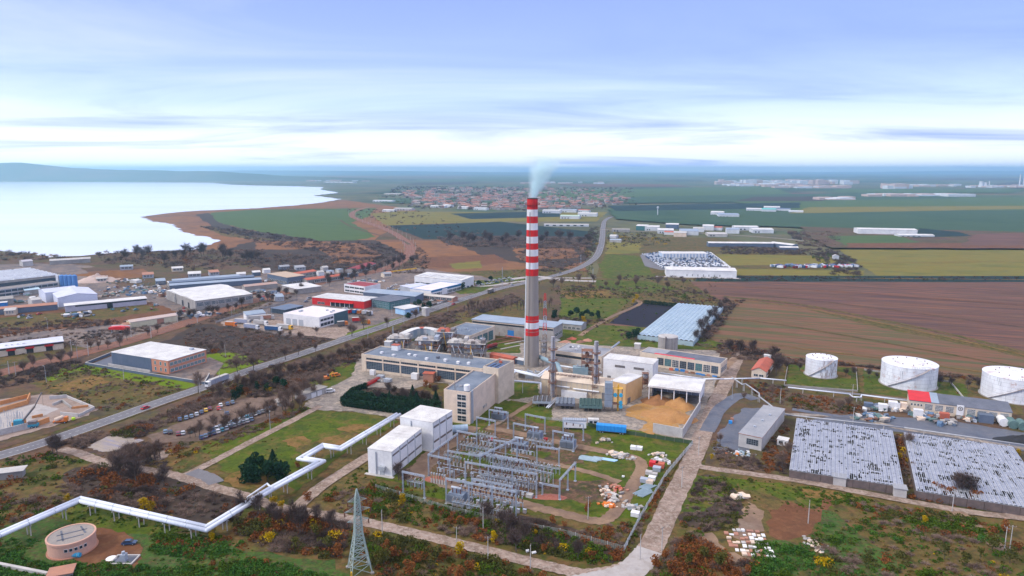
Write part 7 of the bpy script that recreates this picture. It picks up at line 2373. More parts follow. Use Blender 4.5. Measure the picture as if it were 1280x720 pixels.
for i in range(13):
 car(252 + i * 5.2,548.5 - i * 1.9,ra,cols_[(i * 5) % 16],base=cols_[(i * 5) % 16] + ' car in the lowest row of the earth car park',grp='cars in the earth car park')
for x,y,c_ in ((284,518.5,'dark blue'),(207,541.5,'grey-blue'),(213,542,'black'),(223,544,'dark red'),(229,543,'silver'),(250,536,'grey'),(238,541,'teal')):
 car(x,y,ra,c_,base=c_ + ' car standing apart in the earth car park',grp='cars in the earth car park')
rd = rz_of((130,528),(200,503))
car(182,511.5,rd,'red','bright red car driving on the main road below the brick-ended hall','cars on the main road')
car(316,466.5,rz_of((310,464),(360,448)),'dark blue','dark car on the main road just ahead of the lorry','cars on the main road')
car(340,459,rz_of((310,464),(360,448)),'black','black car on the main road farther ahead of the lorry','cars on the main road')
car(567,381,rz_of((530,391),(580,374)),'red','small red car at the junction left of the long blue-roofed store','cars on the main road')
car(162,681,.1,'dark blue','dark blue car on the earth yard beside the round pump house','cars in the works')
car(640,357,rz_of((620,362),(660,353)),'silver','silver car on the main road left of the chimney bands','cars on the main road')
car(700,342,rz_of((660,353),(700,343)),'grey','grey car on the main road right of the chimney','cars on the main road')
car(752,310,rad(80),'white','white car far up the straight road','cars on the main road')
for k in range(9):
 car(486 + k * 4.6 + rs.uniform(-1,1),361.5 - (k % 3) * 2.4 + rs.uniform(-.5,.5),rs.uniform(0,3),'white',base='white vehicle in the lot behind the white office',grp='cars behind the white office')
for k in range(16):
 car(595 + k * 3.0 + rs.uniform(-1,1),357.5 - k * .45 + (k % 2) * 3.2 - 3,rs.uniform(0,.6),rs.choice(['white','silver','dark blue','black','white']),base='car parked right of the white warehouse',grp='cars right of the white warehouse')
for k in range(7):
 car(423 + k * 3.6,379 + k * .55,rs.uniform(1.2,1.8),rs.choice(['black','dark blue','grey','silver','dark red']),base='dark car before the red showroom',grp='cars before the red showroom')
for k in range(14):
 car(512 + k * 3.6,391 - k * 1.1 + rs.uniform(-1,1),rd + rs.uniform(-.2,.2),rs.choice(['white','silver','grey','black']),base='car along the service road by the filling station',grp='cars along the service road')
for k in range(12):
 car(575 + (k % 6) * 5,361 - (k // 6) * 3 - (k % 6) * .9,rs.uniform(0,3),rs.choice(['white','dark blue','silver','black','dark red']),base='car beside the blue fascia store',grp='cars beside the blue fascia store')
for x,y,c_,lab in ((468,336,'white','x'),(395,349,'white','x'),(420,350.5,'white','x'),(433,347,'silver','x'),(310,371,'red','x'),(370,349,'silver','x')):
 car(x,y,rs.uniform(0,3),c_,base=c_ + ' car in the yards beyond the railway',grp='cars beyond the railway')
far_n = 0
yard = [(802,319),(826,315.5),(886,316.5),(912,333.5),(830,336.5),(808,332)]
simple_cars = {}
def simple_car(col):
 if col not in simple_cars:
  b = MB().box(-2.2,2.2,-.9,.9,.3,.95).extr([(1.2,.95),(.6,1.5),(-1.2,1.5),(-1.9,.95)],-.8,.8,1)
  simple_cars[col] = b.mesh('parked_car',[CM[col],CM[col] if col in ('white','silver') else GLASS])
 return simple_cars[col]
ck = list(CM)
stv = MB()
spots_ = []
o1,o2 = P(802,320),P(905,335)
for gx in range(72):
 for gy in range(60):
  x,y = o1.x + gx * 3.3,770 + gy * 5.6
  v = Vector((x,y,0))
  dd = Vector((v.x,v.y,-H))
  c_,s_ = math.cos(PITCH),math.sin(PITCH)
  f_ = dd.y * c_ - dd.z * s_
  u_ = dd.y * s_ + dd.z * c_
  px,py = 640 + F * dd.x / f_,360 - F * u_ / f_
  if pip(px,py,yard) and gx % 9 and rs.random() < .85:
   spots_.append((y,x))
spots_.sort()
for i,(y,x) in enumerate(spots_):
 col = rs.choice(['white','silver','white','dark blue','grey','black','grey-blue','silver','dark red','white'])
 if i < 150:
  o = link('parked_car',simple_car(col),None,(x,y,.1),rad(90) + rs.uniform(-.1,.1))
  tag(o,'tiny %s car standing in the crowded far car yard, %s, %s row' % (col,'left' if x < 165 else 'right' if x > 215 else 'middle','front' if i < 60 else 'further'),'car','cars in the crowded far yard')
 elif i % 2 == 0 or i < 700:
  q = 2 if col in ('white','silver') else (1 if col in ('dark blue','grey-blue','black') else 0)
  stv.box(x - .9,x + .9,y - 2.2,y + 2.2,.8,1.6,q).box(x - .75,x + .75,y - 1.2,y + 1.5,1.6,2.2,q)
tag(stv.build('yard_cars',[CM['grey'],CM['dark blue'],CM['silver']]),'dense rows of small cars filling the back of the far car yard',kind='stuff')
for k in range(46):
 x,y = 966 + k * 2.35 + rs.uniform(-1,1),334.5 + rs.uniform(-1.6,1.2)
 col = rs.choice(['white','white','silver','red','dark blue','white','grey-blue','dark red'])
 o = link('parked_truck',MB().box(-3,3,-1.2,1.2,.5,3.2).box(3.1,4.8,-1.1,1.1,.5,2.6,1).mesh('parked_truck',[CM[col],CM['white']]),None,P(x,y),rs.uniform(0,3.1))
 tag(o,'tiny %s truck in the long row between the yellow-green fields' % col,'truck','trucks in the long row between fields')
def lorry(px,py,rz,cab,box,label,L=13.0,tarp=True,cat='lorry',z=None):
 t = thing('lorry',label,cat,P(px,py) + Vector((0,0,LAYER[0] if z is None else z)),rz)
 b = MB().extr([(L / 2 + .6,.6),(L / 2 + 2.9,.6),(L / 2 + 3.0,2.0),(L / 2 + 2.6,3.4),(L / 2 + .6,3.5)],-1.22,1.22)
 b.build('cab',cab,t)
 MB().extr([(L / 2 + 2.98,2.0),(L / 2 + 3.03,2.0),(L / 2 + 2.66,3.2),(L / 2 + 2.6,3.2)],-1.1,1.1).build('windscreen',GLASS,t)
 if box:
  MB().box(-L / 2,L / 2 + .3,-1.26,1.26,1.1,3.8).build('trailer_body',box,t)
  MB().box(-L / 2 - .05,L / 2 + .35,-1.3,1.3,3.8,3.95).build('trailer_top',CONCL if box is not STEEL else ROOFD,t)
  for i in range(8):
   MB().box(-L / 2 + L * i / 8,-L / 2 + L * i / 8 + .1,-1.31,1.31,1.1,3.8).build('side_rib',box,t)
 MB().box(-L / 2,L / 2 + 2.6,-.9,.9,.7,1.08).build('chassis',STEELD,t)
 wheels(t,(-L / 2 + 1,-L / 2 + 2.3,-L / 2 + 3.6,L / 2 - .2,L / 2 + 2.0),2.4,.5)
 return t
CLI = mat('lilac_grey_tarpaulin',(.34,.37,.48),(.28,.30,.40),.4)
lorry(274,479.5,rz_of((262,482),(310,464)) + math.pi,WHITEP,CLI,'white-cabbed lorry with lilac-grey trailer driving on the main road',12.5)
lorry(613,366.5,rz_of((580,374),(620,362)),CONCL,STEELD,'small dark lorry on the main road left of the junction',7)
for x,y,r_,c_,b_,lab,L in ((313,411.5,-.32,WHITEP,CLI,'white-cabbed lorry with grey trailer at the front left of the truck depot',10),(340,414,-.25,WHITEP,mat('navy_tarpaulin',(.03,.10,.24),(.03,.08,.2)),'lorry with dark blue trailer in front of the truck depot',11),
         (354,412,-.28,YELP,CONCL,'yellow-cabbed lorry beside the dark blue trailer',10),(302,405,-.3,CONCL,CLI,'grey-topped lorry in the back row of the truck depot',11),(324,406.5,-.25,WHITEP,CONCL,'pale lorry in the middle back row of the truck depot',9),
         (318,401,.3,WHITEP,CONCL,'pale lorry parked by the small shelter',8),(332,400,.3,CONCL,TERRA,'tan flatbed lorry right of the small shelter',8),
         (287,408.5,-.25,ORANGE,ORANGE,'orange low lorry at the far left of the truck depot',6),
         (426,408,.5,ORANGE,STEELD,'orange-nosed lorry below the truck depot corner',5),(446,403,.25,YELP,REDP,'yellow-cabbed truck with red bed before the glass showroom',7),(455,406,.3,ORANGE,YELP,'orange and yellow machine beside the red-bedded truck',4),
         (436,393,1.2,REDP,REDP,'red truck parked right of the truck depot',3),(443,393,1.2,BLUEP,BLUEP,'blue truck in the row right of the truck depot',3),(449,393.5,1.2,ORANGE,ORANGE,'orange truck in the row right of the truck depot',3),(455,394,1.2,WHITEP,WHITEP,'white truck in the row right of the truck depot',3),(461,395,1.2,WHITEP,STEELD,'dark and white truck at the right end of the row',3),
         (430,391,1.2,WHITEP,WHITEP,'white truck at the left end of the row by the truck depot',3)):
 lorry(x,y,r_,c_,b_,lab,L)
def van(px,py,rz,m,label):
 t = thing('van',label,'van',P(px,py) + Vector((0,0,LAYER[0])),rz)
 MB().extr([(-2.5,.4),(2.4,.4),(2.5,1.1),(1.7,1.35),(1.1,2.1),(-2.5,2.15)],-.95,.95).build('body',m,t)
 MB().extr([(1.72,1.37),(1.78,1.37),(1.2,2.05),(1.12,2.05)],-.85,.85).build('windscreen',GLASS,t)
 for y in (-.96,.95):
  MB().box(-2.2,1.1,y,y + .02,1.35,1.9).build('side_window',GLASS,t)
 wheels(t,(-1.6,1.6),1.95,.36)
van(413,491,.35,WHITEP,'white van in the yard beside the long gate shed')
van(420,471,.5,ORANGE,'orange tracked loader at the top of the entrance yard')
crate(405,475,3,2.4,ORANGE,'orange machine part left of the orange loader','machine','machine') if False else None
t = thing('excavator','orange excavator with folded arm at the top of the entrance yard','excavator',P(409,475),.4)
MB().box(-1.6,1.6,-1.3,-.7,0,.8).box(-1.6,1.6,.7,1.3,0,.8).build('track',BLACK,t)
MB().box(-1.8,1.2,-1.2,1.2,.8,2.2).build('body',ORANGE,t)
MB().box(0,1.2,-1.1,0,2.2,3.1).build('cab',GLASS,t)
MB().bar((1,.4,2),(3.5,.4,4.2),.5).bar((3.5,.4,4.2),(4.8,.4,1),.4).build('arm',YELP,t)
t = thing('long_crane','long orange lattice boom lying low near the railway bend','crane',P(487,342),.35)
MB().bar((0,0,2),(32,0,4.5),1.2,1.2).build('boom',YELP,t)
MB().box(-4,3,-1.5,1.5,0,2.6).build('base',ORANGE,t)
for k,(x,y,sx,sz,m,lab) in enumerate(((466,469,3,3,WHITEP,'pale switch cabin before the left windows of the long hall'),(476,474,4,2.2,STEEL,'steel cabinet group before the long hall'),(485,478,4,2,STEEL,'second steel cabinet group before the long hall'),(519,474,4,3.4,WHITEP,'white panel cabin before the middle windows of the long hall'))):
 crate(x,y,sx,sx * .7,sz,m,lab,'cabin','cabin')
rubble(475,476,40,6,[STEEL,CONCL,STEELD],'jumble of grey steel equipment before the long hall',30,sz=(.8,1.8))
t = thing('long_low_wagon','long low red wagon lying before the dark hedge','wagon',P(457,484),rz_of((457,484),(472,476)))
MB().box(0,14,-1,1,.3,1.6).build('body',REDP,t)
MB().box(0,14,-1.05,1.05,1.6,1.7).build('cover',mat('dark_red_paint',(0,) * 3),t)
t = thing('brick_kiosk','orange-brown brick hut in front of the right windows of the long hall','hut',P(529,478),-.2)
MB().box(0,6,0,4,0,5).build('wall',TERRA,t)
MB().box(-.3,6.3,-.3,4.3,5,5.3).build('roof',RUSTR,t)
LAYER[0] = .2
for k in range(46):
 a_ = rs.choice([(215,395,235,385),(325,375,345,365),(480,366,500,362),(20,400,60,392),(130,392,200,384),(395,402,430,396),(300,352,340,360),(410,352,440,346),(530,378,560,372),(380,378,395,374)])
 f_ = rs.random()
 c_ = rs.choice(ck)
 car(a_[0] + (a_[2] - a_[0]) * f_,a_[1] + (a_[3] - a_[1]) * f_ + rs.uniform(-3,3),rs.uniform(0,3),c_,base=c_ + ' car standing in an industrial yard',grp='cars in the industrial belt')
for k,(x,y,lab) in enumerate(((195,366,'grey scrap heap left of the white roof hall'),(215,371,'small scrap heap at the corner of the white roof hall'),(340,352,'mixed clutter left of the concrete frame building'),(325,366,'orange and white clutter beside the white-roofed shed'),(300,350,'clutter behind the long dark roofs'),
         (415,347,'white and red clutter before the red roofs'),(130,370,'pale clutter right of the lilac factory'),(160,366,'second clutter strip right of the lilac factory'),(30,368,'junk between the glazed range and the grey shed'),(455,352,'pale clutter behind the white office'),(250,395,'low white debris along the near side of the white roof hall'),(95,395,'debris on the brown field edge'))):
 rubble(x,y,26,16,YC,lab,200 + k,sz=(1.4,3.4),ht=1.5,axis=(1.2,.7))
for k,(x,y,w,lab) in enumerate(((120,349,14,'beyond the pale sand heap'),(195,352,12,'left of the long dark roofs'),(235,343,16,'behind the farthest long pale roof'),(262,341,12,'in the middle of the shore thicket'),(178,344,14,'right of the orange earth bank'),(150,334,16,'near the lake shore'),(215,336,14,'among trees near the shore'),
          (5,389,14,'at the left edge below the tiled shed'),(345,372,10,'beside the railway below the white-roofed shed'),(370,335,12,'behind the back row of red roofs'),(350,334,12,'left behind the red roofs'),(480,343,10,'below the long orange boom'))):
 simple('low_shed','small low shed ' + lab,(x,y),(x + w,y - .9),9,4,rs.choice([CONC,SLATEW,CREAM,GREYC]),rs.choice([ROOFBL,CONCL,TERRA,WHITER,ROOFG]),rs.choice(['gx','mx']),nf=3)
# ================================================================== vegetation
def leafmat(name,cols,rough=.9,sc=.25,trans=0.0):
 m = bpy.data.materials.new(name)
 m.use_nodes = True
 t = m.node_tree
 b = t.nodes['Principled BSDF']
 b.inputs['Roughness'].default_value = rough
 b.inputs['Specular IOR Level'].default_value = .1
 g = N(t,'ShaderNodeNewGeometry')
 oi = N(t,'ShaderNodeObjectInfo')
 n = N(t,'ShaderNodeTexNoise',i_Scale=sc,i_Detail=3.0)
 t.links.new(g.outputs['Position'],n.inputs['Vector'])
 f = math_node(t,'ADD',math_node(t,'MULTIPLY',g.outputs['Random Per Island'],.28),math_node(t,'MULTIPLY',n.outputs[0],.92))
 f = math_node(t,'ADD',math_node(t,'SUBTRACT',f,.12),math_node(t,'MULTIPLY',math_node(t,'SUBTRACT',oi.outputs['Random'],.5),.3),clamp=True)
 cols = [tuple(max(.004,(sum(c) / 3 + (x - sum(c) / 3) * 1.2) * .9) for x in c) for c in cols]
 k = len(cols)
 col = ramp(t,f,[(.12 + .76 * i / (k - 1),c) for i,c in enumerate(cols)])
 t.links.new(col,b.inputs['Base Color'])
 return m
TWIG = leafmat('bare_twigs',[(.10,.070,.058),(.17,.12,.10),(.22,.16,.135),(.28,.215,.18)])
TWIGD = leafmat('dark_bare_twigs',[(.065,.048,.045),(.11,.083,.078),(.16,.122,.112)])
BARK = mat('grey_bark',(.10,.08,.07),(.07,.055,.05),1)
LF = {
 'bare': TWIG,'dark': TWIGD,
 'rust': leafmat('rust_leaves',[(.10,.04,.025),(.19,.075,.035),(.26,.11,.05),(.15,.08,.05)]),
 'yellow': leafmat('yellow_leaves',[(.20,.13,.02),(.40,.27,.02),(.50,.36,.03)]),
 'olive': leafmat('olive_leaves',[(.05,.055,.02),(.09,.09,.03),(.14,.12,.04)]),
 'green': leafmat('green_weeds',[(.03,.06,.012),(.06,.10,.018),(.10,.15,.03)]),
 'lush': leafmat('lush_green_weeds',[(.03,.08,.02),(.055,.13,.03),(.11,.18,.05)]),
 'conifer': leafmat('dark_conifer_needles',[(.008,.028,.018),(.016,.045,.026),(.030,.065,.034)]),
 'reed': leafmat('dry_reeds',[(.15,.075,.04),(.22,.115,.06),(.28,.16,.09)]),
 'straw': leafmat('dry_grass',[(.14,.10,.04),(.21,.16,.07),(.17,.12,.06)]),
}
npr = np.random.default_rng(5)
def blade_tris(n,rx,ry,h,w,l,base=0.15,up=.6):
 """thin slivers springing out from low in a shrub"""
 a = npr.uniform(0,2 * np.pi,n)
 r = np.sqrt(npr.uniform(0,1,n))
 s0 = np.stack([rx * r * np.cos(a) * .35,ry * r * np.sin(a) * .35,h * npr.uniform(0,.45,n)],1)
 e = np.stack([rx * r * np.cos(a),ry * r * np.sin(a),h * (np.sqrt(np.clip(1 - r * r * .8,0,1)) * npr.uniform(.5,1.05,n))],1)
 d = e - s0
 side = np.cross(d,npr.normal(size=(n,3)))
 side /= (np.linalg.norm(side,axis=1,keepdims=True) + 1e-6)
 V = np.stack([s0 - side * w * .5,s0 + side * w * .5,e],1)
 return V.reshape(-1,3)
def leaf_tris(n,rx,ry,h,s,z0=0.0,shell=.55):
 """small leaf faces through the volume of an uneven dome"""
 d = npr.normal(size=(n,3))
 d /= np.linalg.norm(d,axis=1,keepdims=True)
 r = npr.uniform(shell,1,n)[:,None] ** .6
 c = d * r * np.array([rx,ry,h / 2]) + np.array([0,0,h / 2 + z0])
 lump = 1 + .22 * np.sin(c[:,:1] * 2.1 / max(rx,.3) * 2 + c[:,1:2] * 3.1 / max(ry,.3) + c[:,2:] * 1.3)
 c[:,:2] *= lump
 u = npr.normal(size=(n,3)); u /= np.linalg.norm(u,axis=1,keepdims=True)
 w = np.cross(u,npr.normal(size=(n,3))); w /= np.linalg.norm(w,axis=1,keepdims=True)
 k = (s * npr.uniform(.6,1.4,n))[:,None]
 V = np.stack([c - u * k * .6 - w * k * .4,c + u * k * .6 - w * k * .3,c + w * k * .7],1)
 return V.reshape(-1,3)
BUSH = {}
def bucket(key,V):
 BUSH.setdefault(key,[]).append(V)
def in_poly_pts(poly,n,seed):
 w = [P(*q) for q in poly]
 x0,x1 = min(p.x for p in w),max(p.x for p in w)
 y0,y1 = min(p.y for p in w),max(p.y for p in w)
 rr = random.Random(seed)
 out = []
 wp = [(p.x,p.y) for p in w]
 tries = 0
 while len(out) < n and tries < n * 30:
  tries += 1
  x,y = rr.uniform(x0,x1),rr.uniform(y0,y1)
  if pip(x,y,wp):
   out.append((x,y))
 return out
ROADS = [(main,7.5)]
EXCL = []
def noroad(x,y):
 for ln,w in ROADS:
  for i in range(0,len(ln) - 1,3):
   a,b_ = ln[i],ln[min(i + 3,len(ln) - 1)]
   dx,dy = b_.x - a.x,b_.y - a.y
   L2 = dx * dx + dy * dy + 1e-6
   t = max(0,min(1,((x - a.x) * dx + (y - a.y) * dy) / L2))
   if (x - a.x - t * dx) ** 2 + (y - a.y - t * dy) ** 2 < w * w:
    return False
 for e in EXCL:
  if pip(x,y,e):
   return False
 return True
ROADS += [(line((75,562),(125,577),(215,594),(245,603),(310,622),(385,641),(440,650),(520,668),(600,687),(670,705),(730,718)),4),
    (line((735,722),(775,716),(803,700),(822,668),(840,628),(855,598),(868,570),(880,540),(892,510),(905,483),(915,462)),5.5),
    (line((858,578),(880,585),(930,592),(1000,602),(1080,617),(1160,632),(1220,642),(1290,650)),3.5),
    (line((225,598),(300,560),(345,537),(400,508)),3.5),(line((372,634),(430,590),(462,570),(530,538)),4),(railp,9),
    (service,4.5),(line((600,612),(660,632),(745,652),(765,645),(782,622),(802,585),(795,574),(760,566),(710,556),(660,545)),3.5)]
EXCL += [[(P(*q).x,P(*q).y) for q in pl] for pl in (
 [(-6,690),(60,705),(190,705),(190,664),(110,655),(60,670),(20,700)][1:],[(987,590),(1129,612),(1116,540),(996,526)],[(1146,616),(1330,645),(1270,560),(1130,543)],
 [(455,602),(492,608),(566,560),(566,515),(500,520)],[(918,572),(955,572),(966,514),(936,512)],[(105,458),(260,486),(285,450),(190,430)],
 [(434,722),(466,722),(466,700),(434,700)],[(-10,560),(70,540),(125,515),(60,495),(-10,500)],[(273,412),(440,424),(480,400),(640,360),(600,345),(420,340),(330,392)])]
def scatter(poly,n,kinds,size,seed,tri=None,flat=.6,seg=True):
 """kinds: list of (species, weight); size: (min, max) radius in metres"""
 pts = in_poly_pts(poly,n,seed)
 rr = random.Random(seed + 1)
 names,ws = [k for k,_ in kinds],[w for _,w in kinds]
 tot = sum(ws)
 for x,y in pts:
  if not noroad(x,y):
   continue
  nz = mnoise.noise(Vector((x / 26,y / 26,seed)))
  if nz < -.12 and rr.random() < .55:
   continue
  f = min(.999,max(0,mnoise.noise(Vector((x / 17 + 40,y / 17,seed + 5))) * .9 + .5)) * tot
  sp = names[-1]
  for k_,w_ in zip(names,ws):
   f -= w_
   if f < 0:
    sp = k_
    break
  if rr.random() < .35:
   sp = rr.choices(names,ws)[0]
  s_ = size[0] * .7 + (size[1] - size[0] * .7) * rr.random() ** (1.3 if nz > .1 else 2.4)
  d = math.hypot(x,y)
  dens = max(.25,min(1.3,330 / d))
  if sp in ('bare','dark'):
   s_ *= 1.3
   k = int((34 + 34 * s_) * dens)
   V = blade_tris(k,s_ * rr.uniform(.9,1.4),s_ * rr.uniform(.9,1.3),s_ * rr.uniform(.7,1.25),.05 + d * .00026,0)
  elif sp in ('reed','straw'):
   k = int(22 * dens + 6)
   V = blade_tris(k,s_ * 1.4,s_,s_ * rr.uniform(.6,1.0),.12 + d * .0004,0)
  else:
   k = int((24 + 30 * s_) * dens)
   V = leaf_tris(k,s_ * rr.uniform(.8,1.3),s_ * rr.uniform(.8,1.2),s_ * rr.uniform(.9,1.5) * (flat / .6 if sp in ('green','lush') else 1),.16 + .10 * s_ + d * .0004,-.1)
  bucket((sp,0),V + np.array([x,y,0.05]))
B_,D_,Ru,Y_,O_,Gr,Lu,Re,St = 'bare','dark','rust','yellow','olive','green','lush','reed','straw'
Z = [([(440,492),(470,488),(530,492),(552,500),(552,518),(480,510)],260,[(D_,4),(B_,3),('conifer',2)],(.9,2.0)), # polygon, count, species, radius
 ([(80,592),(130,580),(225,600),(318,628),(300,655),(180,640),(100,620)],430,[(B_,5),(D_,4),(Ru,2),(O_,1)],(.9,2.4)),
 ([(-40,610),(80,590),(110,620),(40,655),(-60,668)],240,[(Ru,3),(B_,3),(O_,2),(Gr,1)],(.7,2.2)),
 ([(130,545),(200,520),(262,494),(330,470),(330,482),(250,512),(170,550)],600,[(B_,5),(Ru,1),(D_,2),(O_,1)],(.8,2.2)),
 ([(330,472),(400,450),(480,418),(560,392),(640,368),(655,376),(560,405),(470,440),(400,475),(340,492)],1300,[(B_,6),(D_,3),(Ru,.5)],(1.0,2.6)),
 ([(300,480),(400,452),(412,470),(380,490),(310,500)],200,[(B_,4),(D_,3),(Ru,2),(Y_,.3)],(.9,2.2)),
 ([(110,575),(185,555),(220,590),(160,585)],160,[(B_,5),(D_,3),(Ru,1)],(.8,2.2)),
 ([(190,556),(260,552),(340,525),(385,508),(380,515),(330,537),(270,558),(220,575)],260,[(B_,3),(Ru,2),(St,2),(O_,2),(Y_,.3)],(.6,1.7)),
 ([(320,640),(400,648),(440,655),(425,700),(340,690),(290,665)],330,[(B_,4),(D_,2),(Ru,2),(O_,2),(Y_,.5)],(.8,2.5)),
 ([(440,662),(600,695),(720,735),(560,760),(440,730)],520,[(B_,2),(Ru,3),(O_,4),(Gr,2),(D_,1),(Y_,.8)],(.6,2.0)),
 ([(-80,672),(60,690),(200,712),(330,700),(450,730),(440,760),(-80,760)],1900,[(Lu,7),(Gr,3),(Ru,.5),(O_,1)],(.4,1.3)),
 ([(160,668),(290,672),(320,690),(250,700),(170,690)],300,[(Lu,4),(Ru,2),(Gr,3),(B_,1)],(.4,1.3)),
 ([(400,622),(470,605),(560,636),(700,668),(780,692),(768,710),(660,690),(520,658),(430,640)],760,[(B_,2),(Ru,3),(Gr,4),(O_,3),(D_,2),(Y_,.4)],(.5,1.8)),
 ([(590,640),(680,655),(700,690),(600,675)],200,[(D_,5),(B_,3),(Gr,2)],(.9,2.3)),
 ([(690,668),(790,688),(800,660),(780,655)],120,[(Ru,3),(B_,2),(O_,2)],(.5,1.4)),
 ([(785,690),(810,655),(840,600),(868,560),(860,558),(836,596),(800,650)],260,[(B_,3),(Ru,3),(Gr,2),(O_,1)],(.5,1.5)),
 ([(855,605),(900,598),(925,620),(920,660),(870,668),(840,650)],360,[(B_,4),(D_,2),(O_,3),(Ru,1),(Gr,1)],(.5,1.6)),
 ([(820,690),(870,668),(905,692),(950,708),(900,760),(760,760)],420,[(Ru,4),(B_,3),(D_,1),(O_,2),(Gr,1)],(.6,2.0)),
 ([(945,680),(1010,680),(1030,740),(930,745)],330,[(Lu,5),(Gr,4),(D_,1)],(.5,1.6)),
 ([(1020,660),(1110,640),(1200,660),(1300,690),(1300,750),(1020,750)],900,[(Lu,3),(Gr,3),(St,2),(B_,2),(O_,3),(Ru,1),(Y_,.2)],(.4,1.7)),
 ([(1040,625),(1190,642),(1260,665),(1200,670),(1080,640)],260,[(B_,2),(Ru,1),(O_,2),(Gr,3)],(.4,1.4)),
 ([(930,598),(1050,615),(1100,628),(1040,632),(960,615)],220,[(Gr,4),(O_,2),(St,1)],(.3,.9)),
 ([(890,550),(925,570),(985,590),(900,590)],180,[(B_,3),(D_,2),(St,2)],(.5,1.5)),
 ([(950,560),(985,530),(985,596),(960,595)],150,[(B_,3),(Ru,2),(D_,2)],(.6,1.6)),
 ([(1118,545),(1130,545),(1148,612),(1132,610)],110,[(B_,3),(Ru,2),(Y_,.7)],(.6,1.6)),
 ([(1140,618),(1300,645),(1300,655),(1130,628)],160,[(B_,3),(Ru,3)],(.6,1.6)),
 ([(925,475),(985,485),(985,510),(950,500)],170,[(B_,3),(Ru,3),(D_,2),(Gr,1)],(.6,1.7)),
 ([(985,492),(1090,505),(1080,520),(990,512)],240,[(B_,3),(Ru,2),(O_,2),(D_,1)],(.5,1.5)),
 ([(970,448),(1280,478),(1290,482),(1280,486),(1190,472),(1070,458),(975,455)],520,[(B_,5),(D_,3),(Ru,3)],(1.0,2.4)),
 ([(900,425),(960,440),(975,452),(920,450),(895,440)],230,[(B_,4),(D_,4),(Ru,1)],(.9,2.3)),
 ([(868,405),(905,380),(922,378),(900,410),(880,430),(862,425)],260,[(D_,5),(B_,3)],(1.2,3.0)),
 ([(770,412),(870,428),(900,436),(780,425)],150,[(D_,3),(B_,3),(Gr,1)],(.8,2.0)),
 ([(840,376),(930,376),(925,382),(845,380)],160,[(D_,4),(Ru,1)],(1.0,2.4)),
 ([(690,395),(760,402),(745,412),(690,408)],160,[(D_,3),(B_,3),(O_,1)],(1.0,2.4)),
 ([(682,358),(860,360),(900,376),(800,374),(700,372)],480,[(B_,3),(D_,3),(O_,2),(Gr,1)],(.9,2.4)),
 ([(440,436),(500,415),(560,402),(545,412),(470,436)],200,[(B_,4),(D_,3)],(.9,2.3)),
 ([(40,470),(110,452),(145,452),(255,484),(225,500),(130,515),(60,490)],520,[(B_,5),(O_,2),(Ru,1),(D_,1),(St,2)],(.5,1.5)),
 ([(-60,478),(90,452),(110,456),(50,476),(-60,500)],260,[(D_,5),(B_,2)],(1.0,2.4)),
 ([(-60,440),(60,420),(200,405),(240,398),(225,405),(100,432),(-60,458)],420,[(B_,4),(D_,3),(Ru,1)],(.8,2.2)),
 ([(-60,412),(60,400),(150,400),(170,403),(60,416),(-60,430)],330,[(D_,4),(B_,3),(Ru,1)],(1.0,2.4)),
 ([(230,420),(260,410),(420,424),(410,432),(300,458),(235,448)],620,[(B_,6),(D_,1),(Ru,.5)],(.7,2.0)),
 ([(262,460),(330,440),(420,428),(470,410),(478,412),(380,446),(300,468)],260,[(B_,4),(D_,2),(O_,1)],(.8,2.0)),
 ([(215,396),(330,368),(480,335),(495,330),(500,338),(440,358),(340,384),(235,410)],560,[(B_,4),(D_,4)],(1.0,2.6)),
 ([(400,352),(500,322),(515,300),(540,325),(530,342),(470,345)],620,[(B_,5),(D_,3)],(1.2,3.2)),
 ([(120,316),(330,312),(340,335),(240,338),(130,330)],700,[(D_,5),(B_,4),(Ru,1)],(1.6,4.5)),
 ([(250,284),(300,286),(400,302),(480,305),(510,322),(420,318),(330,306)],700,[(D_,6),(B_,3)],(2.0,5.0)),
 ([(340,318),(500,322),(490,334),(350,340)],600,[(D_,4),(B_,4),(Re,2)],(1.6,4.5)),
 ([(545,296),(740,298),(742,312),(560,308)],800,[(B_,5),(D_,3)],(2.0,5.5)),
 ([(640,305),(740,306),(735,345),(660,342)],520,[(D_,4),(B_,3),(Re,2)],(1.4,3.8)),
 ([(430,262),(520,262),(640,302),(520,300),(450,275)],200,[(D_,3),(B_,2)],(2.0,5.0)),
 ([(-40,312),(60,318),(110,326),(-40,326)],200,[(D_,4),(Re,3),(B_,2)],(2.0,5.0)),
 ([(1048,315),(1075,330),(1075,345),(1040,345),(1010,318)],260,[(D_,5),(Gr,1)],(2.0,4.5)),
 ([(900,308),(1040,312),(1045,319),(900,318)],460,[(D_,6),(B_,1)],(2.0,4.0)),
 ([(985,290),(1050,292),(1050,310),(1000,308)],300,[(D_,4),(B_,3)],(2.5,6.0)),
 ([(738,285),(752,285),(748,315),(730,325)],240,[(D_,5),(O_,2),(Y_,.3)],(1.8,4.0)),
 ([(758,290),(830,293),(840,305),(758,312)],240,[(D_,3),(O_,2),(Y_,1)],(1.6,4.0)),
 ([(780,345),(1050,346),(1280,347),(1280,350),(900,352),(780,350)],420,[(D_,5),(O_,1)],(1.0,2.4)),
 ([(500,233),(790,235),(800,258),(700,264),(520,262),(470,245)],1500,[(D_,6),(B_,2),(O_,1)],(4.0,9.0)),
 ([(0,600),(120,575),(100,560),(0,575)],130,[(O_,2),(Gr,3),(B_,2),(Ru,1)],(.5,1.6)),
 ([(55,560),(110,540),(130,540),(100,570)],90,[(B_,4),(D_,2)],(.8,2.2)),
 ([(560,345),(740,330),(745,345),(600,366)],200,[(B_,3),(O_,2),(D_,1)],(.8,2.2)),
]
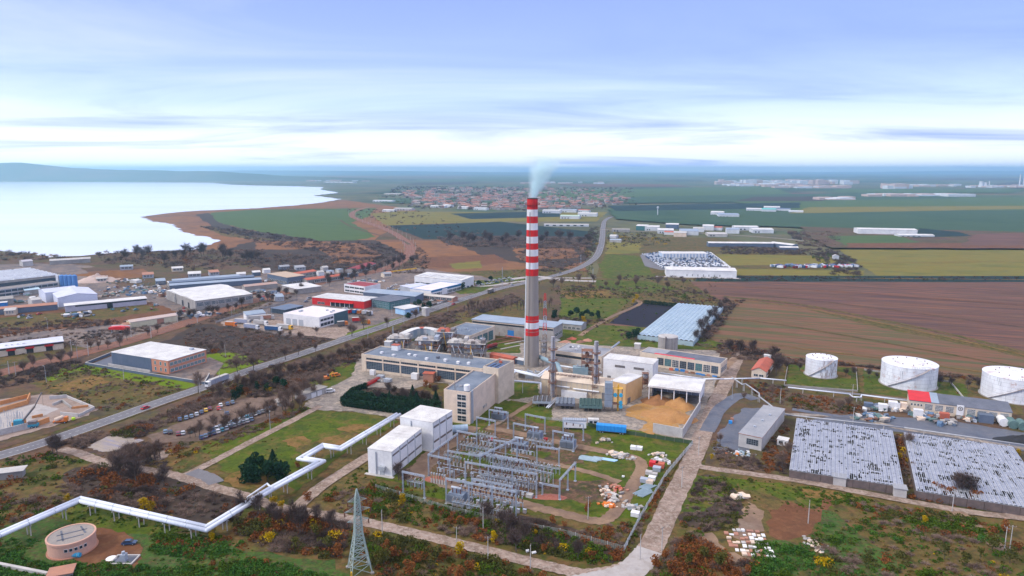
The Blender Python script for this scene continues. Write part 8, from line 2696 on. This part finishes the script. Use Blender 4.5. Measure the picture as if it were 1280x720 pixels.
for i,(pl,n,kd,sz) in enumerate(Z):
 scatter(pl,int(n * (1.55 if pl[0][1] > 400 else 1.15)),kd,sz,100 + i)
T_ = [([(268,578),(400,513),(500,528),(440,560),(365,618)],160,[(St,5),(O_,1)],(.2,.5)),
   ([(150,592),(270,545),(370,508),(400,508),(320,545),(235,590)],300,[(St,5),(Ru,1)],(.2,.6)),
   ([(40,640),(110,625),(260,665),(200,672)],260,[(Gr,5),(O_,2)],(.2,.6)),
   ([(500,560),(640,500),(880,545),(800,660),(470,598)],260,[(St,3),(O_,2),(Ru,1)],(.15,.4)),
   ([(395,620),(460,578),(640,640),(760,690)],420,[(Gr,4),(O_,3),(St,2),(Ru,1)],(.25,.8)),
   ([(870,594),(1000,608),(1050,640),(960,640),(925,650),(880,650)],400,[(Gr,3),(O_,3),(St,3)],(.2,.6)),
   ([(985,456),(1280,500),(1280,518),(1000,490)],300,[(O_,3),(St,3),(Ru,1)],(.25,.6)),
   ([(690,350),(900,352),(870,420),(690,420)],420,[(O_,3),(Gr,3),(D_,2)],(.4,1.2)),
   ([(-60,670),(300,690),(430,735),(-60,740)],1500,[(Lu,6),(Gr,3),(St,1)],(.25,.8)),
   ([(40,640),(110,625),(240,662),(300,690),(60,670)],500,[(Gr,4),(Lu,2),(St,2),(Ru,1)],(.2,.6)),
   ([(1020,640),(1140,640),(1300,690),(1300,740),(1000,740)],900,[(Lu,4),(St,3),(Gr,2),(Ru,1)],(.25,.8))]
for i,(pl,n,kd,sz) in enumerate(T_):
 scatter(pl,n,kd,sz,300 + i)
NM = {'conifer': ('evergreen_scrub','dark evergreen shrubs inside the hedge block'),'bare': ('bare_scrub','bare brown-purple scrub covering the waste ground'),'dark': ('dark_scrub','dark bare thicket along railway, roads and field edges'),'rust': ('rust_scrub','rust-coloured autumn undergrowth'),
   'yellow': ('yellow_bushes','scattered low yellow autumn bushes'),'olive': ('olive_scrub','olive-brown undergrowth'),'green': ('green_weeds','green weeds and brambles'),'lush': ('lush_weeds','lush bright green weeds in the foreground corners'),
   'reed': ('dry_reeds','orange-brown dry reeds by the lake'),'straw': ('dry_grass','straw-coloured grass tufts')}
for (sp,_),lst in BUSH.items():
 V = np.concatenate(lst)
 Fc = np.arange(len(V)).reshape(-1,3)
 o = link(NM[sp][0],npmesh(NM[sp][0],V,Fc,LF[sp]))
 tag(o,NM[sp][1],kind='stuff')
print('TRIS',sum(len(v) // 3 for l in BUSH.values() for v in l))
# ---- trees: trunk with limbs, crown of twigs or leaves
def limbs(b,base,d,L,r,depth,out,rr,spread=.55):
 e = base + d * L
 b.tube(base,e,r,5,r * .6,cap=False)
 out.append((base,e,depth))
 if depth == 0:
  return
 for i in range(rr.choice((2,3))):
  nd = (d + Vector((rr.uniform(-1,1),rr.uniform(-1,1),rr.uniform(-.1,.6))) * spread).normalized()
  limbs(b,base.lerp(e,rr.uniform(.4,1)),nd,L * rr.uniform(.62,.88),r * .55,depth - 1,out,rr,spread)
def bare_tree(seed,h=11.0,spread=.6,key='bare',tw=800,narrow=1.0):
 rr = random.Random(seed)
 b = MB()
 segs = []
 limbs(b,Vector((0,0,0)),Vector((rr.uniform(-.08,.08),rr.uniform(-.08,.08),1)).normalized(),h * .30,h * .02,4,segs,rr,spread)
 tr = b.mesh('trunk',BARK)
 ends = [s_ for s_ in segs if s_[2] <= 2]
 V = []
 for i in range(tw):
  a,e,_ = rr.choice(ends)
  p = a.lerp(e,rr.random())
  d = ((e - a).normalized() + Vector((rr.gauss(0,.6),rr.gauss(0,.6),rr.gauss(.25,.45)))).normalized()
  l = h * rr.uniform(.05,.17)
  s_ = d.cross(Vector((rr.gauss(0,1),rr.gauss(0,1),rr.gauss(0,1)))).normalized() * .038
  V += [p - s_,p + s_,p + d * l]
 V = np.array([tuple(v) for v in V])
 q = blade_tris(tw // 2,h * .34,h * .34,h * .70,.06,0)
 q[:,2] += h * .27
 V = np.concatenate([V,q])
 V[:,:2] *= narrow
 return tr,npmesh('crown',V,np.arange(len(V)).reshape(-1,3),LF[key])
def leaf_tree(seed,h,r,key,n=520,z0=.25,s_=.42):
 rr = random.Random(seed)
 b = MB()
 segs = []
 limbs(b,Vector((0,0,0)),Vector((0,0,1)),h * .35,h * .02,2,segs,rr)
 L = []
 for i in range(7):
  a = rr.uniform(0,6.28)
  q = r * rr.uniform(.1,.55)
  rb = r * rr.uniform(.4,.65)
  V = leaf_tris(n // 7,rb,rb,rb * 1.7,s_,0)
  L.append(V + np.array([q * math.cos(a),q * math.sin(a),h * rr.uniform(z0,1) - rb * .9]))
 V = np.concatenate(L)
 V[:,2] = np.maximum(V[:,2],.15)
 return b.mesh('trunk',BARK),npmesh('crown',V,np.arange(len(V)).reshape(-1,3),LF[key])
def conifer(seed,h,r,n=900):
 rr = random.Random(seed)
 b = MB().tube((0,0,0),(0,0,h * .95),h * .02,6,.03)
 V = []
 for i in range(n):
  f = rr.random() ** 1.5
  z = h * (.05 + .93 * f)
  rad_ = r * (1 - f) ** .85 * rr.uniform(.45,1.08) * (1 + .15 * math.sin(z * 3))
  a = rr.uniform(0,6.28)
  d = Vector((math.cos(a),math.sin(a),-.25))
  p = Vector((0,0,z)) + d * rad_
  s_ = Vector((-math.sin(a),math.cos(a),rr.uniform(-.3,.3))) * rr.uniform(.18,.4)
  V += [p - s_,p + s_,p + d * -.1 + Vector((rr.uniform(-.5,.5),rr.uniform(-.5,.5),rr.uniform(.2,.8)))]
 V = np.array([tuple(v) for v in V])
 return b.mesh('trunk',BARK),npmesh('crown',V,np.arange(len(V)).reshape(-1,3),LF['conifer'])
PT = {'bare_tree': [bare_tree(s_,11,.7) for s_ in range(5)],'dark_bare_tree': [bare_tree(20 + s_,10,.85,'dark',850) for s_ in range(3)],'poplar_tree': [bare_tree(40 + s_,12,.28,'bare',500,.5) for s_ in range(3)],
   'yellow_tree': [leaf_tree(60 + s_,6,2.4,'yellow') for s_ in range(2)],'rust_tree': [leaf_tree(70 + s_,5,2.3,'rust') for s_ in range(2)],'olive_tree': [leaf_tree(80 + s_,6,2.6,'olive') for s_ in range(2)],
   'evergreen_tree': [leaf_tree(90 + s_,6,2.6,'conifer',800,.2,.5) for s_ in range(2)],'spruce_tree': [conifer(100 + s_,10,4.4,1300) for s_ in range(2)],'round_bush': [leaf_tree(110,3.4,2.6,'conifer',700,.3,.4)]}
CAT = {'round_bush': 'bush'}
rt = random.Random(9)
def tree(kind,px,py,s_,base,group):
 tr,cr = rt.choice(PT[kind])
 p = P(px,py)
 o = thing(kind,base,CAT.get(kind,'tree'),(p.x,p.y,0),rt.uniform(0,6.28))
 o.scale = (s_ * rt.uniform(.9,1.15),s_ * rt.uniform(.9,1.15),s_)
 link('trunk',tr,o)
 link('crown',cr,o)
 auto(o,base,group)
def trees(kind,pts,s0,s1,base,group,jx=0,jy=0):
 for x,y in pts:
  tree(kind,x + rt.uniform(-jx,jx),y + rt.uniform(-jy,jy),rt.uniform(s0,s1),base,group)
G1 = 'bare trees along the main road'
trees('bare_tree',rowsp(262,498,470,436,22),.7,1.15,'bare grey-brown tree on the works side of the main road',G1,3,4)
trees('bare_tree',rowsp(400,462,560,404,18),.5,.9,'low bare tree in the strip between main road and hall',G1,4,5)
trees('dark_bare_tree',rowsp(300,492,420,455,10),.6,1.0,'dark bare tree on the works side of the main road',G1,4,5)
trees('bare_tree',[(248,491),(297,466),(317,463),(357,450),(373,444),(440,421),(455,412),(484,410),(520,400),(590,388)],.9,1.35,'tall bare tree close beside the main road',G1)
trees('poplar_tree',rowsp(578,390,692,383,26),.75,1.0,'slim bare poplar in the row behind the works','poplars behind the works',1.5,2.5)
trees('bare_tree',rowsp(232,552,385,508,18),.6,1.0,'bare tree along the lower edge of the car park','bare trees by the car park',4,4)
trees('bare_tree',rowsp(340,512,405,490,9),.8,1.1,'bare tree beside the round kiosk','bare trees by the car park',3,5)
trees('bare_tree',rowsp(138,590,200,575,12),.8,1.25,'bare tree in the clump above the pipeline bend','bare trees above the pipeline',8,7)
trees('dark_bare_tree',[(66,568),(72,572),(150,600),(170,606),(205,610),(160,582)],1.0,1.4,'large dark bare tree left of the lilac slab','bare trees above the pipeline')
trees('dark_bare_tree',rowsp(300,648,420,668,9),.8,1.2,'dark bare tree between pipeline and pylon','trees round the pylon',8,10)
trees('olive_tree',[(335,665),(395,672),(410,690),(370,690),(500,690),(545,705),(480,708)],.7,1.0,'olive-brown tree in the scrub round the pylon','trees round the pylon')
trees('rust_tree',rowsp(430,690,700,745,12),.5,.9,'rust-coloured bush tree in the foreground scrub','rust trees in the foreground',20,9)
trees('yellow_tree',[(181,641),(190,645),(85,632),(265,677),(343,637),(352,640),(617,678),(503,632),(575,698),(338,683),(268,668)],.5,.85,'yellow-leaved tree','yellow autumn trees')
trees('dark_bare_tree',[(638,672),(645,690),(630,660),(655,680),(722,700),(505,608),(498,601),(610,655)],.8,1.2,'dark bare tree below the substation','trees below the substation')
trees('rust_tree',[(690,655),(705,660),(735,640),(755,668),(540,640),(596,660),(680,690),(740,700),(385,626),(372,585)],.4,.7,'rust-brown bush on the slope below the substation','trees below the substation')
trees('spruce_tree',[(318,598),(333,592),(352,596),(342,587)],.55,.85,'dark spruce in the cluster on the lawn','spruces on the lawn')
trees('evergreen_tree',[(312,597),(322,604),(335,602),(347,601),(327,590),(356,600),(310,604),(340,596),(318,590)],.85,1.25,'broad dark evergreen in the cluster on the lawn','spruces on the lawn')
trees('spruce_tree',[(521,506),(516,500),(487,503),(545,505)],.6,.85,'dark conifer inside the long hedge block','conifers in the hedge block')
trees('dark_bare_tree',rowsp(470,498,548,500,9),.7,1.0,'dark bare tree behind the long dark hedge','bare trees behind the hedge',4,6)
trees('rust_tree',[(538,487),(533,484),(548,478),(322,484),(330,481),(360,487)],.6,.9,'reddish tree','reddish trees of the works')
trees('evergreen_tree',[(300,494),(322,488),(334,490),(345,486),(308,486),(355,489),(294,500)],.7,1.05,'dark evergreen tree between road and car park','evergreens by the car park')
trees('round_bush',[(510,398)],1.3,1.3,'big round dark green bush beside the filling station','round bush')
trees('evergreen_tree',[(519,388),(524,386),(530,388),(536,388),(497,373),(583,358),(590,356),(579,362),(613,353),(599,360)],.9,1.3,'dark evergreen in the retail park','evergreens of the retail park')
trees('evergreen_tree',[(693,398),(714,400),(720,397),(727,400),(733,397),(740,400),(747,398),(691,402),(786,428),(795,424)],.8,1.3,'dark tree behind the low boiler house','dark trees behind the works')
trees('yellow_tree',[(731,407),(729,405),(792,380),(796,377)],.7,1.0,'bright yellow tree behind the works','yellow trees behind the works')
trees('dark_bare_tree',[(876,418),(882,410),(888,402),(893,396),(878,425),(884,418),(900,390),(905,385),(896,404),(870,428),(912,440),(925,445),(940,445),(965,452),(975,460),(970,470)],1.0,1.5,'dark bare tree at the right edge of the film greenhouse','trees right of the greenhouse')
trees('dark_bare_tree',[(1204,620),(1211,624),(1197,622)],.9,1.25,'dark bare tree growing before the right derelict glasshouse','trees at the glasshouses')
trees('rust_tree',[(1175,620),(1183,624),(1190,622),(1216,627),(1222,628),(1168,617)],.7,.9,'rust-coloured bush at the front wall of the right glasshouse','trees at the glasshouses')
trees('yellow_tree',[(1124,577),(1272,572),(1155,656),(890,576)],.4,.6,'small yellow bush','yellow bushes on the right')
trees('olive_tree',[(1240,690),(1225,700),(1262,705),(1180,700),(1205,712),(880,700),(860,712),(900,712)],.6,1.0,'olive-brown tree at the lower right','trees at the lower right')
trees('rust_tree',[(905,716),(920,722),(935,719),(820,712),(840,718),(832,700),(1270,690),(1255,668),(960,470),(1240,672)],.6,1.0,'rust-orange bush','rust bushes at the lower right')
trees('dark_bare_tree',rowsp(980,462,1280,492,22),.5,.9,'bare tree in the row behind the storage tanks','bare trees behind the storage tanks',5,2)
trees('bare_tree',[(930,500),(965,495),(1050,515),(1060,510),(900,555),(985,570),(978,585),(1135,560),(1140,590),(940,585)],.5,.9,'bare tree near the small grey store','bare trees near the small grey store')
trees('bare_tree',rowsp(0,470,210,418,16),.7,1.1,'bare tree beside the railway at the left','bare trees along the railway',10,7)
trees('dark_bare_tree',rowsp(225,404,395,362,18),.8,1.2,'dark bare tree beside the railway in the middle','bare trees along the railway',5,4)
trees('dark_bare_tree',rowsp(405,357,520,325,22),1.0,1.6,'dark bare tree beside the railway bend','bare trees along the railway',5,5)
trees('bare_tree',rowsp(240,430,410,432,14),.5,.9,'bare tree on the dark waste plot below the truck depot','bare trees on the waste plot',10,14)
trees('dark_bare_tree',rowsp(150,326,330,322,20),1.4,2.4,'dark bare tree on the lake shore','trees on the lake shore',8,7)
trees('dark_bare_tree',rowsp(560,303,740,303,20),1.6,2.6,'bare tree in the belt below the dark field','trees in the belt below the dark field',6,5)
trees('bare_tree',rowsp(690,356,880,366,16),.8,1.3,'bare tree in the rough field right of the chimney','trees right of the chimney',8,8)
def hedge(name,label,poly,h,step,key='conifer',s_=.45,dens=5):
 w = [P(*q) for q in poly]
 o = Vector((w[0].x,w[0].y,0))
 L = []
 for i in range(len(w) - 1):
  a,b_ = w[i],w[i + 1]
  n = max(2,int((b_ - a).length / step))
  for k in range(n):
   c = a.lerp(b_,(k + npr.random()) / n)
   V = leaf_tris(int(26 * dens),1.5,1.5,h * npr.uniform(.85,1.1),s_,0)
   L.append(V + np.array([c.x - o.x,c.y - o.y,0]))
 V = np.concatenate(L)
 ob = link(name,npmesh(name,V,np.arange(len(V)).reshape(-1,3),LF[key]),None,o)
 tag(ob,label,'hedge')
hedge('hedge','thick dark green hedge along the entrance road before the long hall',[(428,508),(470,514),(520,521),(553,527)],4.5,.7)
hedge('hedge','second dark hedge line behind the first, climbing to the long hall',[(428,505),(440,494),(458,486)],4.0,.7)
hedge('hedge','inner dark hedge line between the two outer hedges',[(436,501),(490,509),(550,518)],4.5,.8)
hedge('hedge','third inner hedge line nearest the long hall',[(442,496),(500,503),(550,510)],3.8,.9)
hedge('hedge','dark hedge behind the dark ploughed plot',[(805,380),(845,384)],4,1)
hedge('hedge','low hedge under the wall of the office block',[(590,524),(624,497)],2.2,1,'olive')
# ================================================================== labels of repeated things, told apart by what stands nearest
LMK = [(664,456,'the striped chimney'),(570,505,'the office block'),(540,450,'the long glazed hall'),(480,585,'the lower white hall'),(540,545,'the taller white hall'),(91,686,'the pink pump house'),(450,713,'the pylon'),
    (200,455,'the brick-ended hall'),(390,400,'the truck depot'),(430,378,'the red showroom'),(545,348,'the white warehouse'),(503,385,'the filling station'),(450,358,'the white office'),(545,360,'the blue fascia store'),
    (260,378,'the white roof hall'),(130,380,'the long white shed'),(40,432,'the low left depot'),(190,400,'the long cream store'),(394,488,'the gate shed'),(352,507,'the round kiosk'),(275,479,'the lorry'),(182,511,'the red car'),
    (60,520,'the building site'),(145,555,'the lilac slab'),(235,598,'the track fork'),(100,626,'the upper pipeline bend'),(258,665,'the lowest pipeline bend'),(400,580,'the pipeline zigzag'),(328,592,'the spruce cluster'),
    (764,541,'the blue trailer'),(718,536,'the white trailer'),(845,500,'the chip shed'),(785,480,'the buff boiler house'),(735,515,'the green fan cooler'),(677,509,'the light fan cooler'),(710,560,'the right finned transformer'),
    (669,549,'the left finned transformer'),(572,628,'the front blue transformer'),(624,524,'the office transformer'),(687,622,'the red gravel bed'),(662,622,'the white cabinet'),(601,640,'the foremost gantry'),(625,615,'the second long gantry'),
    (765,622,'the pinkish rubble'),(820,586,'the red crates'),(800,616,'the pipe bundles'),(940,540,'the small grey store'),(1050,590,'the left glasshouse'),(1200,600,'the right glasshouse'),(1025,468,'the smallest tank'),(1134,480,'the middle tank'),
    (1266,496,'the right tank'),(1200,515,'the red-roofed store'),(950,460,'the rusty-roofed house'),(850,405,'the film greenhouse'),(834,437,'the squat concrete tank'),(640,405,'the long blue-roofed store'),(582,412,'the workshop'),
    (720,440,'the low boiler house'),(875,455,'the red-strip workshop'),(990,655,'the dug red earth'),(935,678,'the white slabs'),(875,337,'the far car yard'),(490,502,'the dark hedge'),(510,398,'the round bush'),(750,310,'the straight road'),
    (705,346,'the road junction'),(400,345,'the red roofs'),(455,334,'the wine-red roof'),(355,346,'the concrete frame building'),(500,320,'the railway bend'),(84,352,'the blue silos'),(225,525,'the leftmost parked car'),(276,510,'the white parked car'),
    (805,688,'the concrete road bend'),(600,688,'the lower track'),(60,560,'the left road end'),(536,596,'the side gantry beam'),(620,576,'the centre gantry'),(699,600,'the slanting gantry'),(606,545,'the office gantry')]
LMW = [(P(a,b_),s_) for a,b_,s_ in LMK]
ORD = ['nearest to','second nearest to','third nearest to','fourth nearest to','fifth nearest to','sixth nearest to','seventh nearest to','eighth nearest to','ninth nearest to','tenth nearest to','eleventh nearest to','twelfth nearest to','thirteenth nearest to','fourteenth nearest to','fifteenth nearest to','sixteenth nearest to']
cell = {}
for o,base in AUTO:
 p = Vector((o.location.x,o.location.y,0))
 d,s_,q = min(((p - w).length,s_,w) for w,s_ in LMW)
 v = p - q
 if abs(v.x) > abs(v.y) * .7:
  side = 'right of' if v.x > 0 else 'left of'
 else:
  side = 'behind' if v.y > 0 else 'in front of'
 cell.setdefault((base,s_,side),[]).append((d,o))
for (base,s_,side),lst in cell.items():
 lst.sort(key=lambda q: q[0])
 for i,(d,o) in enumerate(lst):
  lab = '%s, %s %s' % (base,side,s_) if len(lst) == 1 else '%s, %s %s, %s it' % (base,side,s_,ORD[min(i,len(ORD) - 1)])
  w = lab.split()
  if len(w) > 16:
   b2 = ' '.join(base.split()[:max(3,len(base.split()) - (len(w) - 16))])
   lab = lab.replace(base,b2)
   if len(lab.split()) > 16:
    lab = ' '.join(lab.split()[:16])
  o['label'] = lab
for o in SC.objects:
 if o.parent is None and o.get('category') and o.location.y < 1600:
  o.location.z += .16
